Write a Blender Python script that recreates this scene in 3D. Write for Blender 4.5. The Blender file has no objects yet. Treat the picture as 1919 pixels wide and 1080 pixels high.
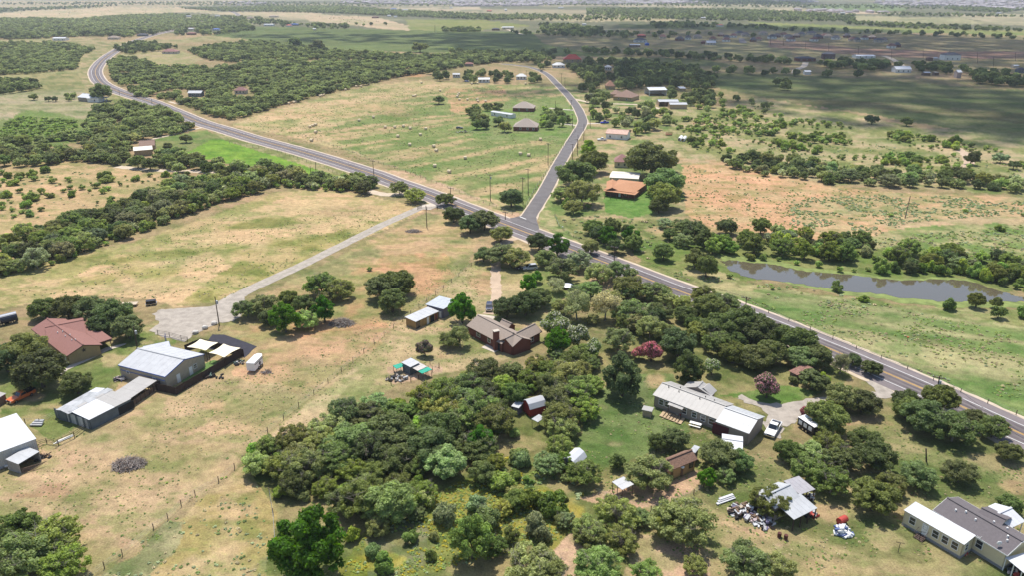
import bpy, bmesh, math, random
import numpy as np
from mathutils import Vector, Matrix
D = bpy.data
scene = bpy.context.scene
# ---------------------------------------------------------------- camera, sky, sun, exposure
PW, PH = 1919.0, 1080.0
FPX, CAMH, TILT = 1400.0, 85.0, math.radians(22.2)
cam_d = D.cameras.new("camera"); cam = D.objects.new("camera", cam_d); scene.collection.objects.link(cam)
cam.location = (0, 0, CAMH); cam.rotation_euler = (math.radians(90) - TILT, 0, 0)
cam_d.sensor_width = 36; cam_d.lens = 36 * FPX / PW; cam_d.clip_start = 1; cam_d.clip_end = 40000
scene.camera = cam
SUN_EL, SUN_AZ = math.radians(66), math.radians(-14)      # azimuth from +Y towards +X
world = D.worlds.new("World"); scene.world = world; world.use_nodes = True
wn = world.node_tree; sky = wn.nodes.new("ShaderNodeTexSky"); sky.sky_type = 'NISHITA'; sky.sun_disc = False
sky.sun_elevation = SUN_EL; sky.sun_rotation = SUN_AZ; sky.air_density = 1.0; sky.dust_density = 1.5; sky.altitude = 200
bg = wn.nodes["Background"]; bg.inputs[1].default_value = 0.15
wn.links.new(sky.outputs[0], bg.inputs[0])
sun_d = D.lights.new("sun", 'SUN'); sun_d.energy = 4.8; sun_d.angle = math.radians(0.6); sun_d.color = (1, .95, .865)
sun = D.objects.new("sun", sun_d); scene.collection.objects.link(sun); sun.location = (0, 0, 400)
SUN = Vector((math.sin(SUN_AZ) * math.cos(SUN_EL), math.cos(SUN_AZ) * math.cos(SUN_EL), math.sin(SUN_EL)))
sun.rotation_euler = SUN.to_track_quat('Z', 'Y').to_euler()
vs = scene.view_settings; vs.view_transform = 'Standard'; vs.look = 'None'; vs.gamma = 1; vs.exposure = 0.2; vs.use_curve_mapping = False
scene.cycles.volume_bounces = 0; scene.cycles.max_bounces = 6; scene.cycles.diffuse_bounces = 3; scene.cycles.transparent_max_bounces = 4
scene.cycles.use_denoising = True

# ---------------------------------------------------------------- helpers
CT, ST = math.cos(TILT), math.sin(TILT)
def P(x, y, h=0.0):
    """photo pixel -> point of the plane z = h"""
    u, v = (x - PW / 2) / FPX, (y - PH / 2) / FPX
    t = (CAMH - h) / (ST + v * CT)
    return Vector((u * t, (CT - v * ST) * t, h))
def pxm(y): return FPX * (ST + (y - PH / 2) / FPX * CT) / CAMH      # photo pixels per metre at ground row y
def to_px(X, Y, Z=0.0):
    d = Y * CT - (Z - CAMH) * ST; up = Y * ST + (Z - CAMH) * CT
    return PW / 2 + FPX * X / d, PH / 2 - FPX * up / d
rnd = random.Random(7)
def link(o): scene.collection.objects.link(o); return o
def setp(o, label=None, cat=None, group=None, kind=None):
    if label: o['label'] = label
    if cat: o['category'] = cat
    if group: o['group'] = group
    if kind: o['kind'] = kind
    return o
def thing(name, loc, label, cat, group=None, rz=0.0):
    o = link(D.objects.new(name, None)); o.location = loc; o.rotation_euler = (0, 0, rz); o.empty_display_size = .5
    return setp(o, label, cat, group)
class MB:
    """collects simple solids; build() links them as ONE mesh object"""
    def __init__(s): s.v = []; s.f = []
    def add(s, vs_, fs):
        n = len(s.v); s.v += [tuple(v) for v in vs_]; s.f += [tuple(i + n for i in f) for f in fs]; return s
    def box(s, c, d, rz=0.0, tilt=None):
        m = Matrix.Rotation(rz, 3, 'Z')
        if tilt: m = m @ Matrix.Rotation(tilt[1], 3, tilt[0])
        vs_ = [Vector(c) + m @ Vector((x * d[0] / 2, y * d[1] / 2, z * d[2] / 2)) for x in (-1, 1) for y in (-1, 1) for z in (-1, 1)]
        return s.add(vs_, [(0, 1, 3, 2), (4, 6, 7, 5), (0, 4, 5, 1), (2, 3, 7, 6), (0, 2, 6, 4), (1, 5, 7, 3)])
    def tube(s, a, b, r0, r1=None, n=6, cap=True):
        a, b = Vector(a), Vector(b); r1 = r0 if r1 is None else r1
        q = (b - a).to_track_quat('Z', 'Y').to_matrix()
        vs_ = [a + q @ Vector((r0 * math.cos(t), r0 * math.sin(t), 0)) for t in [2 * math.pi * i / n for i in range(n)]]
        vs_ += [b + q @ Vector((r1 * math.cos(t), r1 * math.sin(t), 0)) for t in [2 * math.pi * i / n for i in range(n)]]
        fs = [(i, (i + 1) % n, n + (i + 1) % n, n + i) for i in range(n)]
        if cap: fs += [tuple(range(n - 1, -1, -1)), tuple(range(n, 2 * n))]
        return s.add(vs_, fs)
    def slab(s, pts, t):
        """polygon (list of 3D points, counter-clockwise seen from its top) with thickness t downwards"""
        n = len(pts); pts = [Vector(p) for p in pts]; lo = [p - Vector((0, 0, t)) for p in pts]
        return s.add(pts + lo, [tuple(range(n)), tuple(range(2 * n - 1, n - 1, -1))] + [(i, n + i, n + (i + 1) % n, (i + 1) % n) for i in range(n)])
    def prism(s, prof, a, b, rz, org):
        """profile [(x, z)] extruded along local y from a to b, turned rz about org"""
        n = len(prof); m = Matrix.Rotation(rz, 3, 'Z'); org = Vector(org)
        vs_ = [org + m @ Vector((x, a, z)) for x, z in prof] + [org + m @ Vector((x, b, z)) for x, z in prof]
        return s.add(vs_, [tuple(range(n)), tuple(range(2 * n - 1, n - 1, -1))] + [(i, n + i, n + (i + 1) % n, (i + 1) % n) for i in range(n)])
    def ball(s, c, r, sc=(1, 1, 1), sub=1, jit=0.0, rg=None):
        bm = bmesh.new(); bmesh.ops.create_icosphere(bm, subdivisions=sub, radius=1)
        vs_ = []
        for v in bm.verts:
            k = r * (1 + (rg.uniform(-jit, jit) if rg else 0)); vs_.append((c[0] + v.co.x * k * sc[0], c[1] + v.co.y * k * sc[1], c[2] + v.co.z * k * sc[2]))
        fs = [tuple(v.index for v in f.verts) for f in bm.faces]; bm.free(); return s.add(vs_, fs)
    def mesh(s, name, mat, org=(0, 0, 0)):
        me = D.meshes.new(name); o = Vector(org)
        me.from_pydata([Vector(v) - o for v in s.v], [], s.f); me.update()
        if mat: me.materials.append(mat)
        bm = bmesh.new(); bm.from_mesh(me); bmesh.ops.recalc_face_normals(bm, faces=bm.faces); bm.to_mesh(me); bm.free()
        return me
    def build(s, name, mat, parent=None, bevel=0.0):
        org = s_org = parent.matrix_org if hasattr(parent, 'matrix_org') else (world_loc(parent) if parent else Vector((0, 0, 0)))
        o = link(D.objects.new(name, s.mesh(name, mat, org)))
        if parent: o.parent = parent
        if bevel:
            b = o.modifiers.new("bevel", 'BEVEL'); b.width = bevel; b.segments = 2; b.limit_method = 'ANGLE'
        return o
def world_loc(o):
    v = Vector((0, 0, 0))
    while o is not None: v += o.location; o = o.parent
    return v
def inst(name, me, parent, loc=(0, 0, 0), sc=(1, 1, 1), rz=0.0, col=None, rot=None):
    o = link(D.objects.new(name, me)); o.parent = parent; o.location = loc; o.scale = sc
    o.rotation_euler = rot if rot else (0, 0, rz)
    if col: o.color = (*col, 1)
    return o

# ---------------------------------------------------------------- materials
MATS = {}
def nd(t, kind, **kw):
    n = t.nodes.new(kind)
    for k, v in kw.items(): setattr(n, k, v)
    return n
def mat(name, col, rough=.8, var=.18, scale=1.5, metal=0.0, bump=0.0, col2=None, stretch=None, spec=.3, ribs=None, fine=None):
    """procedural: two tones mixed by object-space noise (+ fine grain), optional relief"""
    if name in MATS: return MATS[name]
    m = D.materials.new(name); m.use_nodes = True; t = m.node_tree; b = t.nodes["Principled BSDF"]
    b.inputs["Roughness"].default_value = rough; b.inputs["Metallic"].default_value = metal; b.inputs["Specular IOR Level"].default_value = spec
    tc = nd(t, "ShaderNodeTexCoord"); mp = nd(t, "ShaderNodeMapping"); t.links.new(tc.outputs["Object"], mp.inputs[0])
    if stretch: mp.inputs["Scale"].default_value = stretch
    n1 = nd(t, "ShaderNodeTexNoise"); n1.inputs["Scale"].default_value = scale; n1.inputs["Detail"].default_value = 6; n1.inputs["Roughness"].default_value = .65
    t.links.new(mp.outputs[0], n1.inputs[0])
    rp = nd(t, "ShaderNodeMapRange"); rp.inputs[1].default_value = .33; rp.inputs[2].default_value = .67; t.links.new(n1.outputs[0], rp.inputs[0])
    mx = nd(t, "ShaderNodeMix", data_type='RGBA'); t.links.new(rp.outputs[0], mx.inputs[0])
    c2 = col2 or tuple(min(1, c * (1 + var)) for c in col); c1 = col if col2 else tuple(c * (1 - var) for c in col)
    mx.inputs[6].default_value = (*c1, 1); mx.inputs[7].default_value = (*c2, 1)
    t.links.new(mx.outputs[2], b.inputs["Base Color"])
    if bump:
        n2 = nd(t, "ShaderNodeTexNoise"); n2.inputs["Scale"].default_value = fine or scale * 6; n2.inputs["Detail"].default_value = 3
        t.links.new(mp.outputs[0], n2.inputs[0]); bp = nd(t, "ShaderNodeBump"); bp.inputs["Strength"].default_value = bump; bp.inputs["Distance"].default_value = .1
        t.links.new(n2.outputs[0], bp.inputs["Height"]); t.links.new(bp.outputs[0], b.inputs["Normal"])
    MATS[name] = m; return m
def foliage_mat(name, transl=.5, dark=.55, fixed=None, oc=1.0):
    m = D.materials.new(name); m.use_nodes = True; t = m.node_tree; b = t.nodes["Principled BSDF"]; out = t.nodes["Material Output"]
    oi = nd(t, "ShaderNodeObjectInfo"); at = nd(t, "ShaderNodeAttribute", attribute_name="tint")
    mr = nd(t, "ShaderNodeMapRange"); mr.inputs[3].default_value = dark; mr.inputs[4].default_value = 1.75; t.links.new(at.outputs["Fac"], mr.inputs[0])
    rr = nd(t, "ShaderNodeMapRange"); rr.inputs[3].default_value = .72; rr.inputs[4].default_value = 1.3; t.links.new(oi.outputs["Random"], rr.inputs[0])
    mu = nd(t, "ShaderNodeMath", operation='MULTIPLY'); t.links.new(mr.outputs[0], mu.inputs[0]); t.links.new(rr.outputs[0], mu.inputs[1])
    vm = nd(t, "ShaderNodeVectorMath", operation='SCALE'); (vm.inputs[0].__setattr__("default_value", fixed) if fixed else t.links.new(oi.outputs["Color"], vm.inputs[0])); t.links.new(mu.outputs[0], vm.inputs["Scale"])
    fl = nd(t, "ShaderNodeAttribute", attribute_name="bloom")
    mx = nd(t, "ShaderNodeMix", data_type='RGBA'); t.links.new(fl.outputs["Fac"], mx.inputs[0]); t.links.new(vm.outputs[0], mx.inputs[6]); t.links.new(fl.outputs["Color"], mx.inputs[7])
    t.links.new(mx.outputs[2], b.inputs["Base Color"]); b.inputs["Roughness"].default_value = .55; b.inputs["Specular IOR Level"].default_value = .25
    tr = nd(t, "ShaderNodeBsdfTranslucent"); hs = nd(t, "ShaderNodeHueSaturation"); hs.inputs["Saturation"].default_value = 1.15; hs.inputs["Value"].default_value = 1.3; hs.inputs["Hue"].default_value = .49
    t.links.new(mx.outputs[2], hs.inputs["Color"]); t.links.new(hs.outputs[0], tr.inputs[0])
    ms = nd(t, "ShaderNodeMixShader"); ms.inputs[0].default_value = transl; t.links.new(b.outputs[0], ms.inputs[1]); t.links.new(tr.outputs[0], ms.inputs[2]); t.links.new(ms.outputs[0], out.inputs[0])
    return m
LEAF = foliage_mat("leaves")
BARK = mat("bark", (.10, .085, .065), .95, .3, 3)
WOODP = mat("pole wood", (.085, .06, .045), .9, .3, 2, stretch=(4, 4, .5))
WHITE_METAL = mat("white sheet metal", (.57, .58, .60), .45, .06, .6)
GREY_METAL = mat("grey sheet metal", (.42, .43, .44), .45, .10, .5)
LTGREY_METAL = mat("pale galvanised roof", (.46, .465, .475), .4, .08, .5)
GALV = mat("weathered galvanised roof", (.36, .37, .38), .55, .22, .8, stretch=(1, .5, 1))
TAN_ROOF = mat("grey beige metal roof", (.36, .345, .325), .5, .07, .6)
CONC = mat("concrete", (.50, .44, .37), .9, .10, .7)
GRAVEL = mat("gravel", (.34, .30, .255), .95, .22, .5, bump=.3, fine=6)
CALICHE = mat("caliche", (.50, .41, .31), .95, .12, .3, bump=.3, fine=5)
DIRTM = mat("bare dirt track", (.44, .33, .235), .95, .14, .3, bump=.3, fine=5)
RED_SHINGLE = mat("red brown shingles", (.25, .125, .105), .9, .09, 2.2, bump=.2, fine=12)
BROWN_SHINGLE = mat("taupe shingles", (.29, .235, .195), .9, .10, 2.2, bump=.2, fine=12)
GREY_SHINGLE = mat("grey shingles", (.135, .12, .125), .9, .10, 2.5, bump=.2, fine=12)
RUST_SHINGLE = mat("terracotta shingles", (.43, .22, .12), .9, .10, 1.6)
PINK_SHINGLE = mat("pink brown shingles", (.28, .15, .135), .9, .10, 1.6)
CEDAR_SHAKE = mat("brown cedar shakes", (.20, .12, .085), .95, .35, 2.2, stretch=(2, 2, 1))
RED_METAL = mat("red metal roof", (.50, .055, .035), .5, .10, .6)
WALL_TAN = mat("tan board siding", (.37, .28, .155), .85, .06, 1)
WALL_CREAM = mat("cream siding", (.60, .53, .36), .7, .04, 1)
WALL_GREY = mat("greige siding", (.30, .25, .205), .8, .05, 1)
WALL_WHITE = mat("white siding", (.70, .69, .65), .7, .06, 1)
WALL_YEL = mat("ochre plywood", (.34, .215, .085), .85, .12, 1)
BRICK = mat("red brick", (.17, .062, .042), .9, .16, 5)
STEELBLUE = mat("blue grey corrugated", (.10, .125, .145), .6, .2, 1)
WALL_PURP = mat("dull violet grey wall", (.17, .16, .20), .8, .12, 1)
DKWOOD = mat("dark stained boards", (.052, .036, .030), .85, .25, 2, stretch=(6, 6, .4))
BRNWOOD = mat("weathered boards", (.17, .115, .08), .9, .25, 2)
GLASS = mat("dark glass", (.02, .026, .035), .08, .1, 1, spec=.8)
TRIMW = mat("white trim", (.75, .75, .72), .6, .03, 1)
BLUETRIM = mat("blue trim", (.02, .10, .42), .5, .05, 1)
DARKM = mat("dark rubber", (.015, .015, .017), .8, .2, 2)
WPAINT = mat("white vehicle paint", (.78, .78, .78), .3, .02, 1, spec=.5)
CHROME = mat("bright metal", (.6, .6, .62), .25, .05, 1, metal=.9)
SHADE_CLOTH = mat("cream sail cloth", (.80, .71, .53), .8, .04, .8)
# ---------------------------------------------------------------- noise
def _h(ix, iy, s):
    n = (ix.astype(np.int64) * 374761393 + iy.astype(np.int64) * 668265263 + s * 1442695041) & 0x7fffffff
    n = ((n ^ (n >> 13)) * 1274126177) & 0x7fffffff
    return ((n ^ (n >> 16)) & 0xffff) / 65535.0
def vn(x, y, s=0):
    ix, iy = np.floor(x), np.floor(y); fx, fy = x - ix, y - iy; fx = fx * fx * (3 - 2 * fx); fy = fy * fy * (3 - 2 * fy)
    a, b, c, d = _h(ix, iy, s), _h(ix + 1, iy, s), _h(ix, iy + 1, s), _h(ix + 1, iy + 1, s)
    return (a * (1 - fx) + b * fx) * (1 - fy) + (c * (1 - fx) + d * fx) * fy
def fbm(x, y, s=0, o=4):
    t, a, w = 0, .5, 0
    for i in range(o): t = t + a * vn(x * 2 ** i, y * 2 ** i, s + i * 17); w += a; a *= .55
    return t / w
def inpoly(x, y, poly):
    r = np.zeros(x.shape, bool); n = len(poly); j = n - 1
    for i in range(n):
        xi, yi = poly[i]; xj, yj = poly[j]
        if yi != yj: r ^= ((yi > y) != (yj > y)) & (x < (xj - xi) * (y - yi) / (yj - yi) + xi)
        j = i
    return r
def sstep(a, b, x): t = np.clip((x - a) / (b - a), 0, 1); return t * t * (3 - 2 * t)
# ---------------------------------------------------------------- ground: one sheet out to the horizon, field colours carried by its vertices
rows = [-30.2, -29.5, -28.5, -27, -25, -22, -19, -16, -13, -10, -7, -4] + list(np.arange(-2, 130, 1.5)) + list(np.arange(130, 1110, 2.5)) + [1150, 1250, 1400, 1600]
cols = [-16000, -8000, -4500, -3000, -2000, -1400, -1000, -700, -500, -350, -250, -170, -100, -60] + list(np.arange(-30, 1951, 2.6)) + [1980, 2020, 2090, 2170, 2270, 2420, 2620, 2920, 3320, 3920, 4920, 6420, 9920, 17920]
PX, PY = np.meshgrid(np.array(cols), np.array(rows))
_u, _v = (PX - PW / 2) / FPX, (PY - PH / 2) / FPX; _t = CAMH / (ST + _v * CT)
WX, WY = _u * _t, (CT - _v * ST) * _t
# rows behind the camera
for yy in (20, -60, -400, -3000):
    WX = np.vstack([WX, WX[-1:] * (1 if yy > 0 else 1.5)]); WY = np.vstack([WY, np.full((1, WY.shape[1]), float(yy))])
    PX = np.vstack([PX, PX[-1:]]); PY = np.vstack([PY, PY[-1:] + 200])
DRY, STRAW, GRASS, OLIVE = (.41, .305, .175), (.52, .40, .25), (.155, .185, .06), (.25, .235, .10)
LIME, PINK, ORANGE, DKG = (.21, .36, .035), (.50, .345, .215), (.49, .285, .145), (.085, .125, .045)
LAWN, SAGE, YELW, FAR = (.13, .22, .05), (.30, .345, .17), (.44, .37, .02), (.30, .30, .17)
SHRUBG, MUD = (.19, .22, .075), (.26, .19, .12)
CA = np.empty(PX.shape + (3,)); CA[:] = 0
def mixn(a, b, t): return np.array(a) * (1 - t[..., None]) + np.array(b) * t[..., None]
base_t = sstep(.35, .65, fbm(WX / 60, WY / 60, 3))
near_t = sstep(.36, .62, fbm(WX / 9, WY / 9, 5, 5))
CA[:] = mixn(OLIVE, DRY, base_t * .5 + near_t * .5)
wob_x = (fbm(WX / 6, WY / 6, 11) - .5); wob_y = (fbm(WX / 6, WY / 6, 29) - .5)
PXM = FPX / _t; PXM = np.vstack([PXM] + [PXM[-1:]] * 4)
def paint(poly, a, b, bias=.5, scale=10, warp=2.0, streak=None, op=1.0, soft=.14, aniso=None):
    xs = [p[0] for p in poly]; ys = [p[1] for p in poly]
    sel = (PX > min(xs) - 40) & (PX < max(xs) + 40) & (PY > min(ys) - 25) & (PY < max(ys) + 25)
    if not sel.any(): return
    x, y, X, Y, pm = PX[sel], PY[sel], WX[sel], WY[sel], PXM[sel]
    m = inpoly(x + wob_x[sel] * warp * 2 * pm, y + wob_y[sel] * warp * pm, poly)
    if aniso:
        c, s = math.cos(aniso[0]), math.sin(aniso[0]); q = X * c + Y * s; r = -X * s + Y * c
        n = fbm(q / (scale * aniso[1]), r / scale, 41, 5)
    else: n = fbm(X / scale, Y / scale, 41, 5)
    if streak:
        c, s = math.cos(streak[0]), math.sin(streak[0]); r = -X * s + Y * c; q = X * c + Y * s
        n = n + streak[2] * 1.3 * (vn(q / 60, r / streak[1], 7) - .5) + streak[2] * .5 * np.sin(r / streak[1] * 2 + 2 * vn(q / 30, r / 30, 9)) * .4
    t = sstep(bias - soft, bias + soft, n)
    c = mixn(b, a, t)
    w = m.astype(float)[:, None] * op
    CA[sel] = CA[sel] * (1 - w) + c * w
def blob(cx, cy, rx, ry, c, op=.8, rough=.5, ang=0.0):
    sel = (np.abs(PX - cx) < (rx + ry) * 1.7) & (np.abs(PY - cy) < (rx + ry) * 1.7)
    x, y = PX[sel] - cx, PY[sel] - cy; ca, sa = math.cos(ang), math.sin(ang)
    d = np.sqrt(((x * ca + y * sa) / rx) ** 2 + ((-x * sa + y * ca) / ry) ** 2) + (fbm(WX[sel] / 4, WY[sel] / 4, 77, 4) - .5) * 2 * rough
    w = (1 - sstep(.55, 1.1, d))[:, None] * op
    CA[sel] = CA[sel] * (1 - w * .72) + np.array(c) * w * .72
HAYDIR = math.atan2(P(850, 300).y - P(560, 250).y, P(850, 300).x - P(560, 250).x)
# far plain
paint([(-200, -40), (2200, -40), (2200, 62), (-200, 62)], (.20, .22, .13), (.33, .31, .19), .48, 260, 4, soft=.08, aniso=(0, 3))
paint([(-200, 0), (480, 0), (470, 8), (300, 12), (-200, 16)], (.42, .36, .22), (.30, .29, .15), .4, 80, 5)
paint([(-200, 24), (0, 24), (60, 18), (210, 13), (335, 13), (420, 22), (330, 23), (200, 30), (130, 34), (-200, 30)], (.50, .42, .26), (.40, .38, .20), .4, 60, 5)
paint([(350, 22), (430, 22), (560, 20), (640, 30), (700, 42), (640, 45), (560, 33), (440, 28)], (.47, .40, .25), (.36, .34, .2), .4, 60, 5)
paint([(570, 27), (700, 30), (760, 46), (830, 58), (740, 56), (640, 44), (575, 38)], (.49, .40, .26), (.40, .36, .2), .4, 60, 5)
paint([(640, 14), (900, 12), (905, 24), (760, 24), (640, 20)], (.46, .40, .27), (.25, .27, .15), .45, 80, 5)
paint([(760, 36), (900, 36), (1000, 48), (880, 58), (770, 58)], (.25, .31, .07), (.30, .33, .11), .5, 40, 5)
paint([(900, 28), (1100, 26), (1270, 34), (1270, 40), (1000, 40)], (.40, .36, .21), (.22, .24, .12), .45, 70, 5)
paint([(1160, 4), (1480, 8), (1530, 22), (1480, 24), (1330, 14), (1160, 12)], (.42, .38, .25), (.28, .29, .16), .45, 80, 5)
paint([(1510, 10), (1660, 6), (1700, 16), (1690, 20), (1530, 17)], (.20, .30, .10), (.22, .31, .12), .5, 60, 5)
paint([(1440, 17), (1590, 20), (1700, 24), (1690, 26), (1440, 24)], (.52, .44, .31), (.40, .35, .2), .45, 60, 5)
paint([(1590, 28), (1680, 30), (1740, 40), (1600, 40)], (.40, .38, .22), (.36, .36, .2), .45, 60, 5)
paint([(1670, 32), (1800, 32), (1850, 44), (1700, 44)], (.38, .38, .21), (.34, .36, .19), .45, 60, 5)
paint([(1770, 26), (2100, 24), (2100, 52), (1880, 46)], (.42, .39, .25), (.33, .32, .2), .45, 60, 5)
paint([(1400, 40), (1700, 52), (2100, 60), (2100, 72), (1700, 60), (1440, 48)], (.27, .34, .09), (.33, .36, .13), .5, 60, 4)
paint([(1160, 44), (1440, 46), (1700, 56), (1700, 60), (1440, 56), (1160, 52)], (.13, .18, .055), (.15, .20, .07), .5, 40, 5)
paint([(1160, 52), (1440, 58), (2100, 72), (2100, 100), (1700, 90), (1440, 76), (1160, 70)], (.22, .20, .10), (.24, .22, .12), .5, 50, 5)
# middle distance
paint([(-300, 80), (160, 70), (200, 120), (160, 200), (-300, 200)], (.31, .31, .13), (.40, .34, .18), .45, 25)
paint([(95, 76), (150, 68), (190, 76), (250, 78), (240, 88), (195, 100), (170, 120), (165, 150), (200, 180), (170, 195), (90, 200), (0, 205), (0, 178), (90, 165), (150, 160), (150, 110), (180, 95)], (.40, .33, .18), (.27, .29, .11), .5, 14)
paint([(60, 140), (145, 135), (160, 165), (60, 175)], (.34, .31, .14), (.25, .28, .10), .5, 14)
paint([(-200, 176), (150, 168), (200, 195), (175, 215), (160, 240), (100, 230), (-200, 215)], (.38, .34, .21), (.30, .32, .15), .5, 12, aniso=(0, 3))
paint([(-200, 232), (20, 222), (50, 205), (110, 212), (165, 225), (160, 262), (60, 280), (-200, 290)], (.19, .30, .065), (.24, .31, .10), .5, 7)
paint([(225, 100), (330, 92), (390, 110), (350, 120), (300, 122), (230, 110)], (.33, .32, .14), (.40, .34, .19), .5, 14)
paint([(260, 74), (340, 72), (420, 62), (520, 60), (470, 72), (380, 76), (330, 82), (270, 86)], (.36, .31, .16), (.30, .31, .13), .5, 14)
paint([(395, 66), (450, 50), (560, 50), (760, 56), (1010, 60), (1160, 62), (1230, 90), (1120, 105), (980, 104), (860, 98), (600, 95), (540, 88), (470, 74)], (.18, .255, .075), (.14, .20, .06), .5, 30, aniso=(.1, 4), streak=(.25, 10, .3))
paint([(1000, 62), (1180, 66), (1440, 78), (1500, 112), (1300, 104), (1100, 98), (1020, 82)], (.20, .20, .09), (.27, .24, .13), .5, 20)
paint([(1340, 78), (1480, 84), (1488, 112), (1380, 108), (1260, 100)], (.33, .30, .15), (.26, .26, .12), .5, 16)
paint([(1130, 106), (1320, 110), (1380, 124), (1280, 126), (1140, 120)], (.15, .20, .07), (.2, .23, .09), .5, 16)
paint([(1440, 74), (1500, 76), (1600, 90), (1780, 96), (2100, 96), (2100, 112), (1780, 108), (1620, 104), (1440, 88)], (.33, .20, .15), (.28, .20, .14), .5, 18)
paint([(1488, 88), (1620, 106), (1780, 110), (1900, 135), (1700, 128), (1500, 112)], (.25, .24, .12), (.30, .27, .14), .5, 16)
paint([(1640, 112), (1720, 112), (1760, 140), (1660, 145)], (.31, .26, .14), (.28, .25, .14), .5, 12)
paint([(1180, 118), (1440, 128), (1800, 150), (1800, 165), (1440, 140), (1180, 132)], (.22, .2, .1), (.28, .24, .13), .5, 16)
# dark meadow right
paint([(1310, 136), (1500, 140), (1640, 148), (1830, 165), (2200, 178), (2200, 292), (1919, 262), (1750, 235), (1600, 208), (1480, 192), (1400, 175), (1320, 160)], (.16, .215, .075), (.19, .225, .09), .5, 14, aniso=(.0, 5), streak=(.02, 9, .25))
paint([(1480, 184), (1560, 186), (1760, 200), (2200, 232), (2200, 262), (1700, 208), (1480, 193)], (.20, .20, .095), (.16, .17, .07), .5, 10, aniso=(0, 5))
# big hay field
HF = [(430, 236), (480, 215), (560, 195), (640, 172), (700, 158), (790, 150), (900, 158), (1000, 157), (1045, 160), (1062, 180), (1080, 205), (1086, 230), (1078, 255), (1050, 290), (1020, 335), (995, 385), (975, 400), (930, 385), (850, 352), (760, 318), (640, 280), (540, 255)]
paint(HF, (.50, .39, .21), (.30, .34, .12), .44, 22, 1.5, streak=(.75, 7, .45), soft=.2)
paint([(600, 250), (700, 205), (860, 178), (1045, 160), (1086, 230), (1050, 290), (990, 395), (850, 352), (700, 300)], (.21, .31, .085), (.43, .34, .175), .40, 18, 4, streak=(.75, 5, .6), soft=.16, op=.85)
paint([(830, 165), (940, 160), (960, 195), (930, 215), (850, 210)], (.50, .31, .17), (.25, .31, .1), .48, 12, 3, streak=(.7, 6, .5), op=.8)
blob(770, 140, 25, 5, (.50, .27, .12), .9)
for cx, cy, rx, ry in ((700, 200, 70, 9), (560, 215, 60, 8), (640, 215, 40, 5), (740, 205, 40, 6), (520, 240, 50, 7)): blob(cx, cy, rx, ry, (.53, .36, .20), .6, .8)
blob(740, 222, 32, 9, (.17, .26, .05), .8, .6); blob(788, 205, 18, 10, (.2, .31, .07), .8, .6); blob(750, 212, 34, 8, (.30, .24, .12), .6, .7)
blob(830, 330, 20, 7, PINK, .7, .8); blob(760, 296, 24, 6, PINK, .7, .8); blob(870, 235, 30, 4, (.46, .33, .19), .6, .9, -.3)
# yards of the two houses in the hay field, the verge of the county road
paint([(905, 205), (960, 190), (1075, 195), (1088, 228), (1072, 262), (1030, 262), (960, 262), (890, 258), (880, 240)], (.20, .33, .075), (.26, .33, .12), .5, 8, 2)
paint([(1058, 285), (1072, 262), (1090, 232), (1084, 252), (1060, 290), (1030, 350), (1005, 392), (985, 400), (1000, 360)], (.19, .32, .07), (.33, .33, .14), .5, 5, .5)
# strip right of county road
paint([(1045, 160), (1120, 165), (1300, 190), (1300, 300), (1290, 400), (1200, 440), (1100, 470), (1020, 430), (1010, 400), (1060, 320), (1100, 260), (1100, 225)], (.22, .31, .09), (.42, .34, .19), .52, 9, 2)
paint([(1120, 300), (1170, 275), (1260, 262), (1300, 300), (1260, 300), (1200, 300)], (.42, .36, .2), (.3, .31, .13), .5, 8)
paint([(1130, 362), (1210, 335), (1245, 340), (1232, 380), (1225, 400), (1180, 408), (1135, 398)], (.16, .33, .055), (.19, .36, .07), .5, 8, .8)
paint([(1010, 400), (1030, 350), (1060, 310), (1062, 330), (1035, 380), (1045, 430), (1010, 428)], (.24, .35, .10), (.42, .38, .19), .55, 6, .8)
paint([(1035, 400), (1100, 410), (1250, 410), (1300, 440), (1280, 470), (1200, 470), (1100, 470)], (.33, .31, .13), (.23, .27, .09), .5, 5)
blob(1225, 430, 22, 7, PINK, .7)
# scrub pasture, orange plough field, green bottoms
paint([(1240, 215), (1420, 185), (1560, 205), (1700, 235), (2200, 290), (2200, 372), (1919, 366), (1700, 350), (1560, 345), (1430, 325), (1290, 300)], (.42, .36, .20), (.27, .31, .10), .47, 14, 3)
blob(1310, 232, 40, 8, (.50, .37, .22), .7); blob(1780, 280, 16, 30, (.52, .40, .24), .8, .5, .5); blob(1850, 250, 120, 9, (.36, .38, .17), .7, .4, .2); blob(1540, 226, 80, 8, (.40, .38, .2), .7, .4, .15)
paint([(1278, 300), (1330, 302), (1440, 325), (1560, 350), (1700, 362), (2200, 380), (2200, 470), (1640, 450), (1560, 455), (1440, 440), (1330, 430), (1285, 400)], (.59, .36, .195), (.55, .40, .215), .38, 10, 2, soft=.2)
paint([(1480, 375), (1620, 360), (2200, 375), (2200, 410), (1700, 420), (1640, 440), (1560, 445), (1500, 430)], (.50, .36, .19), (.36, .36, .17), .5, 6, 3, op=.7)
paint([(1240, 292), (1330, 298), (1440, 318), (1440, 326), (1330, 306), (1270, 306)], (.50, .34, .19), (.5, .38, .23), .5, 8)
paint([(1640, 415), (1800, 405), (2200, 398), (2200, 416), (1900, 422), (1700, 440)], (.50, .39, .22), (.44, .36, .2), .5, 9)
paint([(1600, 450), (1700, 425), (1919, 418), (2200, 420), (2200, 500), (1800, 480), (1640, 470)], (.23, .35, .09), (.40, .38, .18), .48, 8, 2)
paint([(1180, 450), (1290, 450), (1440, 455), (1640, 465), (2200, 490), (2200, 560), (1800, 545), (1500, 520), (1360, 530), (1200, 500)], (.18, .28, .055), (.27, .31, .10), .5, 6, 2)
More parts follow.
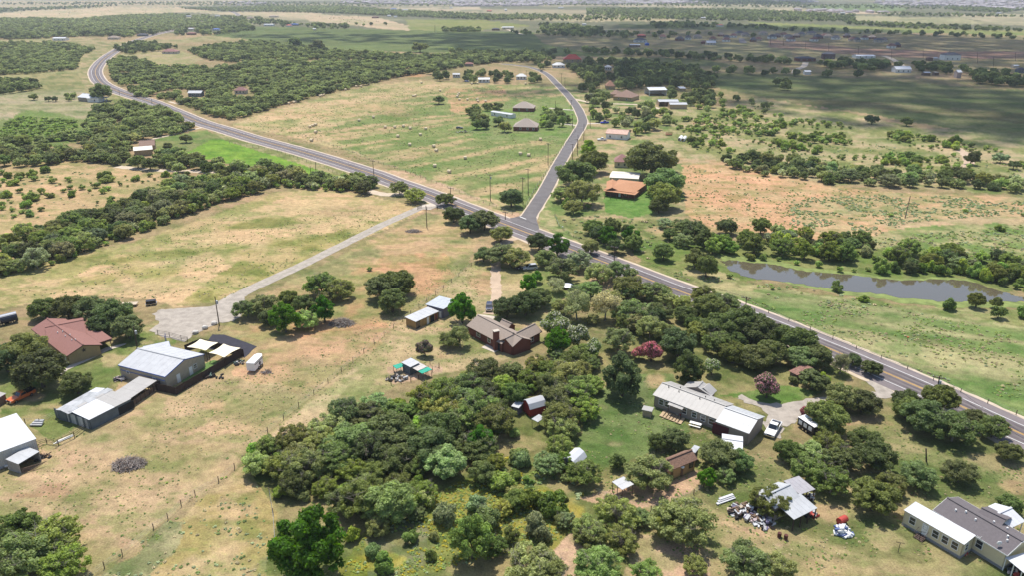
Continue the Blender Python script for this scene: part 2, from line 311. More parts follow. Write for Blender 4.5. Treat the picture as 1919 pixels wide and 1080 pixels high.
paint([(1200, 500), (1340, 510), (1440, 540), (1600, 560), (1700, 575), (2200, 590), (2200, 640), (1440, 600), (1300, 550)], (.38, .36, .17), (.26, .31, .10), .5, 7, 2)
paint([(1300, 545), (1480, 545), (1640, 572), (1919, 615), (2200, 640), (2200, 830), (1919, 782), (1700, 700), (1560, 645), (1440, 595)], (.20, .315, .085), (.38, .385, .18), .47, 7, 1.5, aniso=(-.5, 4), streak=(-.35, 3.2, .35), soft=.2)
blob(1740, 640, 40, 10, MUD, .55, .7, .3); blob(1670, 600, 60, 9, (.42, .40, .2), .6, .8, .15); blob(1850, 690, 50, 9, (.42, .40, .2), .6, .8, .3); blob(1600, 560, 30, 4, PINK, .6)
paint([(1300, 552), (1440, 602), (1560, 652), (1700, 706), (2200, 900), (2200, 920), (1700, 726), (1560, 668), (1440, 616), (1300, 562)], (.23, .27, .09), (.40, .34, .19), .55, 5, .3)
# left side
paint([(-300, 305), (0, 312), (60, 305), (130, 300), (330, 325), (420, 335), (370, 350), (300, 372), (210, 410), (120, 440), (0, 462), (-300, 500)], (.52, .38, .20), (.37, .32, .14), .43, 8, 2, soft=.18)
paint([(-300, 520), (0, 520), (90, 492), (250, 455), (400, 405), (520, 360), (620, 352), (720, 372), (785, 385), (795, 395), (640, 465), (480, 540), (430, 560), (330, 575), (270, 560), (170, 555), (0, 580), (-300, 590)], (.55, .415, .22), (.29, .30, .085), .36, 16, 1.5, streak=(.35, 8, .30), soft=.16)
paint([(0, 505), (250, 452), (420, 395), (520, 358), (560, 360), (430, 412), (300, 460), (120, 520), (0, 540)], (.25, .29, .08), (.44, .36, .17), .52, 10, 2, op=.75)
paint([(480, 470), (700, 415), (780, 392), (640, 465), (480, 540), (380, 565), (330, 572), (400, 520)], (.25, .285, .06), (.45, .37, .17), .50, 14, 2, op=.85)
blob(660, 395, 90, 9, (.36, .25, .14), .55, .9, -.05); blob(160, 540, 120, 10, (.5, .4, .22), .5, .8)
paint([(345, 288), (395, 262), (440, 262), (500, 285), (560, 305), (640, 330), (590, 332), (480, 312), (420, 305)], (.25, .47, .03), (.20, .38, .03), .5, 6, .8)
paint([(270, 262), (380, 243), (430, 258), (500, 282), (430, 262), (395, 262), (350, 285), (320, 285), (285, 275)], (.20, .30, .075), (.30, .33, .12), .45, 9, .8)
paint([(170, 190), (240, 190), (390, 240), (420, 262), (640, 332), (700, 352), (860, 400), (960, 446), (960, 432), (860, 388), (700, 330), (420, 240), (240, 170)], (.28, .31, .10), (.38, .34, .17), .5, 6, .5)
paint([(740, 318), (850, 350), (930, 382), (975, 402), (960, 412), (860, 372), (740, 330), (690, 315)], (.50, .37, .23), (.30, .32, .12), .42, 6, .8)
# triangle between the gravel drive and the lots
paint([(450, 575), (640, 478), (800, 398), (860, 405), (900, 440), (880, 490), (830, 560), (760, 610), (640, 640), (480, 650), (400, 625)], (.27, .29, .115), (.44, .33, .17), .52, 12, 2)
paint([(560, 560), (640, 520), (720, 480), (830, 470), (850, 520), (790, 560), (720, 620), (520, 640), (450, 640)], (.50, .30, .155), (.30, .29, .11), .50, 9, 3, op=.85)
blob(835, 492, 22, 12, (.19, .27, .05), .7, .8, -.6); blob(810, 455, 30, 7, PINK, .5, .9); blob(860, 468, 20, 5, (.2, .27, .06), .6, .9)
# great pasture lower left
paint([(-200, 700), (60, 700), (280, 700), (480, 640), (640, 630), (760, 610), (700, 660), (560, 770), (470, 840), (420, 900), (300, 980), (180, 1090), (-200, 1100)], (.30, .28, .12), (.46, .355, .20), .50, 10, 1.5, soft=.2)
paint([(480, 640), (620, 625), (750, 610), (640, 700), (560, 740), (430, 700)], (.34, .30, .13), (.51, .34, .19), .52, 8, 3, soft=.18, op=.85)
paint([(0, 690), (60, 680), (230, 640), (250, 700), (180, 770), (100, 830), (60, 800), (0, 790)], (.20, .27, .07), (.33, .31, .13), .45, 6, 1)
paint([(200, 640), (300, 600), (330, 640), (260, 690), (190, 700)], (.20, .28, .07), (.4, .34, .17), .48, 6, 1)
for cx, cy, rx, ry, c in ((405, 765, 22, 11, (.50, .33, .19)), (345, 810, 20, 8, (.50, .33, .19)), (330, 822, 60, 14, (.49, .37, .22)), (135, 868, 14, 14, PINK), (95, 920, 48, 17, (.33, .20, .13)), (45, 930, 40, 10, (.24, .13, .075)), (165, 975, 16, 9, (.52, .33, .22)), (235, 1010, 14, 20, PINK), (265, 930, 30, 14, (.48, .37, .22)), (300, 965, 50, 9, (.47, .36, .21)), (340, 935, 12, 12, PINK), (185, 1000, 22, 30, (.46, .35, .20)), (460, 700, 26, 9, (.49, .33, .2)), (60, 745, 18, 8, PINK), (110, 765, 22, 5, PINK), (520, 690, 20, 9, (.52, .33, .2)), (590, 680, 40, 10, (.48, .34, .2)), (410, 855, 40, 8, (.47, .37, .22)), (560, 660, 30, 6, (.48, .33, .18)), (470, 730, 30, 6, (.47, .35, .2))):
    blob(cx, cy, rx, ry, c, .75, .8)
paint([(430, 890), (460, 870), (500, 900), (520, 960), (520, 1090), (180, 1090), (300, 1000), (380, 940)], (.36, .31, .11), (.49, .38, .20), .48, 6, 1.5)
paint([(300, 985), (350, 975), (330, 1030), (260, 1090), (190, 1090)], (.27, .30, .13), (.34, .33, .17), .5, 2.5, 3)
blob(500, 1060, 18, 20, (.29, .32, .17), .6, .9); blob(395, 1010, 36, 16, (.25, .26, .08), .7, .8)
# inside the triangular lot
paint([(470, 838), (600, 740), (700, 660), (800, 570), (900, 480), (950, 450), (1010, 470), (1060, 540), (1020, 640), (960, 672), (880, 690), (760, 715), (640, 775), (540, 826)], (.30, .30, .12), (.49, .39, .215), .52, 9, .8, soft=.2)
paint([(480, 832), (600, 742), (700, 662), (740, 640), (660, 720), (600, 780), (520, 826)], (.51, .41, .235), (.38, .34, .16), .48, 5, .6, streak=(.85, 1.6, .5))
blob(905, 530, 26, 26, (.50, .32, .18), .8, .8); blob(830, 668, 30, 8, (.50, .33, .18), .6, .8); blob(850, 620, 40, 6, (.48, .34, .2), .6, .9); blob(740, 690, 50, 10, (.50, .40, .22), .6, .9)
paint([(725, 690), (765, 676), (830, 690), (830, 700), (770, 716), (735, 722)], (.52, .38, .26), (.48, .35, .23), .5, 5, .6)
paint([(960, 500), (1100, 520), (1120, 560), (1060, 560), (1030, 600), (1000, 530)], (.22, .31, .08), (.36, .34, .15), .5, 7)
# wooded lots bottom centre
paint([(450, 860), (1100, 660), (1300, 560), (1480, 640), (1600, 700), (1560, 760), (1300, 900), (1200, 1090), (500, 1090), (520, 960)], (.20, .235, .07), (.31, .28, .12), .5, 7, 2)
paint([(640, 1060), (700, 985), (830, 920), (870, 900), (980, 900), (1060, 930), (1075, 1000), (1040, 1030), (960, 1020), (850, 1060), (760, 1090), (640, 1090)], (.31, .32, .05), (.23, .28, .06), .48, 3.5, 2)
paint([(690, 1010), (760, 960), (800, 990), (800, 1060), (700, 1085)], (.26, .28, .14), (.24, .26, .09), .5, 2.2, 2)
for cx, cy, rx, ry in ((840, 985, 34, 24), (720, 1055, 50, 16), (1040, 965, 50, 34), (985, 930, 16, 14)): blob(cx, cy, rx, ry, YELW, .8, .9)
blob(1010, 900, 26, 20, (.24, .33, .06), .7, .9); blob(795, 1020, 30, 26, (.28, .31, .16), .5, 1)
paint([(1095, 745), (1180, 700), (1260, 700), (1290, 810), (1200, 855), (1120, 880), (1085, 850), (1090, 800)], (.17, .255, .07), (.21, .28, .10), .5, 7, 1.5)
blob(1232, 715, 24, 16, (.50, .34, .20), .9, .5); blob(1125, 765, 20, 8, (.31, .30, .14), .6); blob(1148, 835, 26, 8, (.42, .32, .19), .7, .8); blob(1310, 808, 16, 7, (.44, .32, .19), .8)
paint([(1085, 935), (1150, 915), (1250, 905), (1310, 880), (1312, 905), (1290, 925), (1240, 945), (1190, 955), (1130, 950)], (.53, .37, .235), (.49, .34, .21), .5, 5, .6)
paint([(1035, 1030), (1075, 1000), (1095, 1030), (1080, 1090), (1040, 1090)], (.50, .37, .24), (.42, .33, .2), .5, 4, 1)
paint([(1190, 1010), (1240, 1000), (1330, 1025), (1350, 1090), (1160, 1090)], (.51, .375, .24), (.40, .32, .18), .47, 3, 2)
paint([(1215, 950), (1330, 910), (1440, 860), (1560, 840), (1660, 780), (1740, 770), (2200, 860), (2200, 1120), (1340, 1120), (1330, 1030), (1240, 1000)], (.20, .245, .075), (.335, .30, .14), .55, 11, 1.5, streak=(-.5, 4, .25), soft=.2)
for cx, cy, rx, ry, c in ((1870, 870, 70, 26, (.44, .32, .19)), (1900, 915, 40, 14, (.49, .31, .18)), (1590, 840, 10, 8, PINK), (1550, 955, 30, 20, (.47, .34, .19)), (1655, 1010, 34, 18, (.42, .34, .18)), (1460, 1025, 12, 7, (.53, .40, .26)), (1400, 995, 50, 7, (.50, .36, .22)), (1370, 985, 20, 6, (.46, .35, .2)), (1330, 820, 10, 5, PINK), (1570, 785, 24, 14, (.45, .28, .16)), (1740, 1035, 6, 5, PINK), (1640, 790, 30, 8, (.43, .30, .17)), (1510, 1075, 40, 10, (.3, .3, .12))): blob(cx, cy, rx, ry, c, .8, .8, .25)
paint([(1340, 740), (1400, 735), (1470, 720), (1540, 735), (1500, 750), (1440, 760), (1380, 745)], (.17, .30, .055), (.22, .32, .09), .5, 6, 1)
blob(1700, 970, 46, 10, (.34, .22, .12), .6, .8, .4)
# overall mottling: damp green against dry straw, at several scales
L_ = CA @ np.array([.3, .6, .1]); gr = CA[..., 1] / (CA[..., 0] + 1e-6)
CA = CA * np.where(gr > 1.02, .82, 1.0)[..., None] * np.array([.86, .795, .79]) * .96
m1_ = fbm(WX / 5.5, WY / 3.2, 301, 5); m2_ = fbm(WX / 22, WY / 13, 302, 4); m3_ = fbm(WX / 90, WY / 60, 303, 3)
nearw = np.clip(PXM / 3.0, .25, 1)
dk = sstep(.50, .68, m1_) * nearw; lt = sstep(.52, .70, 1 - m1_) * nearw
CA = CA * (1 - dk[..., None] * np.array([.32, .16, .36])) * (1 + lt[..., None] * np.array([.11, .08, .08])) * (1 + (m2_ - .5)[..., None] * np.array([.50, .20, .40])) * (1 + (m3_ - .5)[..., None] * np.array([.30, .22, .28]))
lum_ = (CA @ np.array([.3, .6, .1]))[..., None]; CA = (CA * .86 + lum_ * .12) * np.array([.975, .955, .90])
nr, nc = PX.shape
verts = np.stack([WX, WY, np.zeros_like(WX)], -1).reshape(-1, 3)
me = D.meshes.new("ground"); me.vertices.add(nr * nc); me.vertices.foreach_set("co", verts.ravel().astype(np.float32))
i0 = (np.arange(nr - 1)[:, None] * nc + np.arange(nc - 1)[None, :]).ravel()
fc = np.stack([i0, i0 + nc, i0 + nc + 1, i0 + 1], -1).astype(np.int32)
me.loops.add(fc.size); me.loops.foreach_set("vertex_index", fc.ravel()); me.polygons.add(len(fc))
me.polygons.foreach_set("loop_start", np.arange(0, fc.size, 4, dtype=np.int32)); me.update(calc_edges=True)
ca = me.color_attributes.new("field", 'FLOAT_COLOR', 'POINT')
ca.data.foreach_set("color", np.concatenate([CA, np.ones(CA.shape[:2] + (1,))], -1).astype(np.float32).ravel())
gm = D.materials.new("ground"); gm.use_nodes = True; t = gm.node_tree; b = t.nodes["Principled BSDF"]; b.inputs["Roughness"].default_value = 1; b.inputs["Specular IOR Level"].default_value = .05
at = nd(t, "ShaderNodeAttribute", attribute_name="field"); geo = nd(t, "ShaderNodeNewGeometry")
def gnoise(sc, det, rough=.6):
    n = nd(t, "ShaderNodeTexNoise"); n.inputs["Scale"].default_value = sc; n.inputs["Detail"].default_value = det; n.inputs["Roughness"].default_value = rough
    t.links.new(geo.outputs["Position"], n.inputs[0]); return n
def mrange(src, a, b_, c, d):
    m = nd(t, "ShaderNodeMapRange"); m.inputs[1].default_value = a; m.inputs[2].default_value = b_; m.inputs[3].default_value = c; m.inputs[4].default_value = d
    t.links.new(src, m.inputs[0]); return m
n1 = gnoise(.55, 8, .72); m1 = mrange(n1.outputs[0], .3, .7, .66, 1.34)
n2 = gnoise(.09, 4); m2 = mrange(n2.outputs[0], .3, .7, .9, 1.1)
n3 = gnoise(3.2, 3, .7); m3 = mrange(n3.outputs[0], .3, .7, .70, 1.30)
n4 = gnoise(1.1, 5, .7); m4 = mrange(n4.outputs[0], .52, .66, 0, .42)
mu = nd(t, "ShaderNodeMath", operation='MULTIPLY'); t.links.new(m1.outputs[0], mu.inputs[0]); t.links.new(m2.outputs[0], mu.inputs[1])
mu2 = nd(t, "ShaderNodeMath", operation='MULTIPLY'); t.links.new(mu.outputs[0], mu2.inputs[0]); t.links.new(m3.outputs[0], mu2.inputs[1])
vm = nd(t, "ShaderNodeVectorMath", operation='SCALE'); t.links.new(at.outputs["Color"], vm.inputs[0]); t.links.new(mu2.outputs[0], vm.inputs["Scale"])
gt = nd(t, "ShaderNodeVectorMath", operation='MULTIPLY'); t.links.new(vm.outputs[0], gt.inputs[0]); gt.inputs[1].default_value = (.58, .78, .50)
mx = nd(t, "ShaderNodeMix", data_type='RGBA'); t.links.new(m4.outputs[0], mx.inputs[0]); t.links.new(vm.outputs[0], mx.inputs[6]); t.links.new(gt.outputs[0], mx.inputs[7])
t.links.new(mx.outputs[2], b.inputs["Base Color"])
bp = nd(t, "ShaderNodeBump"); bp.inputs["Strength"].default_value = .55; bp.inputs["Distance"].default_value = .35; t.links.new(n4.outputs[0], bp.inputs["Height"]); t.links.new(bp.outputs[0], b.inputs["Normal"])
me.materials.append(gm)
ground = link(D.objects.new("ground", me)); setp(ground, kind='structure')
GCOL = CA

# ---------------------------------------------------------------- roads, drives, water
def smooth(pts, n=8):
    out = []; q = [pts[0]] + pts + [pts[-1]]
    for i in range(1, len(q) - 2):
        for k in range(n):
            t_ = k / n; p0, p1, p2, p3 = q[i - 1], q[i], q[i + 1], q[i + 2]
            out.append(.5 * ((2 * p1) + (p2 - p0) * t_ + (2 * p0 - 5 * p1 + 4 * p2 - p3) * t_ ** 2 + (3 * p1 - p0 - 3 * p2 + p3) * t_ ** 3))
    return out + [pts[-1]]
def ribbon(name, pts, o0, o1, z, m, ragged=0.0, thick=None, n=8, pre=False, skip=None):
    line = pts if pre else smooth([P(*p) for p in pts], n)
    vs_, fs = [], []; rg = random.Random(len(line))
    for i, p in enumerate(line):
        d = (line[min(i + 1, len(line) - 1)] - line[max(i - 1, 0)]); d.z = 0; d.normalize(); nrm = Vector((-d.y, d.x, 0))
        a, b_ = p + nrm * (o0 - rg.uniform(0, ragged)), p + nrm * (o1 + rg.uniform(0, ragged)); a.z = b_.z = z
        e0 = a - nrm * .05; e1 = b_ + nrm * .05; e0.z = e1.z = -.02
        vs_ += [e0, a, b_, e1] if thick else [a, b_]
        if i:
            if thick:
                for k in range(3): fs.append((4 * i - 4 + k, 4 * i + k, 4 * i + k + 1, 4 * i - 3 + k))
            else: fs.append((2 * i - 2, 2 * i, 2 * i + 1, 2 * i - 1))
    o = MB().add(vs_, fs).build(name, m); setp(o, kind='structure'); return o
ASPH = mat("chip seal asphalt", (.152, .132, .130), .9, .20, .12, stretch=(1, 1, 1), bump=.15, fine=20)
ASPH_SH = mat("paler shoulder seal", (.185, .158, .158), .9, .10, .3, bump=.15, fine=20)
ASPH_C = mat("county road seal", (.135, .124, .124), .92, .16, .22, bump=.15, fine=20)
YPAINT = mat("yellow road paint", (.58, .34, .07), .7, .15, .6); WRPAINT = mat("white road paint", (.66, .65, .64), .7, .12, .6)
HW = [(2300, 977), (2060, 874), (1919, 817), (1744, 737), (1615, 681), (1547, 652), (1400, 592), (1272, 546), (1120, 487), (960, 426), (857, 386), (802, 364), (732, 339), (687, 322), (575, 287), (480, 261), (425, 244), (375, 229), (332, 211), (282, 190), (225, 172), (190, 155), (179, 138), (182, 125), (195, 110), (215, 96), (240, 82), (262, 73), (300, 62), (360, 50), (425, 38), (446, 29), (436, 22), (400, 14)]
hwl = smooth([P(*p) for p in HW], 10)
ribbon("road_shoulder", hwl, -7.1, 7.1, .056, CALICHE, .5, True, pre=True)
ribbon("highway_shoulder", hwl, -6.2, 6.2, .10, ASPH_SH, .08, True, pre=True)
ribbon("highway", hwl, -3.6, 3.6, .115, ASPH, .02, pre=True)
WEAR = mat("worn wheel track", (.105, .088, .092), .9, .3, .2)
for o0 in (.75, 2.25, -1.25, -2.75): ribbon("wheel_track", hwl, o0, o0 + .5, .122, WEAR, .12, pre=True)
for o0, o1, m in ((.10, .26, YPAINT), (-.26, -.10, YPAINT), (3.42, 3.62, WRPAINT), (-3.62, -3.42, WRPAINT)):
    ribbon("road_marking", hwl, o0, o1, .135, m, pre=True)
CR = [(983, 424), (992, 404), (1014, 370), (1030, 342), (1045, 312), (1062, 282), (1078, 254), (1091, 232), (1090, 218), (1080, 198), (1066, 180), (1052, 165), (1041, 154), (1028, 141), (1010, 131), (985, 124), (940, 119)]
crl = smooth([P(*p) for p in CR], 8)
ribbon("verge_gravel", crl, -3.4, 3.4, .04, CALICHE, .5, True, pre=True)
ribbon("county_road", crl, -2.9, 2.9, .09, ASPH_C, .12, True, pre=True)
def sheet(name, poly, z, m, n=1, jit=0.0, seed=1):
    rg = random.Random(seed); pts = []
    for i, p in enumerate(poly):
        q = poly[(i + 1) % len(poly)]
        for k in range(n):
            w = P(p[0] + (q[0] - p[0]) * k / n, p[1] + (q[1] - p[1]) * k / n); w.x += rg.uniform(-jit, jit); w.y += rg.uniform(-jit, jit); w.z = z; pts.append(w)
    lo = [Vector((v.x, v.y, -.03)) for v in pts]; k = len(pts)
    mb = MB().add(pts + lo, [tuple(range(k))] + [(i, k + i, k + (i + 1) % k, (i + 1) % k) for i in range(k)])
    me_ = D.meshes.new(name); me_.from_pydata([tuple(v) for v in mb.v], [], mb.f); me_.materials.append(m)
    bm = bmesh.new(); bm.from_mesh(me_); bmesh.ops.triangulate(bm, faces=[f for f in bm.faces if len(f.verts) > 4]); bm.to_mesh(me_); bm.free()
    return setp(link(D.objects.new(name, me_)), kind='structure')
# bell mouth of the junction
sheet("junction_paving", [(956, 409), (984, 403), (1004, 403), (1006, 412), (1011, 429), (1000, 434), (960, 418)], .108, ASPH_C, 4, .1)
ribbon("stop_line", [(974, 406), (986, 411)], -.25, .25, .125, WRPAINT)
GRAVP = [(795, 387), (780, 393), (720, 420), (640, 460), (560, 500), (480, 537), (445, 556)]
ribbon("gravel_driveway", GRAVP, -2.1, 2.1, .05, GRAVEL, .25, True)
ribbon("drive_mown_centre", GRAVP[1:-1], -.3, .3, .065, mat("drive centre strip", (.33, .30, .24), .95, .2, .4), .15)
sheet("gravel_yard", [(452, 548), (430, 552), (398, 575), (345, 578), (300, 581), (285, 590), (300, 606), (280, 620), (300, 632), (345, 641), (362, 630), (385, 618), (412, 606), (440, 602), (456, 590), (462, 562)], .06, GRAVEL, 5, .4)
sheet("driveway_apron", [(790, 384), (812, 381), (826, 386), (806, 393), (792, 392)], .075, CONC, 3, .1)
LOT = [(968, 446), (950, 453), (939, 464), (932, 480), (929, 500), (929, 520), (930, 540), (930, 560), (926, 575), (915, 590)]
ribbon("dirt_driveway", LOT, -1.2, 1.2, .045, DIRTM, .7, True)
sheet("concrete_slab_drive", [(884, 600), (896, 590), (930, 594), (916, 606)], .06, CONC, 2, .05)
sheet("patio_slab", [(902, 652), (917, 644), (940, 654), (927, 662)], .06, CONC, 1)
sheet("gravel_driveway_east", [(1640, 712), (1660, 722), (1676, 736), (1668, 747), (1640, 748), (1560, 757), (1536, 770), (1500, 780), (1490, 795), (1468, 800), (1462, 822), (1446, 824), (1424, 792), (1436, 790), (1440, 775), (1410, 760), (1384, 748), (1388, 740), (1430, 757), (1480, 757), (1525, 748), (1550, 745), (1610, 742), (1640, 735), (1625, 716)], .074, GRAVEL, 4, .5)
sheet("house_walkway", [(112, 700), (130, 686), (200, 652), (237, 644), (235, 647), (205, 657), (128, 694), (113, 706)], .06, CONC, 2, .1)
sheet("concrete_drive", [(1034, 322), (1048, 318), (1063, 324), (1056, 332), (1040, 333)], .06, CONC, 1)
ribbon("concrete_drive", [(1075, 206), (1050, 204), (1030, 202)], -1.5, 1.5, .05, CONC, .1, True)
ribbon("concrete_drive", [(1085, 235), (1068, 233), (1052, 231)], -1.5, 1.5, .05, CONC, .1, True)
ribbon("concrete_drive", [(1100, 231), (1115, 231), (1128, 231)], -1.4, 1.4, .05, CONC, .1, True)
ribbon("caliche_drive", [(1071, 184), (1085, 187), (1110, 192), (1150, 194), (1200, 196), (1240, 204)], -1.8, 1.8, .05, CALICHE, .4, True)
ribbon("caliche_drive", [(385, 238), (372, 240), (345, 246), (300, 257), (268, 264)], -1.4, 1.4, .053, CALICHE, .3, True)
ribbon("caliche_drive", [(805, 372), (775, 362), (720, 364), (660, 350), (560, 340), (450, 326), (390, 322), (280, 318), (220, 312)], -2.0, 2.0, .053, CALICHE, .9, True)
ribbon("caliche_drive", [(317, 190), (335, 194), (345, 190)], -1.2, 1.2, .053, CALICHE, .2, True)
ribbon("caliche_drive", [(940, 50), (955, 56), (980, 64)], -3, 3, .053, CALICHE, .3, True)
ribbon("dirt_track", [(1780, 262), (1790, 275), (1810, 290), (1815, 308), (1795, 312), (1770, 315)], -2, 2, .04, DIRTM, 1, True)
ribbon("caliche_drive", [(1656, 104), (1672, 110), (1690, 122), (1705, 132)], -3, 3, .05, CALICHE, .5, True)
ribbon("caliche_drive", [(1490, 137), (1492, 130), (1506, 124), (1510, 116)], -3, 3, .05, CALICHE, .5, True)
sheet("far_road", [(1384, 71), (1394, 71), (1400, 80), (1386, 80)], .1, ASPH, 1)
sheet("garden_mat", [(378, 655), (398, 628), (420, 628), (481, 650), (458, 672), (452, 660)], .05, mat("black weed mat", (.035, .034, .045), .9, .2, 1), 3, .1)
sheet("turf_lawn", [(340, 716), (345, 700), (400, 676), (412, 678), (398, 690), (345, 722)], .06, mat("artificial turf", (.10, .17, .045), .95, .12, .8), 2, .05)
for w_ in ([(1278, 470), (1340, 505)],): pass
WATER = D.materials.new("pond water"); WATER.use_nodes = True; wt = WATER.node_tree; wb = wt.nodes["Principled BSDF"]
wb.inputs["Base Color"].default_value = (.10, .085, .055, 1); wb.inputs["Roughness"].default_value = .04; wb.inputs["Specular IOR Level"].default_value = .9; wb.inputs["IOR"].default_value = 1.6
wn_ = nd(wt, "ShaderNodeTexNoise"); wn_.inputs["Scale"].default_value = 1.1; wn_.inputs["Detail"].default_value = 4; wbp = nd(wt, "ShaderNodeBump"); wbp.inputs["Strength"].default_value = .12; wbp.inputs["Distance"].default_value = .08
wg = nd(wt, "ShaderNodeNewGeometry"); wt.links.new(wg.outputs["Position"], wn_.inputs[0]); wt.links.new(wn_.outputs[0], wbp.inputs["Height"]); wt.links.new(wbp.outputs[0], wb.inputs["Normal"])
POND = [(1352, 490), (1372, 487), (1400, 492), (1440, 494), (1465, 498), (1500, 508), (1560, 513), (1620, 518), (1650, 523), (1700, 526), (1760, 524), (1810, 526), (1840, 535), (1870, 545), (1905, 555), (1960, 566), (1990, 572), (1980, 578), (1919, 566), (1850, 567), (1800, 567), (1760, 566), (1700, 560), (1640, 551), (1595, 548), (1540, 539), (1490, 531), (1440, 526), (1400, 520), (1378, 512), (1362, 500)]
sheet("pond_bank", [(x + (1665 - x) * -.02, y + (y - 528) * .22 + (1 if y > 528 else -1) * 3) for x, y in POND], .03, mat("muddy bank", (.17, .21, .06), .9, .35, .3), 4, .8)
sheet("pond_water", POND, .06, WATER, 4, .7)
# ---------------------------------------------------------------- buildings
CLEAR = []
def frame3(A, B, C, h):
    """eave corners in the photograph: A to B along the ridge, C across from B -> rectangle at height h"""
    a, b_, c = P(*A, h), P(*B, h), P(*C, h); d = b_ - a; L = d.length; d.normalize(); n = Vector((-d.y, d.x, 0)); W = (c - b_).dot(n)
    return a, d, n * (1 if W > 0 else -1), L, abs(W)
class Blk:
    """gable / shed / hip block; along = eave direction, across = away from eave AB"""
    def __init__(s, T, A, B, C, h, rise=1.2, kind='gable', rm=GREY_METAL, wm=WALL_TAN, eave=.4, gend=.3, z0=0.0, walls=True, panels=0, fascia=None, hb=None, ridge=True, inset=(0, 0, 0, 0), shed_drop=0.0, split=None, wside=(1, 1, 1, 1), pmats=None):
        s.T = T; s.o, s.a, s.n, s.L, s.W = frame3(A, B, C, h) if not isinstance(A, tuple) or len(A) == 2 else (A, B, C, 0, 0)
        s.h, s.rise = h, rise; L, W = s.L, s.W; pt = s.pt
        cp_ = [to_px(*pt(x, y, z)) for x in (0, L) for y in (0, W) for z in (.3, h + max(0, rise))]; CLEAR.append((min(c[0] for c in cp_), max(c[0] for c in cp_), min(c[1] for c in cp_), max(c[1] for c in cp_)))
        th = .10
        if kind == 'gable':
            e0, e1, r0, r1 = pt(0, 0, h), pt(L, 0, h), pt(0, W / 2, h + rise), pt(L, W / 2, h + rise); f0, f1 = pt(0, W, h), pt(L, W, h)
            faces = [(e0, e1, r1, r0), (f1, f0, r0, r1)]
        elif kind == 'hip':
            q = min(W / 2, L / 2.05); e0, e1, f0, f1 = pt(0, 0, h), pt(L, 0, h), pt(0, W, h), pt(L, W, h); r0, r1 = pt(q, W / 2, h + rise), pt(L - q, W / 2, h + rise)
            faces = [(e0, e1, r1, r0), (f1, f0, r0, r1), (e1, f1, r1), (f0, e0, r0)]
        else:  # shed: eave AB at h, far side at h + rise
            faces = [(pt(0, 0, h), pt(L, 0, h), pt(L, W, h + rise), pt(0, W, h + rise))]
        if panels and kind in ('gable', 'shed'):
            for fi, f in enumerate(faces):
                n = max(1, round(L / panels)); v0, v1, v2, v3 = f
                for k in range(n):
                    t0, t1 = k / n, (k + 1) / n; g = .012 / max(.1, L / n)
                    q = [v0.lerp(v1, t0 + g * 0), v0.lerp(v1, t1), v3.lerp(v2, t1), v3.lerp(v2, t0)]; mb = MB(); mb.slab(q, .06)
                    for t_ in (t0,):
                        a0, a1 = v0.lerp(v1, t_), v3.lerp(v2, t_); w = (v1 - v0).normalized() * .03
                        up = Vector((0, 0, .022)); mb.slab([a0 - w + up, a0 + w + up, a1 + w + up, a1 - w + up], .03)
                    m = rm if not pmats else pmats[(k + fi * 3) % len(pmats)]
                    mb.build("roof_panel", m, T)
        else:
            mb = MB()
            for f in faces: mb.slab(list(f), th)
            s.roof = mb.build("roof", rm, T)
        if kind == 'gable' and ridge:
            mb = MB(); mb.slab([r0 - s.n * .18 + Vector((0, 0, .10)), r1 - s.n * .18 + Vector((0, 0, .10)), r1 + Vector((0, 0, .17)), r0 + Vector((0, 0, .17))], .08).slab([r0 + Vector((0, 0, .17)), r1 + Vector((0, 0, .17)), r1 + s.n * .18 + Vector((0, 0, .10)), r0 + s.n * .18 + Vector((0, 0, .10))], .08); mb.build("ridge_cap", rm, T)
        if fascia:
            mb = MB()
            for f in faces:
                for i in range(len(f)):
                    p, q = f[i], f[(i + 1) % len(f)]
                    if kind != 'shed' and (i == 2 or (len(f) == 3)): continue
                    d = (q - p).normalized(); o = d.cross(Vector((0, 0, 1))) * .05
                    mb.slab([p - o + Vector((0, 0, -.01)), p + o * .9 + Vector((0, 0, -.01)), q + o * .9 + Vector((0, 0, -.01)), q - o + Vector((0, 0, -.01))], .2)
            mb.build("fascia", fascia, T)
        s.i0 = (gend + inset[3], eave + inset[0]); s.i1 = (L - gend - inset[1], W - eave - inset[2]); x0, y0 = s.i0; x1, y1 = s.i1
        if walls:
            def hz(y): return h + (rise * (1 - abs(y - W / 2) / (W / 2)) if kind == 'gable' else rise * y / W if kind == 'shed' else 0) - th - .005
            tw = .12; mb = MB(); mid = W / 2
            def wall(p, q, hp, hq, hm=None, mp=None):
                d = Vector((q[0] - p[0], q[1] - p[1], 0)).normalized(); nn = Vector((-d.y, d.x, 0)) * tw
                prof = [(p, z0)] + [(q, z0), (q, hq)] + ([(mp, hm)] if hm else []) + [(p, hp)]
                A_ = [s.pt(v[0], v[1], z) for v, z in prof]; nw = s.a * nn.x + s.n * nn.y; B_ = [v + nw for v in A_]; n = len(A_)
                mb.add(A_ + B_, [tuple(range(n)), tuple(range(2 * n - 1, n - 1, -1))] + [(i, n + i, n + (i + 1) % n, (i + 1) % n) for i in range(n)])
            if wside[0]: wall((x0, y0), (x1, y0), hz(y0), hz(y0))
            if wside[1]: wall((x1, y0), (x1, y1), hz(y0), hz(y1), *((hz(mid), (x1, mid)) if kind == 'gable' else ()))
            if wside[2]: wall((x1, y1), (x0, y1), hz(y1), hz(y1))
            if wside[3]: wall((x0, y1), (x0, y0), hz(y1), hz(y0), *((hz(mid), (x0, mid)) if kind == 'gable' else ()))
            mb.build("wall", wm, T)
        elif walls is None: pass
    def pt(s, x, y, z): v = s.o + s.a * x + s.n * y; return Vector((v.x, v.y, z))
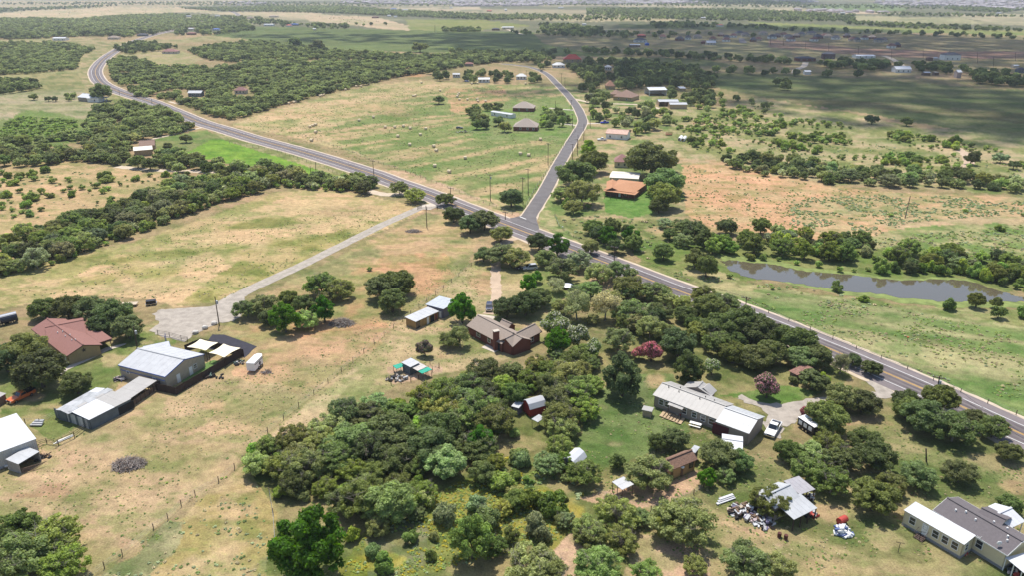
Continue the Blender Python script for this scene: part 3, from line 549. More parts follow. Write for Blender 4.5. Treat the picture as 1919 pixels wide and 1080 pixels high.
    def side(s, i, t, off=0.03):
        """point and directions on wall side i (0 eave AB, 1 end B, 2 far eave, 3 end A) at fraction t"""
        x0, y0 = s.i0; x1, y1 = s.i1
        if i == 0: return s.pt(x0 + (x1 - x0) * t, y0 - off, 0), s.a, -s.n
        if i == 1: return s.pt(x1 + off, y0 + (y1 - y0) * t, 0), s.n, s.a
        if i == 2: return s.pt(x0 + (x1 - x0) * t, y1 + off, 0), s.a, s.n
        return s.pt(x0 - off, y0 + (y1 - y0) * t, 0), s.n, -s.a
    def win(s, i, t, w=1.0, h=1.2, z=.9, frame=TRIMW):
        p, d, o = s.side(i, t); T = s.T
        def rect(w_, h_, zc, depth, cx=0): a_ = p + d * (cx - w_ / 2) + o * depth; b_ = p + d * (cx + w_ / 2) + o * depth; return [Vector((a_.x, a_.y, zc - h_ / 2)), Vector((b_.x, b_.y, zc - h_ / 2)), Vector((b_.x, b_.y, zc + h_ / 2)), Vector((a_.x, a_.y, zc + h_ / 2))]
        zc = z + h / 2; mb = MB()
        for (ww, hh, cx, zz) in ((w + .16, .09, 0, z - .045), (w + .16, .09, 0, z + h + .045), (.09, h, -w / 2 - .045, zc), (.09, h, w / 2 + .045, zc), (w, .05, 0, zc)):
            f, g = rect(ww, hh, zz, .05, cx), rect(ww, hh, zz, -.04, cx); mb.add(f + g, [(0, 1, 2, 3), (7, 6, 5, 4), (0, 4, 5, 1), (1, 5, 6, 2), (2, 6, 7, 3), (3, 7, 4, 0)])
        fo = mb.build("window", frame, T)
        f, g = rect(w, h, zc, .012), rect(w, h, zc, -.03); pm = MB().add(f + g, [(0, 1, 2, 3), (7, 6, 5, 4), (0, 4, 5, 1), (1, 5, 6, 2), (2, 6, 7, 3), (3, 7, 4, 0)])
        po = link(D.objects.new("pane", pm.mesh("pane", GLASS, world_loc(T)))); po.parent = fo
    def door(s, i, t, w=.95, h=2.05, m=TRIMW, z=0.0, name="door"):
        p, d, o = s.side(i, t); ang = math.atan2(d.y, d.x); c = p + o * .01; MB().box((c.x, c.y, z + h / 2 + .02), (w, .08, h), ang).build(name, m, s.T)
    def post(s, x, y, hh, r=.06, m=DKWOOD, z0=0): p = s.pt(x, y, 0); MB().box((p.x, p.y, (hh + z0) / 2), (2 * r, 2 * r, hh - z0)).build("post", m, s.T)
    def vents(s, spots, m=TRIMW, r=.11):
        for x, y in spots:
            z = s.h + s.rise * (1 - abs(y - .5) * 2); p = s.pt(x * s.L, y * s.W, z); MB().tube(p + Vector((0, 0, -.1)), p + Vector((0, 0, .35)), r, r, 8).build("roof_vent", m, s.T)
def T_(px, py, name, label, cat, group=None): return thing(name, P(px, py), label, cat, group)
def HB(T, x0, x1, yb, dep, h, rise, kind, rm_, wm_, sk=0.0, **k):
    """house block from the pixel span of its front wall foot; dep metres deep, sk turns it"""
    a, b_ = P(x0, yb - sk), P(x1, yb + sk); d = (b_ - a).normalized(); n = Vector((-d.y, d.x, 0)); c = b_ + n * dep
    return Blk(T, to_px(a.x, a.y, h), to_px(b_.x, b_.y, h), to_px(c.x, c.y, h), h, rise, kind, rm_, wm=wm_, **k)
# red brown ranch house on the left
T = T_(150, 668, "ranch_house", "ranch house with red brown shingle roof and a star on its tan gable wall", "house")
b1 = Blk(T, (58, 617), (124, 669), (186, 643), 2.7, 1.5, rm=RED_SHINGLE, wm=WALL_TAN, eave=.5, gend=.45, fascia=mat("brown fascia", (.10, .06, .045)))
Blk(T, (184, 644), (128, 616), (142, 630), 2.75, .25, 'shed', RED_SHINGLE, walls=False)
b1b = Blk(T, (162, 625), (88, 640), (70, 612), 2.7, 1.4, rm=RED_SHINGLE, wm=WALL_TAN, eave=.4)
b1c = Blk(T, (186, 643), (140, 609), (162, 601), 2.68, .05, 'shed', RED_SHINGLE, wm=WALL_TAN, walls=False)
bp = Blk(T, (150, 612), (186, 643), (207, 634), 2.55, -.35, 'shed', RED_SHINGLE, walls=False)
for k in range(4): bp.post(bp.L * (.1 + k * .28), bp.W - .2, 2.1)
b1.vents([(.45, .35), (.5, .45), (.62, .4), (.66, .5), (.78, .42), (.82, .48)], TRIMW, .12)
for t_ in [x / 16 for x in range(1, 16)]:
    p, d, o = b1.side(1, t_); MB().box((p.x, p.y, 1.2), (.05, .05, 2.4)).build("batten", WALL_TAN, T)
p, d, o = b1.side(1, .5); st = MB(); c = p + o * .06
pts = []
for k in range(10):
    r = .62 if k % 2 == 0 else .26; a = math.pi / 2 + k * math.pi / 5; q = c + d * (r * math.cos(a)); pts.append(Vector((q.x, q.y, 2.7 + r * math.sin(a))))
st.add(pts + [q - o * .05 for q in pts], [tuple(range(10)), tuple(range(19, 9, -1))] + [(i, 10 + i, 10 + (i + 1) % 10, (i + 1) % 10) for i in range(10)]); st.build("wall_star", mat("dark star", (.06, .05, .04)), T)
b1.win(0, .82, 1.2, 1.1); b1.door(0, .9)
# metal workshop
T = T_(310, 700, "metal_workshop", "big tan metal building with pale metal roof and blue trim inside the dark fence", "building")
b2 = Blk(T, (221, 685), (309, 707), (380, 664), 3.3, 1.5, rm=LTGREY_METAL, wm=mat("beige ribbed cladding", (.45, .385, .29), .7, .05, 1), eave=.12, gend=.12, panels=1.9, fascia=BLUETRIM)
Blk(T, (268, 650), (316, 640), (311, 650), 3.2, -.2, 'shed', LTGREY_METAL, walls=False, panels=2.2, fascia=BLUETRIM)
b2.door(1, .30, 1.0, 2.1); b2.door(1, .62, 1.0, 2.1); b2.win(1, .74, .9, 1.0, 1.1); b2.win(0, .18, .8, .6, 1.6); b2.win(0, .75, .8, .6, 1.6)
for t_ in [x / 30 for x in range(1, 30)]:
    p, d, o = b2.side(1, t_); hz = 3.1 + 1.45 * (1 - abs(t_ - .5) * 2); MB().box((p.x, p.y, hz / 2), (.06, .06, hz - .1)).build("cladding_rib", MATS["beige ribbed cladding"], T)
mb = MB(); p, d, o = b2.side(0, .5); q0, q1 = b2.side(0, .02)[0], b2.side(0, .98)[0]; mb.tube((q0.x, q0.y, 2.1), (q1.x, q1.y, 2.1), .07); mb.build("gutter", BLUETRIM, T)
for k, (xx, yy) in enumerate(((313, 646), (312, 650))):
    q = P(xx, yy); MB().box((q.x, q.y, 1.5), (.1, .1, 3)).build("post", BLUETRIM, T)
# long shed linking to it
T = T_(230, 740, "covered_run", "long narrow lean-to with beige metal roof between the workshop and the patchwork shed", "shed")
Blk(T, (245, 747), (294, 714), (265, 706), 2.3, .35, 'shed', TAN_ROOF, wm=WALL_TAN, eave=.1, panels=2.4, wside=(0, 0, 1, 0))
bb = Blk(T, (245, 747), (294, 714), (265, 706), 2.2, .0, 'shed', TAN_ROOF, walls=False)
for k in range(6):
    p0, p1 = bb.pt(bb.L * k / 6 + .05, .15, 0), bb.pt(bb.L * (k + 1) / 6 - .05, .15, 0); ang = math.atan2((p1 - p0).y, (p1 - p0).x); c = (p0 + p1) / 2
    for j in range(5): MB().box((c.x, c.y, .2 + j * .25), ((p1 - p0).length, .04, .2), ang).build("board", BRNWOOD, T)
    bb.post(bb.L * k / 6, .15, 2.15)
T = T_(180, 770, "patchwork_shed", "low metal shed with patchwork roof of grey, white and galvanised sheets and dark walls", "shed")
b3 = Blk(T, (167, 788), (246, 748), (210, 729), 2.5, .3, 'shed', GREY_METAL, wm=STEELBLUE, eave=.1, gend=.1, panels=1.9, pmats=[WHITE_METAL, WHITE_METAL, WHITE_METAL, TAN_ROOF, TAN_ROOF, TAN_ROOF, TAN_ROOF])
b3b = Blk(T, (132, 773), (212, 731), (197, 730), 2.8, .0, 'shed', GALV, wm=STEELBLUE, eave=.05, gend=.1, panels=2.2, pmats=[GALV, TAN_ROOF, GALV, TAN_ROOF], walls=False)
b3c = Blk(T, (104, 769), (180, 727), (197, 732), 2.4, .4, 'shed', GALV, wm=STEELBLUE, eave=.1, gend=.1, panels=2.0, pmats=[GALV, LTGREY_METAL, GALV, GALV, WHITE_METAL])
b3d = Blk(T, (128, 777), (208, 737), (197, 731), 2.7, .2, 'shed', GALV, walls=False, panels=2.2)
q0, q1 = P(105, 783), P(167, 805); 
for k in range(14):
    a = q0.lerp(q1, (k + .5) / 14); ang = math.atan2((q1 - q0).y, (q1 - q0).x); MB().box((a.x, a.y, 1.15), ((q1 - q0).length / 14 - .03, .06, 2.3), ang).build("wall_sheet", [STEELBLUE, GALV, LTGREY_METAL][k % 3], T)
b3.door(0, .86, 3.6, 1.8, DARKM, .1, "bay_shade_panel")  # dark panel on the closed wall, painted shade for a bay's inside
# white barn, left edge
T = T_(20, 850, "white_barn", "pale metal barn with bright white roof cut by the left edge", "barn")
bw = Blk(T, (-60, 870), (68, 823), (-6, 792), 3.6, .5, 'shed', WHITE_METAL, wm=mat("pale ribbed cladding", (.50, .49, .46), .7, .06), eave=.1, gend=.1, panels=2.2)
for k in range(1, 34):
    p, d, o = bw.side(0, k / 34); MB().box((p.x, p.y, 1.7), (.07, .07, 3.4)).build("cladding_rib", MATS["pale ribbed cladding"], T)
T = T_(45, 870, "open_shed", "small open fronted shed with grey metal roof against the white barn", "shed")
bo = Blk(T, (34, 871), (74, 847), (54, 839), 2.2, .3, 'shed', GREY_METAL, wm=mat("grey plank wall", (.33, .31, .29), .9, .2), eave=.05, gend=.05, panels=2, wside=(0, 1, 1, 1))
for k in range(8):
    p0 = bo.pt(bo.L * .05, -.1, 0); p1 = bo.pt(bo.L * (.3 + .07 * k), -.5 - .1 * k, 0); MB().tube((p0.x, p0.y, .2 + .12 * k), (p1.x + 1, p1.y, .15 + .1 * k), .06, .06, 4).build("leaning_plank", BRNWOOD, T)
T = T_(8, 740, "plank_shed", "small weathered plank shed at the left edge near the orange pickup", "shed")
Blk(T, (-8, 750), (12, 738), (2, 728), 2.0, .3, 'shed', TAN_ROOF, wm=BRNWOOD, eave=.05, panels=2)
# brick house
T = T_(950, 640, "brick_house", "brick ranch house with taupe shingle roof, tall brick chimney and patio", "house")
FAS = mat("brown fascia", (.10, .06, .045))
h1 = Blk(T, (874, 611), (940, 646), (975, 625), 2.6, 1.9, rm=BROWN_SHINGLE, wm=BRICK, eave=.5, gend=.3, fascia=FAS)
h2 = Blk(T, (960, 651), (1016, 622), (994, 610), 2.6, 1.5, rm=BROWN_SHINGLE, wm=BRICK, eave=.45, gend=.35, fascia=FAS)
h3 = Blk(T, (938, 638), (961, 651), (990, 634), 2.62, 1.5, rm=BROWN_SHINGLE, wm=BRICK, eave=.35, gend=.2)
h4 = Blk(T, (968, 612), (950, 604), (936, 613), 2.62, 1.3, rm=BROWN_SHINGLE, wm=BRICK, eave=.3)
h2.win(0, .2, .8, 1.3); h2.win(0, .72, .9, 1.3); h3.win(0, .5, .9, 1.3); h1.win(0, .62, 1.0, 1.3); h1.door(0, .88, 1.6, 2.1, GLASS, name="patio_door"); h1.win(0, .3, 1.4, 1.2)
q = P(930, 657); mb = MB()
mb.box((q.x, q.y + .2, 2.6), (1.35, .95, 5.2), .45); ch_ = mb.build("chimney", BRICK, T); cp = MB().box((q.x, q.y + .2, 5.28), (1.6, 1.2, .16), .45); co_ = link(D.objects.new("chimney_cap", cp.mesh("chimney_cap", CONC, world_loc(T)))); co_.parent = ch_
for k in range(5): q = P(878 + k * 9, 626 + k * 4.6); MB().box((q.x, q.y, 1.15), (.12, .12, 2.3)).build("post", BRICK, T)
# two small sheds
T = T_(825, 578, "storage_shed", "square grey shed with pale patched metal roof next to the dirt driveway", "shed")
s1 = Blk(T, (797, 571), (831, 580), (849, 563), 3.0, .25, 'shed', mat("pale patched roof", (.40, .43, .47), .55, .12, 1.2), wm=WALL_PURP, eave=.25, panels=1.8); s1.door(0, .8, .9, 1.9)
T = T_(795, 600, "garden_cabin", "narrow ochre cabin with pale blue grey metal roof below the square shed", "shed")
s2 = Blk(T, (779, 604), (823, 584), (804, 576), 2.3, .25, 'shed', LTGREY_METAL, wm=WALL_YEL, eave=.15, panels=1.6)
s2.door(0, .08, 1.4, 1.9, GLASS, .1, "glass_door"); s2.door(0, .52, .8, 1.9, TRIMW); s2.door(0, .72, 1.4, 1.9, DARKM, 0, "bay_shade_panel"); s2.door(0, .9, .8, 1.9, mat("dull red door", (.18, .05, .04)))  # the bay is a dark panel, its inner shade put into the colour
# chicken pen
T = T_(775, 700, "chicken_coop", "grey chicken coop with pale metal roofs and green tarpaulins in a dirt pen", "coop")
c1 = Blk(T, (752, 680), (769, 689), (785, 680), 2.3, .15, 'shed', LTGREY_METAL, wm=STEELBLUE, eave=.1, panels=1.7)
c2 = Blk(T, (770, 689), (783, 696), (796, 686), 1.9, .1, 'shed', mat("dusty tin roof", (.46, .43, .40), .6, .1), walls=False, panels=1.4)
TARP = mat("green tarpaulin", (.01, .30, .20), .6, .15, 1.2)
c3 = Blk(T, (783, 696), (791, 701), (804, 690), 1.8, .05, 'shed', TARP, walls=False)
c4 = Blk(T, (736, 686), (743, 692), (754, 684), 1.5, .05, 'shed', TARP, walls=False)
for blk in (c2, c3, c4):
    for x_, y_ in ((.05, .05), (.95, .05), (.05, .95), (.95, .95)): blk.post(blk.L * x_, blk.W * y_, blk.h - .05, .05, BRNWOOD)
# red gambrel shed
T = T_(1003, 768, "gambrel_shed", "small red barn shed with pale metal gambrel roof among the trees", "shed")
RW = mat("barn red boards", (.36, .04, .03), .85, .12, 2)
org = P(1001, 772); ang = math.radians(-62); prof = [(-1.6, 0), (1.6, 0), (1.6, 1.9), (1.05, 2.75), (0, 3.2), (-1.05, 2.75), (-1.6, 1.9)]
MB().prism(prof, -1.9, 1.9, ang, org).build("wall", RW, T)
for a, b_ in (((-1.75, 1.82), (-1.08, 2.79)), ((-1.08, 2.79), (0, 3.26)), ((0, 3.26), (1.08, 2.79)), ((1.08, 2.79), (1.75, 1.82))):
    MB().prism([a, b_, (b_[0], b_[1] + .08), (a[0], a[1] + .08)], -2.05, 2.05, ang, org).build("roof_panel", LTGREY_METAL, T)
CLEAR.append((980, 1024, 742, 784)); T = T_(968, 762, "lean_to_shed", "little pale roofed lean-to left of the red shed", "shed")
Blk(T, (958, 762), (972, 766), (978, 756), 2.0, .2, 'shed', LTGREY_METAL, wm=WALL_PURP, eave=.1)
T = T_(1003, 788, "tin_canopy", "rusty pale tin canopy in front of the red shed", "canopy")
cc_ = Blk(T, (996, 786), (1008, 792), (1018, 782), 1.9, .1, 'shed', GALV, walls=False)
for x_, y_ in ((.05, .05), (.95, .05), (.05, .95), (.95, .95)): cc_.post(cc_.L * x_, cc_.W * y_, 1.85, .05, BRNWOOD)
# long grey metal roofed house
T = T_(1320, 790, "long_house", "long greige house with ribbed grey metal roof and attached garage", "house")
g1 = Blk(T, (1223, 741), (1344, 787), (1375, 758), 2.8, 1.3, rm=TAN_ROOF, wm=WALL_GREY, eave=.35, gend=.3, panels=1.05)
g1b = Blk(T, (1251, 759), (1278, 769), (1284, 758), 2.45, .4, 'shed', TAN_ROOF, walls=False, panels=1.1)
for x_ in (.05, .95): g1b.post(g1b.L * x_, .15, 2.4)
g2 = Blk(T, (1341, 791), (1404, 814), (1435, 782), 3.0, 1.3, rm=GREY_METAL, wm=WALL_GREY, eave=.25, gend=.2, panels=1.05)
g3 = Blk(T, (1333, 744), (1343, 733), (1290, 716), 2.8, 1.2, rm=TAN_ROOF, wm=WALL_GREY, eave=.3, panels=1.1)
g4 = Blk(T, (1333, 742), (1344, 733), (1318, 718), 2.82, 1.1, rm=TAN_ROOF, wm=WALL_GREY, eave=.3, walls=False, ridge=False)
for t_ in (.12, .22, .5, .66, .80): g1.win(0, t_, 1.0, 1.2, 1.0)
g1.win(0, .93, 1.1, 1.3, .9); g2.door(0, .14, 3.4, 2.4, mat("maroon curtain", (.09, .02, .025)), 0, "carport_opening")
g1.vents([(.13, .42), (.30, .40), (.26, .62), (.62, .42), (.66, .6), (.80, .58)], DARKM, .1)
q = P(1290, 792)
for k in range(7):
    a = P(1243 + k * 5.5, 778 + k * 2.2); MB().box((a.x, a.y, .22), (.9, 2.6, .08), -.55).build("deck_board", mat("tan deck boards", (.42, .31, .19), .85, .15), T)
q = P(1207, 775)
T = T_(1213, 780, "well_house", "tiny block pump house beside the evergreen shrubs at the long house", "shed")
MB().box((P(1213, 779).x, P(1213, 779).y, .75), (1.8, 1.5, 1.5), -.4).build("wall", mat("tan block", (.40, .30, .2), .9, .12), T); MB().box((P(1213, 779).x, P(1213, 779).y, 1.57), (2.2, 1.9, .12), -.4).build("roof", TAN_ROOF, T)
# ochre shed with shake roof
T = T_(1285, 880, "ochre_shed", "ochre boarded shed with brown shake gable roof beside the dirt yard", "shed")
o1 = Blk(T, (1262, 881), (1308, 862), (1291, 842), 2.5, 1.1, rm=CEDAR_SHAKE, wm=mat("ochre boards", (.42, .27, .12), .85, .08), eave=.35, gend=.3)
o1b = Blk(T, (1234, 892), (1263, 880), (1247, 860), 2.4, .9, rm=CEDAR_SHAKE, wm=MATS["ochre boards"], eave=.3)
o1.win(0, .82, .9, 1.1, 1.0, DARKM); o1.door(0, .55, .9, 1.9, MATS["ochre boards"])
q = P(1277, 893); MB().tube((q.x, q.y, 0), (q.x, q.y, 1.8), .22, .22, 8).build("downpipe_stand", BRNWOOD, T); MB().ball((q.x, q.y, 2.0), .42, (1, 1, .6), 2).build("white_basin", TRIMW, T)
T = T_(1300, 842, "metal_leanto", "pale metal lean-to at the back corner of the ochre shed", "shed")
Blk(T, (1292, 846), (1303, 850), (1308, 838), 2.6, .1, 'shed', GALV, wm=WALL_PURP, eave=.1)
T = T_(1165, 915, "tin_canopy", "tilted pale blue tin canopy on posts at the left of the dirt yard", "canopy")
o2 = Blk(T, (1147, 904), (1166, 919), (1188, 909), 2.2, .05, 'shed', LTGREY_METAL, walls=False, panels=1.3)
for x_, y_ in ((.03, .05), (.97, .05), (.03, .95), (.97, .95), (.5, .05)): o2.post(o2.L * x_, o2.W * y_, 2.15, .06, BRNWOOD)
T = T_(1074, 872, "gambrel_shed", "small white roofed shed half hidden by a mesquite left of the dirt yard", "shed")
org = P(1075, 874); ang = math.radians(-35); prof = [(-1.5, 0), (1.5, 0), (1.5, 1.6), (1.0, 2.4), (0, 2.8), (-1.0, 2.4), (-1.5, 1.6)]
MB().prism(prof, -1.9, 1.9, ang, org).build("wall", WALL_PURP, T)
for a, b_ in (((-1.7, 1.5), (-1.03, 2.44)), ((-1.03, 2.44), (0, 2.88)), ((0, 2.88), (1.03, 2.44)), ((1.03, 2.44), (1.7, 1.5))): MB().prism([a, b_, (b_[0], b_[1] + .07), (a[0], a[1] + .07)], -2.05, 2.05, ang, org).build("roof_panel", WHITE_METAL, T)
T = T_(1378, 838, "white_canopy", "white double peaked canopy beside the long house garage", "canopy")
w1 = Blk(T, (1352, 840), (1392, 846), (1398, 820), 2.4, .5, 'gable', WHITE_METAL, walls=False, panels=1.5)
for x_, y_ in ((.03, .05), (.97, .05), (.03, .95), (.97, .95)): w1.post(w1.L * x_, w1.W * y_, 2.35, .06, CHROME)
# tin roofed shelter compound
T = T_(1490, 955, "tin_roofed_shelter", "open sided shelter house with grey tin roofs and junk beneath", "building")
t1 = Blk(T, (1452, 955), (1500, 932), (1478, 895), 3.0, 1.0, rm=GREY_METAL, wm=WALL_GREY, eave=.3, panels=1.3)
t2 = Blk(T, (1488, 975), (1532, 953), (1500, 930), 2.5, .6, 'shed', GREY_METAL, walls=False, panels=1.1)
t3 = Blk(T, (1499, 928), (1528, 918), (1504, 892), 2.4, .2, 'shed', mat("ribbed violet grey tin", (.33, .32, .34), .55, .1), walls=False, panels=1.0)
for b_, n in ((t2, 4), (t3, 3)):
    for k in range(n):
        b_.post(b_.L * (.03 + .94 * k / (n - 1)), .12, b_.h - .1, .08); b_.post(b_.L * (.03 + .94 * k / (n - 1)), b_.W - .2, b_.h, .08)
# mobile home with white addition
T = T_(1790, 1010, "mobile_home", "double wide mobile home with dark grey shingles and cream walls in the lower right corner", "mobile home")
m1 = Blk(T, (1748, 957), (1888, 1042), (1935, 1012), 3.2, 1.2, rm=GREY_SHINGLE, wm=WALL_CREAM, eave=.25, gend=.25, z0=.5, fascia=TRIMW)
m1.win(0, .66, 1.0, 1.4, 1.3); m1.vents([(.2, .3), (.3, .4), (.45, .35), (.6, .62), (.75, .7), (.85, .4), (.88, .3)], TRIMW, .14)
m2 = Blk(T, (1868, 999), (1822, 976), (1862, 955), 3.2, 1.1, rm=GREY_SHINGLE, wm=WALL_CREAM, eave=.2, z0=.5)
q = m1.pt(m1.L * .86, .5, 3.4); MB().tube(q, q + Vector((0, 0, .5)), .04).ball((q.x, q.y, q.z + .65), .42, (1, .35, 1), 2).build("satellite_dish", TRIMW, T)
def skirt(blk, sides=(0, 1)):
    for i in sides:
        for j in range(3):
            a, b_ = blk.side(i, 0, .02)[0], blk.side(i, 1, .02)[0]; c = (a + b_) / 2; d = b_ - a
            MB().box((c.x, c.y, .1 + j * .18), (d.length, .04, .12), math.atan2(d.y, d.x)).build("skirting_board", mat("grey skirting", (.30, .30, .31), .8, .1), blk.T)
skirt(m1)
T2 = T_(1760, 1000, "porch_extension", "cream addition with bright white flat roof along the mobile home", "house extension")
m3 = Blk(T2, (1694, 957), (1807, 1022), (1829, 1007), 3.0, .25, 'shed', WHITE_METAL, wm=WALL_CREAM, eave=.12, gend=.12, z0=.5, panels=2.6)
for t_ in (.16, .56, .72, .88): m3.win(0, t_, .95, 1.3, 1.2)
m3.win(1, .4, .8, 1.2, 1.2); m3.door(0, .385, 1.0, 2.1, TRIMW, .5); m3.win(0, .385, .55, .8, 1.7, DARKM); skirt(m3)
for k in range(4):
    p, d, o = m3.side(0, .37); c = p + o * (.3 + .3 * k); MB().box((c.x, c.y, .45 - k * .11), (1.5, .28, .06), math.atan2(d.y, d.x)).build("step", mat("dark deck", (.09, .06, .05)), T2)
for sgn in (-1, 1):
    p, d, o = m3.side(0, .37); a = p + o * .1 + d * .8 * sgn; b_ = p + o * 1.3 + d * .8 * sgn; MB().tube((a.x, a.y, 1.5), (b_.x, b_.y, 1.0), .04).tube((b_.x, b_.y, 0), (b_.x, b_.y, 1.0), .04).build("railing", mat("dark deck", (.09, .06, .05)), T2)
T = T_(1880, 985, "carport", "white ribbed gable carport behind the mobile home", "carport")
m4 = Blk(T, (1869, 1003), (1922, 978), (1860, 946), 2.6, .9, rm=WHITE_METAL, walls=False, panels=1.1)
T = T_(1910, 1050, "carport", "white ribbed carport roof at the lower right corner of the frame", "carport")
m5 = Blk(T, (1884, 1046), (1935, 1088), (1975, 1062), 2.5, .2, 'shed', WHITE_METAL, walls=False, panels=1.1)
for k in range(4): m5.post(m5.L * (.02 + .3 * k), .1, 2.45, .06, TRIMW)
for k in range(4): m4.post(m4.L * (.02 + .3 * k), .1, 2.55, .06, TRIMW); m4.post(m4.L * (.02 + .3 * k), m4.W - .1, 2.55, .06, TRIMW)
# collapsing shed in the wood
T = T_(1497, 700, "ruined_shed", "collapsing rusty brown plank shed under the trees near the highway", "shed")
r1 = Blk(T, (1478, 696), (1494, 704), (1518, 690), 2.0, .3, 'shed', mat("rusty planks", (.24, .13, .10), .9, .35, 2), wm=BRNWOOD, eave=.2, panels=.55)
for k in range(5): q = P(1496 + k * 3, 705 + k); MB().tube((q.x, q.y, 0), (q.x + 1.4, q.y + 1.2, 2.0), .07, .07, 4).build("leaning_plank", BRNWOOD, T)
# houses right of the county road
T = T_(1160, 365, "terracotta_house", "house with terracotta shingle roof, small front gable and deep porch", "house")
k1 = Blk(T, (1132, 354), (1189, 361), (1189, 339), 2.8, 1.6, 'hip', RUST_SHINGLE, wm=BRICK, eave=.9); Blk(T, (1130, 357), (1190, 365), (1190, 359), 2.5, .3, 'shed', RUST_SHINGLE, walls=False)
k1b = Blk(T, (1158, 356), (1158, 340), (1137, 340), 2.9, 1.0, rm=RUST_SHINGLE, wm=mat("brown fascia", (.10, .06, .045)), eave=.2); k1.win(0, .3); k1.win(0, .7); k1.door(0, .5)
for k in range(6): q = P(1133 + k * 11, 372 + k * 1.2); MB().box((q.x, q.y, 1.2), (.15, .15, 2.4)).build("post", BRNWOOD, T)
T = T_(1175, 345, "cream_roofed_barn", "long shed with cream white metal roof behind the terracotta house", "barn")
k2 = Blk(T, (1142, 332), (1197, 335), (1202, 323), 3.2, .6, rm=mat("cream metal", (.72, .66, .56), .5, .05), wm=WALL_CREAM, panels=3)
T = T_(1165, 312, "pink_roofed_house", "small cream cottage with pink brown hip roof between the dark oaks", "house")
k3 = HB(T, 1150, 1178, 314, 10, 2.9, 3.1, 'hip', PINK_SHINGLE, WALL_CREAM, .5, eave=.5); k3.win(0, .3); k3.win(0, .75)
T = T_(1155, 262, "white_cottage", "white cottage with faded orange roof edges beside the grey tree", "house")
k4 = HB(T, 1134, 1175, 261, 9, 3.3, 1.9, 'gable', mat('faded orange roof', (.55, .36, .28), .7, .2, .8), WALL_WHITE, 1.5, eave=.4, fascia=mat('orange edge', (.5, .22, .13))); k4.win(0, .2); k4.win(0, .75); k4.door(0, .5)
T = T_(1165, 185, "brown_roofed_house", "tan house with large brown hip roof, nearer of the two brown roofs", "house")
k5 = HB(T, 1148, 1183, 188.5, 16, 2.9, 4.8, 'hip', mat('brown shingles', (.26, .17, .13), .9, .1), WALL_TAN, 1.5, eave=.5); k5b = HB(T, 1141, 1158, 183, 12, 2.9, 3.0, 'hip', MATS['brown shingles'], WALL_TAN, .5, eave=.4); k5.win(0, .3); k5.win(0, .75)
T = T_(1143, 165, "brown_roofed_house", "house with rusty brown roof, farther of the two brown roofs", "house")
k6 = HB(T, 1136, 1153, 167.5, 12, 3, 4.3, 'hip', mat('rusty shingles', (.30, .16, .105), .9, .1), WALL_TAN, 0, eave=.4); k6.win(0, .4)
T = T_(1232, 170, "blue_white_barn", "open metal barn with white roof in the shaded trees", "barn")
k7 = HB(T, 1216, 1250, 179, 15, 4.6, 1.4, 'gable', WHITE_METAL, WALL_WHITE, -.3, wside=(0, 1, 1, 0))
k7.post(.3, .3, 4.4, .2, TRIMW)
T = T_(1265, 200, "twin_roof_shed", "tan workshop with two pale grey metal roofs, front bay open", "shed")
k8 = HB(T, 1234, 1272, 199, 11, 3.5, .9, 'gable', LTGREY_METAL, mat('tan metal wall', (.48, .35, .22), .7, .06), 0, wside=(0, 1, 1, 1)); k9 = HB(T, 1255, 1288, 204, 9, 3.3, .9, 'gable', LTGREY_METAL, MATS['tan metal wall'])
for k in range(3): k8.post(k8.L * (.02 + .3 * k), .2, 3.5, .15, MATS["tan metal wall"])
T = T_(1280, 166, "small_tin_shed", "little pale roofed shed on the edge of the shaded meadow", "shed")
Blk(T, (1274, 165), (1286, 165), (1286, 162), 2.6, .3, 'shed', WHITE_METAL, wm=WALL_TAN)
T = T_(985, 245, "taupe_roofed_house", "brick ranch house with taupe hip roof in the hay field, nearer one", "house")
k10 = HB(T, 961, 1007, 245.5, 13, 2.6, 4.3, 'hip', mat('pale taupe shingles', (.36, .30, .255), .9, .08), BRICK, .5, eave=.5); k10.win(0, .3); k10.win(0, .6); k10.win(0, .85)  # paler taupe roof tone, used on the farther house too
T = T_(980, 206, "taupe_roofed_house", "brick ranch house with taupe hip roof in the hay field, farther one", "house")
k11 = HB(T, 960, 1000, 209, 13, 2.6, 3.8, 'hip', MATS['pale taupe shingles'], BRICK, .5, eave=.5); k11.win(0, .3); k11.win(0, .7)
T = T_(940, 218, "white_trailer_home", "white trailer home half hidden by oaks left of the taupe roofs", "mobile home")
k12 = HB(T, 919, 958, 219, 5, 2.7, .4, 'gable', WHITE_METAL, WALL_WHITE, 3, eave=.1); k12.win(0, .2); k12.win(0, .8)
# left middle
T = T_(172, 188, "white_farm_building", "white metal farm building with low gable and blue shaded carport", "farm building")
l1 = HB(T, 163, 187, 191.5, 9, 3.2, 1.3, 'gable', WHITE_METAL, WALL_WHITE); l1.win(0, .6); l2 = HB(T, 146, 166, 190, 11, 3.2, 2.2, 'gable', WHITE_METAL, WALL_GREY, .8); l3 = HB(T, 187, 201, 190.5, 6, 3.0, .2, 'shed', WHITE_METAL, WALL_WHITE, walls=False)
for k in range(3): l3.post(l3.L * (.05 + .45 * k), .1, 2.9, .12, BLUETRIM)
T = T_(272, 285, "cream_flat_roofed_shed", "long tan shed with cream metal roof at the edge of the mown lawn", "shed")
l4 = HB(T, 252, 288, 292, 9, 3.2, .4, 'shed', mat('cream metal', (.72, .66, .56)), WALL_TAN, -1.5); HB(T, 262, 292, 283, 10, 3.0, 2.2, 'gable', mat('brown shingles', (.26, .17, .13), .9, .1), WALL_TAN, -1)
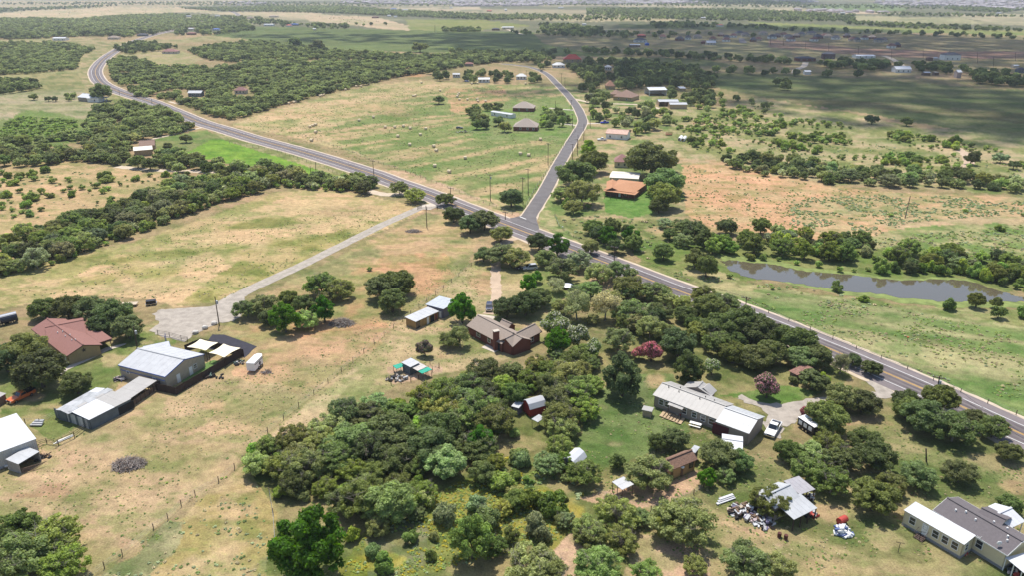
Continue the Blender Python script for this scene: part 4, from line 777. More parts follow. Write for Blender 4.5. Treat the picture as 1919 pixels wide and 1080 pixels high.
def far_house(cx, cy, wpx, dpx, h, rm_, wm_, label, rise=1.6, kind='hip', name="house", cat="house", group=None, wins=2, tilt=0):
    f_ = P(cx, cy + dpx / 2); w_ = wpx / pxm(cy + dpx / 2); dep = min(max(7, w_ * .65), 16); T = thing(name, f_, label, cat, group); sk = tilt * 3
    b_ = Blk(T, to_px(f_.x - w_ / 2, f_.y - sk, h), to_px(f_.x + w_ / 2, f_.y + sk, h), to_px(f_.x + w_ / 2, f_.y + dep + sk, h), h, rise * 1.6, kind, rm_, wm=wm_, eave=.5)
    for k in range(wins): b_.win(0, (k + .6) / (wins + .2), 1.3, 1.4, 1.0, TRIMW)
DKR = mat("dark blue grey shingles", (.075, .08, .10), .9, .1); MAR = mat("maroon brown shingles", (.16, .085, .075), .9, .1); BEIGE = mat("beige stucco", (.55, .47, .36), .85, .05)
FH = [(1073, 112, 34, 9, 3.6, RED_METAL, WALL_TAN, "mansion with a broad bright red metal roof", 3.2), (1047, 124, 24, 6, 3, GREY_METAL, WALL_WHITE, "white house with pale grey roof left of the red roof", 1.6), (1140, 129, 14, 4, 3, GREY_METAL, WALL_WHITE, "small white house in the shaded wood below the red roof", 1.4), (977, 146, 20, 6, 3, GREY_METAL, WALL_WHITE, "grey roofed white house by the end of the hay field", 1.5), (907, 152, 22, 5, 3, WHITE_METAL, WALL_WHITE, "white house with two windows on the far side of the hay field", .8), (855, 143, 14, 4, 3, LTGREY_METAL, WALL_WHITE, "pale shed among the oaks beyond the hay field", .6), (879, 122, 16, 4, 2.8, RED_SHINGLE, BRNWOOD, "rust brown shed in the pasture beyond the hay field", 1),
 (317, 97, 28, 7, 3, PINK_SHINGLE, BEIGE, "pale house with pink brown roof left of the wood", 2.0), (450, 172, 22, 8, 3, PINK_SHINGLE, BEIGE, "pinkish house half hidden in the wood by the highway", 1.6), (365, 178, 26, 6, 3, LTGREY_METAL, STEELBLUE, "house with pale blue metal roof under the oaks by the highway", 1), (110, 73, 24, 5, 3.6, WHITE_METAL, WALL_WHITE, "white metal barn alone at the edge of the left wood", .8), (211, 71, 20, 5, 3, BROWN_SHINGLE, BEIGE, "taupe roofed house beside the highway bend", 1.6), (265, 66, 18, 3, 3, DKR, STEELBLUE, "dark house under the trees at the highway bend", 1), (357, 63, 16, 4, 3, RED_SHINGLE, BRICK, "reddish house at the far tree group", 1.2), (404, 55, 13, 4, 3, BLUETRIM, WALL_WHITE, "building with deep blue roof at the far tree group", .8), (357, 55, 10, 3, 3, GREY_METAL, BEIGE, "small beige house left of the deep blue roof", 1), (503, 46, 18, 4, 3, WHITE_METAL, WALL_WHITE, "white farm shed at the top of the green meadow", .6), (541, 48, 10, 3, 3, RED_METAL, WALL_WHITE, "small red roofed shed at the top of the green meadow", .8), (551, 46, 15, 3, 3, BLUETRIM, STEELBLUE, "blue shed at the top of the green meadow", .6), (512, 30, 16, 4, 3, BROWN_SHINGLE, BEIGE, "taupe roofed house among the far trees", 1.4), (468, 33, 11, 3, 3, BROWN_SHINGLE, BEIGE, "beige house beside the far bend of the highway", 1.2), (407, 29, 8, 2.5, 3, WHITE_METAL, WALL_WHITE, "white shed near the far bend of the highway", .5), (353, 30, 9, 2.5, 3, LTGREY_METAL, WALL_WHITE, "pale shed at the far edge of the straw field", .5), (589, 55, 6, 3, 3, WHITE_METAL, WALL_CREAM, "tiny cream shed at the corner of the green meadow", .5),
 (703, 32, 13, 3, 3, MAR, BRICK, "maroon roofed farmhouse at the straw field", 1), (729, 29, 7, 3, 3, WHITE_METAL, WALL_WHITE, "white shed right of the maroon farmhouse", .6), (741, 31, 6, 2, 3, WHITE_METAL, WALL_WHITE, "low white shed beyond the maroon farmhouse", .4), (737, 16, 12, 2.5, 3.4, BLUETRIM, WALL_WHITE, "blue and white farm building far off", .6), (759, 18, 10, 1.6, 3, WHITE_METAL, WALL_WHITE, "long white greenhouse far off", .4), (845, 14, 6, 2, 3.4, LTGREY_METAL, WALL_WHITE, "pale barn beyond the far straw field", .6), (917, 20, 10, 2, 3, RED_METAL, BRICK, "red roofed ranch far off", .8), (948, 19, 5, 2, 5, LTGREY_METAL, WALL_WHITE, "pale tall house far off", 1), (952, 52, 22, 5, 4, WHITE_METAL, WALL_CREAM, "white and cream warehouse at the end of the caliche road", .6), (929, 55, 15, 3, 3, DKR, BRICK, "dark roofed shed beside the warehouse", 1), (1051, 14, 10, 2, 3.4, WHITE_METAL, WALL_WHITE, "white barn in the far pastures", .6), (1095, 46, 8, 2, 3, WHITE_METAL, WALL_WHITE, "white shed between far oaks", .4),
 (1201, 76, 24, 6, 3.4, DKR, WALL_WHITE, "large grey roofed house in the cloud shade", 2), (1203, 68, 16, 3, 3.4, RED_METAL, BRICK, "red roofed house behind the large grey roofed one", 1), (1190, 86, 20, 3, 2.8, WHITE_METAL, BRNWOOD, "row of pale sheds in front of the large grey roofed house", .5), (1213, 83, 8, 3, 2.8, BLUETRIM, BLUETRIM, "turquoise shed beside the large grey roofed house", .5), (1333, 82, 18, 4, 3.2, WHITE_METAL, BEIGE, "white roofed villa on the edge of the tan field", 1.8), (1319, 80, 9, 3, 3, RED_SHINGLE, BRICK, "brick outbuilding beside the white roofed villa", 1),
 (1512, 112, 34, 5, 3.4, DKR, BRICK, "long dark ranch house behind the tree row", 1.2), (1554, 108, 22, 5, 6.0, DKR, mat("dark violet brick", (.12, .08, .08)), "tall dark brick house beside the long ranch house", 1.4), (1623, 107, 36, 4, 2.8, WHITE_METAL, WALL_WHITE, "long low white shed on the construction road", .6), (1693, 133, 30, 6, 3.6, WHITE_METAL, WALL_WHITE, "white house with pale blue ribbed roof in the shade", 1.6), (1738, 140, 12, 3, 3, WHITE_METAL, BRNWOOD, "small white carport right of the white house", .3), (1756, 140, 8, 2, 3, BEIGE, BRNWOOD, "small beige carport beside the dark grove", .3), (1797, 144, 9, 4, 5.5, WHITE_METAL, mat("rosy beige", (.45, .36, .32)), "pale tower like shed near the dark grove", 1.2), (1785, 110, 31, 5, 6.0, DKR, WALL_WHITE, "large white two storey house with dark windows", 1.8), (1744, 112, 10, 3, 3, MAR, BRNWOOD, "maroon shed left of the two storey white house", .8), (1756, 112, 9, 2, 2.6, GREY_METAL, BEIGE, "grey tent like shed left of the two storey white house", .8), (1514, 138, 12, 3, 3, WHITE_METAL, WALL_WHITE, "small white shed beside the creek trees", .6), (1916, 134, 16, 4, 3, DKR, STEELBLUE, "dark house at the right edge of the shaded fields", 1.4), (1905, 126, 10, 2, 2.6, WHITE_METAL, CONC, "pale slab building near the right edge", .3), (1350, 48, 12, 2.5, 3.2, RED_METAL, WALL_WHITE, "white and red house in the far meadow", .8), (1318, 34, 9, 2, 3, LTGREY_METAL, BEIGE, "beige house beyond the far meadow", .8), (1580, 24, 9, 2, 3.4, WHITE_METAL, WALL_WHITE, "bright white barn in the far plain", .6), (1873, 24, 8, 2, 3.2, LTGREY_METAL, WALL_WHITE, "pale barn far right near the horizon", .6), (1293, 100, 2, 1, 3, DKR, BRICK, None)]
for f in FH:
    if f[7]: far_house(*f[:8], rise=f[8], wins=3 if f[2] > 12 else 0, kind='gable' if f[5] in (WHITE_METAL, LTGREY_METAL) else 'hip')
# new housing estate in the cloud shade
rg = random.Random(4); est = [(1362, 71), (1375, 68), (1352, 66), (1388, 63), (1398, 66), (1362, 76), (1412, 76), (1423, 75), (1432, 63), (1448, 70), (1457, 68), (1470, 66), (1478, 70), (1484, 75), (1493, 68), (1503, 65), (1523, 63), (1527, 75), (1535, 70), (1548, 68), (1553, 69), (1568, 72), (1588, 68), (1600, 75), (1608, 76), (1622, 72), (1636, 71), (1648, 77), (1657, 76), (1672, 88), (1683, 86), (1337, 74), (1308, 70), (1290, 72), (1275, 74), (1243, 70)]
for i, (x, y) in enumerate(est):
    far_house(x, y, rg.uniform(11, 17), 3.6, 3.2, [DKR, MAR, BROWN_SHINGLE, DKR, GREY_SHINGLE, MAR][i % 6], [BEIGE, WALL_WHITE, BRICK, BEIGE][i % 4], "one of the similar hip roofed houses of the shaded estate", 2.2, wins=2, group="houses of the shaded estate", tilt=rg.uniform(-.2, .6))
# far suburb: too many to count at the horizon
mbw, mbr = MB(), MB(); rg = random.Random(8)
for poly, n in (([(640, 1), (1290, 0), (1340, 6), (1040, 9), (860, 9), (640, 7)], 620), ([(1640, 1), (1919, 0), (2100, 0), (2100, 20), (1880, 18), (1760, 10), (1640, 6)], 620), ([(1720, -6), (2100, -8), (2100, 2), (1720, 2)], 260), ([(850, 9), (1020, 8), (1010, 11), (860, 12)], 90), ([(1440, -1), (1530, 0), (1530, 4), (1440, 2)], 50), ([(1490, 19), (1700, 23), (1690, 25), (1490, 22)], 24), ([(400, 5), (460, 3), (520, 8), (420, 10)], 30), ([(1650, 8), (1760, 10), (1750, 12), (1660, 10)], 30)):
    for _ in range(n):
        for _k in range(20):
            x, y = rg.uniform(min(p[0] for p in poly), max(p[0] for p in poly)), rg.uniform(min(p[1] for p in poly), max(p[1] for p in poly))
            if inpoly(np.array([x]), np.array([y]), poly)[0]: break
        q = P(x, y); a = rg.choice((0, 1.57)) + .2; w, d = rg.uniform(14, 24), rg.uniform(11, 16); h = rg.choice((3.5, 6))
        mbw.box((q.x, q.y, h / 2), (w, d, h), a); m = Matrix.Rotation(a, 3, 'Z'); v = [q + m @ Vector((sx * w * .55, sy * d * .55, h)) for sx, sy in ((-1, -1), (1, -1), (1, 1), (-1, 1))] + [q + m @ Vector((-w * .2, 0, h + 3)), q + m @ Vector((w * .2, 0, h + 3))]
        mbr.add(v, [(0, 1, 5, 4), (2, 3, 4, 5), (1, 2, 5), (3, 0, 4), (3, 2, 1, 0)])
sub = thing("distant_suburb", (0, 0, 0), "pale mass of suburb houses along the far top edge", "suburb"); sub['kind'] = 'stuff'
w_ = mbw.build("walls", mat("pale suburb walls", (.55, .47, .43), .8, .3, .004), sub); r_ = mbr.build("roofs", mat("mixed suburb roofs", (.30, .27, .28), .8, .35, .006), sub); w_['kind'] = 'stuff'; r_['kind'] = 'stuff'
# ---------------------------------------------------------------- foliage
def crown_mesh(name, seed, lobes, cards, size, flat=.72, spread=.62, lr=(.26, .42), fill=.18, bloom=None, bare=0.0, openness=0.0, top=0.0):
    """crown of radius about 1 (z from -flat to +flat): leaf sprays over many lobes, gaps between the lobes"""
    rg = np.random.RandomState(seed)
    L = []
    while len(L) < lobes:
        p = rg.uniform(-1, 1, 3)
        if np.linalg.norm(p) > 1: continue
        k = np.linalg.norm(p)
        if k < .35 and rg.rand() < .6: continue
        if p[2] < -.55: continue
        r = rg.uniform(*lr)
        L.append((p[0] * spread, p[1] * spread, p[2] * spread * flat + top, r))
    L = np.array(L); a = L[:, 3] ** 2; li = rg.choice(len(L), int(cards * 2.2), p=a / a.sum())
    d = rg.normal(size=(len(li), 3)); d /= np.linalg.norm(d, axis=1)[:, None]
    d[:, 2] = np.where((d[:, 2] < -.2) & (rg.rand(len(d)) < .6), -d[:, 2], d[:, 2])
    rad = L[li, 3] * (1 - np.abs(rg.normal(0, .13, len(li)))); rad = np.where(rg.rand(len(li)) < fill, rad * rg.rand(len(li)) ** .5, rad)
    rad *= 1 + rg.normal(0, .05 + openness, len(li))
    c = L[li, :3] + d * rad[:, None] * np.array([1, 1, .85])
    ins = np.zeros(len(c), bool)
    for j in range(len(L)):
        q = (np.linalg.norm((c - L[j, :3]) / np.array([1, 1, .85]), axis=1) < L[j, 3] * .72) & (li != j); ins |= q & (rg.rand(len(c)) < .85)
    c, d, li = c[~ins][:cards], d[~ins][:cards], li[~ins][:cards]
    n = len(c); nr_ = d + rg.normal(0, .55, (n, 3)); nr_[:, 2] += .25; nr_ /= np.linalg.norm(nr_, axis=1)[:, None]
    t1 = np.cross(nr_, rg.normal(size=(n, 3))); t1 /= np.linalg.norm(t1, axis=1)[:, None]; t2 = np.cross(nr_, t1)
    s = size * rg.uniform(.6, 1.35, n)[:, None]
    v = np.stack([c - t1 * s, c - t2 * s * .62 + nr_ * s * .12, c + t1 * s, c + t2 * s * .62 + nr_ * s * .12], 1).reshape(-1, 3)
    lobe_t = rg.uniform(-.22, .22, len(L))[li]
    tint = np.clip(.5 + lobe_t + rg.normal(0, .26, n) , 0, 1)
    me_ = D.meshes.new(name); me_.vertices.add(4 * n); me_.vertices.foreach_set("co", v.ravel().astype(np.float32))
    me_.loops.add(4 * n); me_.loops.foreach_set("vertex_index", np.arange(4 * n, dtype=np.int32)); me_.polygons.add(n)
    me_.polygons.foreach_set("loop_start", np.arange(0, 4 * n, 4, dtype=np.int32)); me_.update(calc_edges=True)
    at_ = me_.attributes.new("tint", 'FLOAT', 'FACE'); at_.data.foreach_set("value", tint.astype(np.float32))
    if bloom:
        isb = (rg.rand(n) < bloom[1]) & (c[:, 2] > -.35); col = np.zeros((n, 4)); col[isb, :3] = np.array(bloom[0]) * rg.uniform(.75, 1.2, isb.sum())[:, None]; col[:, 3] = 1
        # Fac of a colour attribute is its mean, so the mask is kept in its own attribute through alpha of black leaves
        b_ = me_.color_attributes.new("bloom", 'FLOAT_COLOR', 'CORNER'); b_.data.foreach_set("color", np.repeat(col, 4, axis=0).ravel().astype(np.float32))
    me_.materials.append(LEAF); return me_
def trunk_mesh(name, seed, limbs=5, h=1.0, r=.07, twigs=0, spread=.55, up=.5):
    """unit trunk: foot at z=0, limbs reaching into a crown of radius 1 centred at z=1"""
    rg = random.Random(seed); mb = MB(); fork = Vector((rg.uniform(-.05, .05), rg.uniform(-.05, .05), h * .45))
    mb.tube((0, 0, -.03), fork, r * 1.25, r, 7)
    for i in range(limbs):
        a = 2 * math.pi * (i + rg.random() * .6) / limbs; k = rg.uniform(.35, 1)
        m_ = fork + Vector((math.cos(a) * spread * .5 * k, math.sin(a) * spread * .5 * k, h * up * .5)); e = fork + Vector((math.cos(a) * spread * k * 1.2, math.sin(a) * spread * k * 1.2, h * up * rg.uniform(.8, 1.6)))
        mb.tube(fork, m_, r * .6, r * .42, 5); mb.tube(m_, e, r * .42, r * .12, 5)
        for _ in range(twigs):
            b0 = m_.lerp(e, rg.random()); b1 = b0 + Vector((rg.uniform(-1, 1), rg.uniform(-1, 1), rg.uniform(-.2, 1))) * .38
            mb.tube(b0, b1, r * .16, r * .05, 4, False)
            for _ in range(4):
                c0 = b0.lerp(b1, rg.uniform(.3, 1)); mb.tube(c0, c0 + Vector((rg.uniform(-1, 1), rg.uniform(-1, 1), rg.uniform(-.1, .8))) * .2, r * .07, r * .03, 3, False)
    return mb.mesh(name, BARK)
N1, N2, N3 = 13000, 2200, 90
PR = {}
PR['oak'] = [crown_mesh("oak_crown", 10 + i, 85, N1, .046, .78, .84, (.12, .24), openness=.08) for i in range(4)]
PR['mesquite'] = [crown_mesh("mesquite_crown", 30 + i, 120, N1, .040, .74, .90, (.07, .18), openness=.16) for i in range(4)]
PR['round'] = [crown_mesh("round_crown", 50 + i, 100, N1, .045, .95, .86, (.09, .22), openness=.08) for i in range(2)]
PR['grey'] = [crown_mesh("sparse_crown", 60 + i, 26, 5200, .042, .80, .72, (.18, .32), openness=.12) for i in range(2)]
PR['bush'] = [crown_mesh("bush_crown", 70 + i, 24, 3200, .078, .72, .72, (.18, .34), openness=.05) for i in range(4)]
for i in range(0): pass
PR['pink'] = [crown_mesh("crape_crown", 80, 18, 6500, .065, .9, .6, (.24, .38), bloom=((.68, .36, .40), .45))]
PR['rose'] = [crown_mesh("rose_crown", 81, 22, 6500, .065, .8, .62, (.24, .38), bloom=((.74, .27, .33), .6))]
PR['white'] = [crown_mesh("white_crown", 82 + i, 20, 7000, .060, .8, .62, (.24, .38), bloom=((.70, .68, .55), .30)) for i in range(2)]
PR['dusty'] = [crown_mesh("dusty_crown", 84, 20, 6500, .065, .9, .6, (.24, .38), bloom=((.40, .27, .26), .42))]
PR['oak2'] = [crown_mesh("oak_crown_mid", 110 + i, 34, N2, .10, .78, .78, (.18, .32), openness=.04) for i in range(4)]
PR['mesquite2'] = [crown_mesh("mesquite_crown_mid", 130 + i, 40, N2, .095, .74, .82, (.15, .27), openness=.08) for i in range(4)]
PR['far'] = [crown_mesh("far_crown", 150 + i, 7, 150, .26, .70, .55, (.34, .50)) for i in range(5)]
# the bloom mask: leaves keep their green, blossoms take the colour of the attribute
tt = LEAF.node_tree; fln = [n for n in tt.nodes if n.type == 'ATTRIBUTE' and n.attribute_name == 'bloom'][0]
gtn = nd(tt, "ShaderNodeMath", operation='GREATER_THAN'); gtn.inputs[1].default_value = .01; tt.links.new(fln.outputs["Fac"], gtn.inputs[0])
mxn = [n for n in tt.nodes if n.type == 'MIX'][0]; tt.links.new(gtn.outputs[0], mxn.inputs[0])
TRUNKS = [trunk_mesh("trunk", i, 5) for i in range(4)]
GREYBARK = mat("grey bark", (.24, .21, .175), .95, .3, 3)
TWIGGY = [trunk_mesh("limbs", 40 + i, 9, 1, .05, 6, .80, .95) for i in range(4)]
for b_ in TWIGGY: b_.materials[0] = GREYBARK
BARE = [trunk_mesh("bare_trunk", 20 + i, 7, 1, .055, 7, .75, .75) for i in range(3)]
DEADM = mat("dead wood", (.33, .29, .25), .95, .2, 3)
for b_ in BARE: b_.materials[0] = DEADM
COL = dict(oak=(.15, .19, .07), mesquite=(.25, .295, .115), round=(.080, .20, .018), grey=(.29, .315, .165), bush=(.22, .30, .08), pink=(.13, .17, .06), rose=(.13, .13, .05), white=(.15, .23, .06), dusty=(.10, .11, .05), lime=(.26, .38, .06), dark=(.07, .10, .035), yellow=(.26, .27, .045), olive=(.225, .28, .08), sage=(.27, .33, .16))
def tone(c, rg, k=.2):
    f = 1 + rg.uniform(-k, k); return (c[0] * f * (1 + rg.uniform(-.14, .16)), c[1] * f, c[2] * f * (1 + rg.uniform(-.3, .08)))
NAMES = dict(oak="oak_tree", mesquite="mesquite_tree", round="shade_tree", grey="sparse_tree", bush="bush", pink="crape_myrtle", rose="crape_myrtle", white="crape_myrtle", dusty="crape_myrtle")
CATS = dict(oak="oak tree", mesquite="mesquite tree", round="shade tree", grey="sparse tree", bush="bush", pink="crape myrtle", rose="crape myrtle", white="crape myrtle", dusty="crape myrtle")
def plant(kind, X, Y, r, h, label, group=None, col=None, rg=rnd, name=None, cat=None, bare=False):
    """r crown radius, h height of the top; one Empty > trunk, crown"""
    e = thing(name or NAMES[kind], (X, Y, 0), label, cat or CATS[kind], group, rg.uniform(0, 6.28))
    px = 2 * r * pxm(to_px(X, Y)[1]); protos = PR[kind]
    if px < 30 and kind in ('oak', 'round'): protos = PR['oak2']
    if px < 30 and kind in ('mesquite', 'grey'): protos = PR['mesquite2']
    ch = {'bush': .36, 'mesquite': .50, 'oak': .52}.get(kind, .53) * h; fz = (h - ch)
    flat = {'bush': .72, 'oak': .70, 'mesquite': .62, 'round': .92, 'grey': .80}.get(kind, .85)
    sz = fz / .80
    c = tone(COL[col] if isinstance(col, str) else col or COL[kind], rg)
    if not bare: inst("crown", rg.choice(protos), e, (0, 0, ch), (r * 1.04 * rg.uniform(.84, 1.16), r * 1.04 * rg.uniform(.84, 1.16), sz), rg.uniform(0, 6.28), c)
    if kind != 'bush' or bare: inst("trunk", rg.choice(BARE if bare else TWIGGY if kind in ('grey', 'mesquite') and px > 24 else TRUNKS), e, (0, 0, 0), (r * .85, r * .85, ch if not bare else h * .72), rg.uniform(0, 6.28))
    return e
def hplant(kind, cx, cy, w, label, hr=None, group=None, col=None, **kw):
    """crown centre and width in the photograph -> a tree standing where such a crown would stand"""
    hr = hr or {'oak': .70, 'mesquite': .68, 'round': .95, 'grey': .95, 'bush': .62}.get(kind, .95)
    h = 4.0; p = P(cx, cy)
    for _ in range(4):
        r = w / 2 / pxm(to_px(p.x, p.y)[1]); h = 2 * r * hr; p = P(cx, cy, h * .56)
    return plant(kind, p.x, p.y, r, h, label, group, col, **kw)
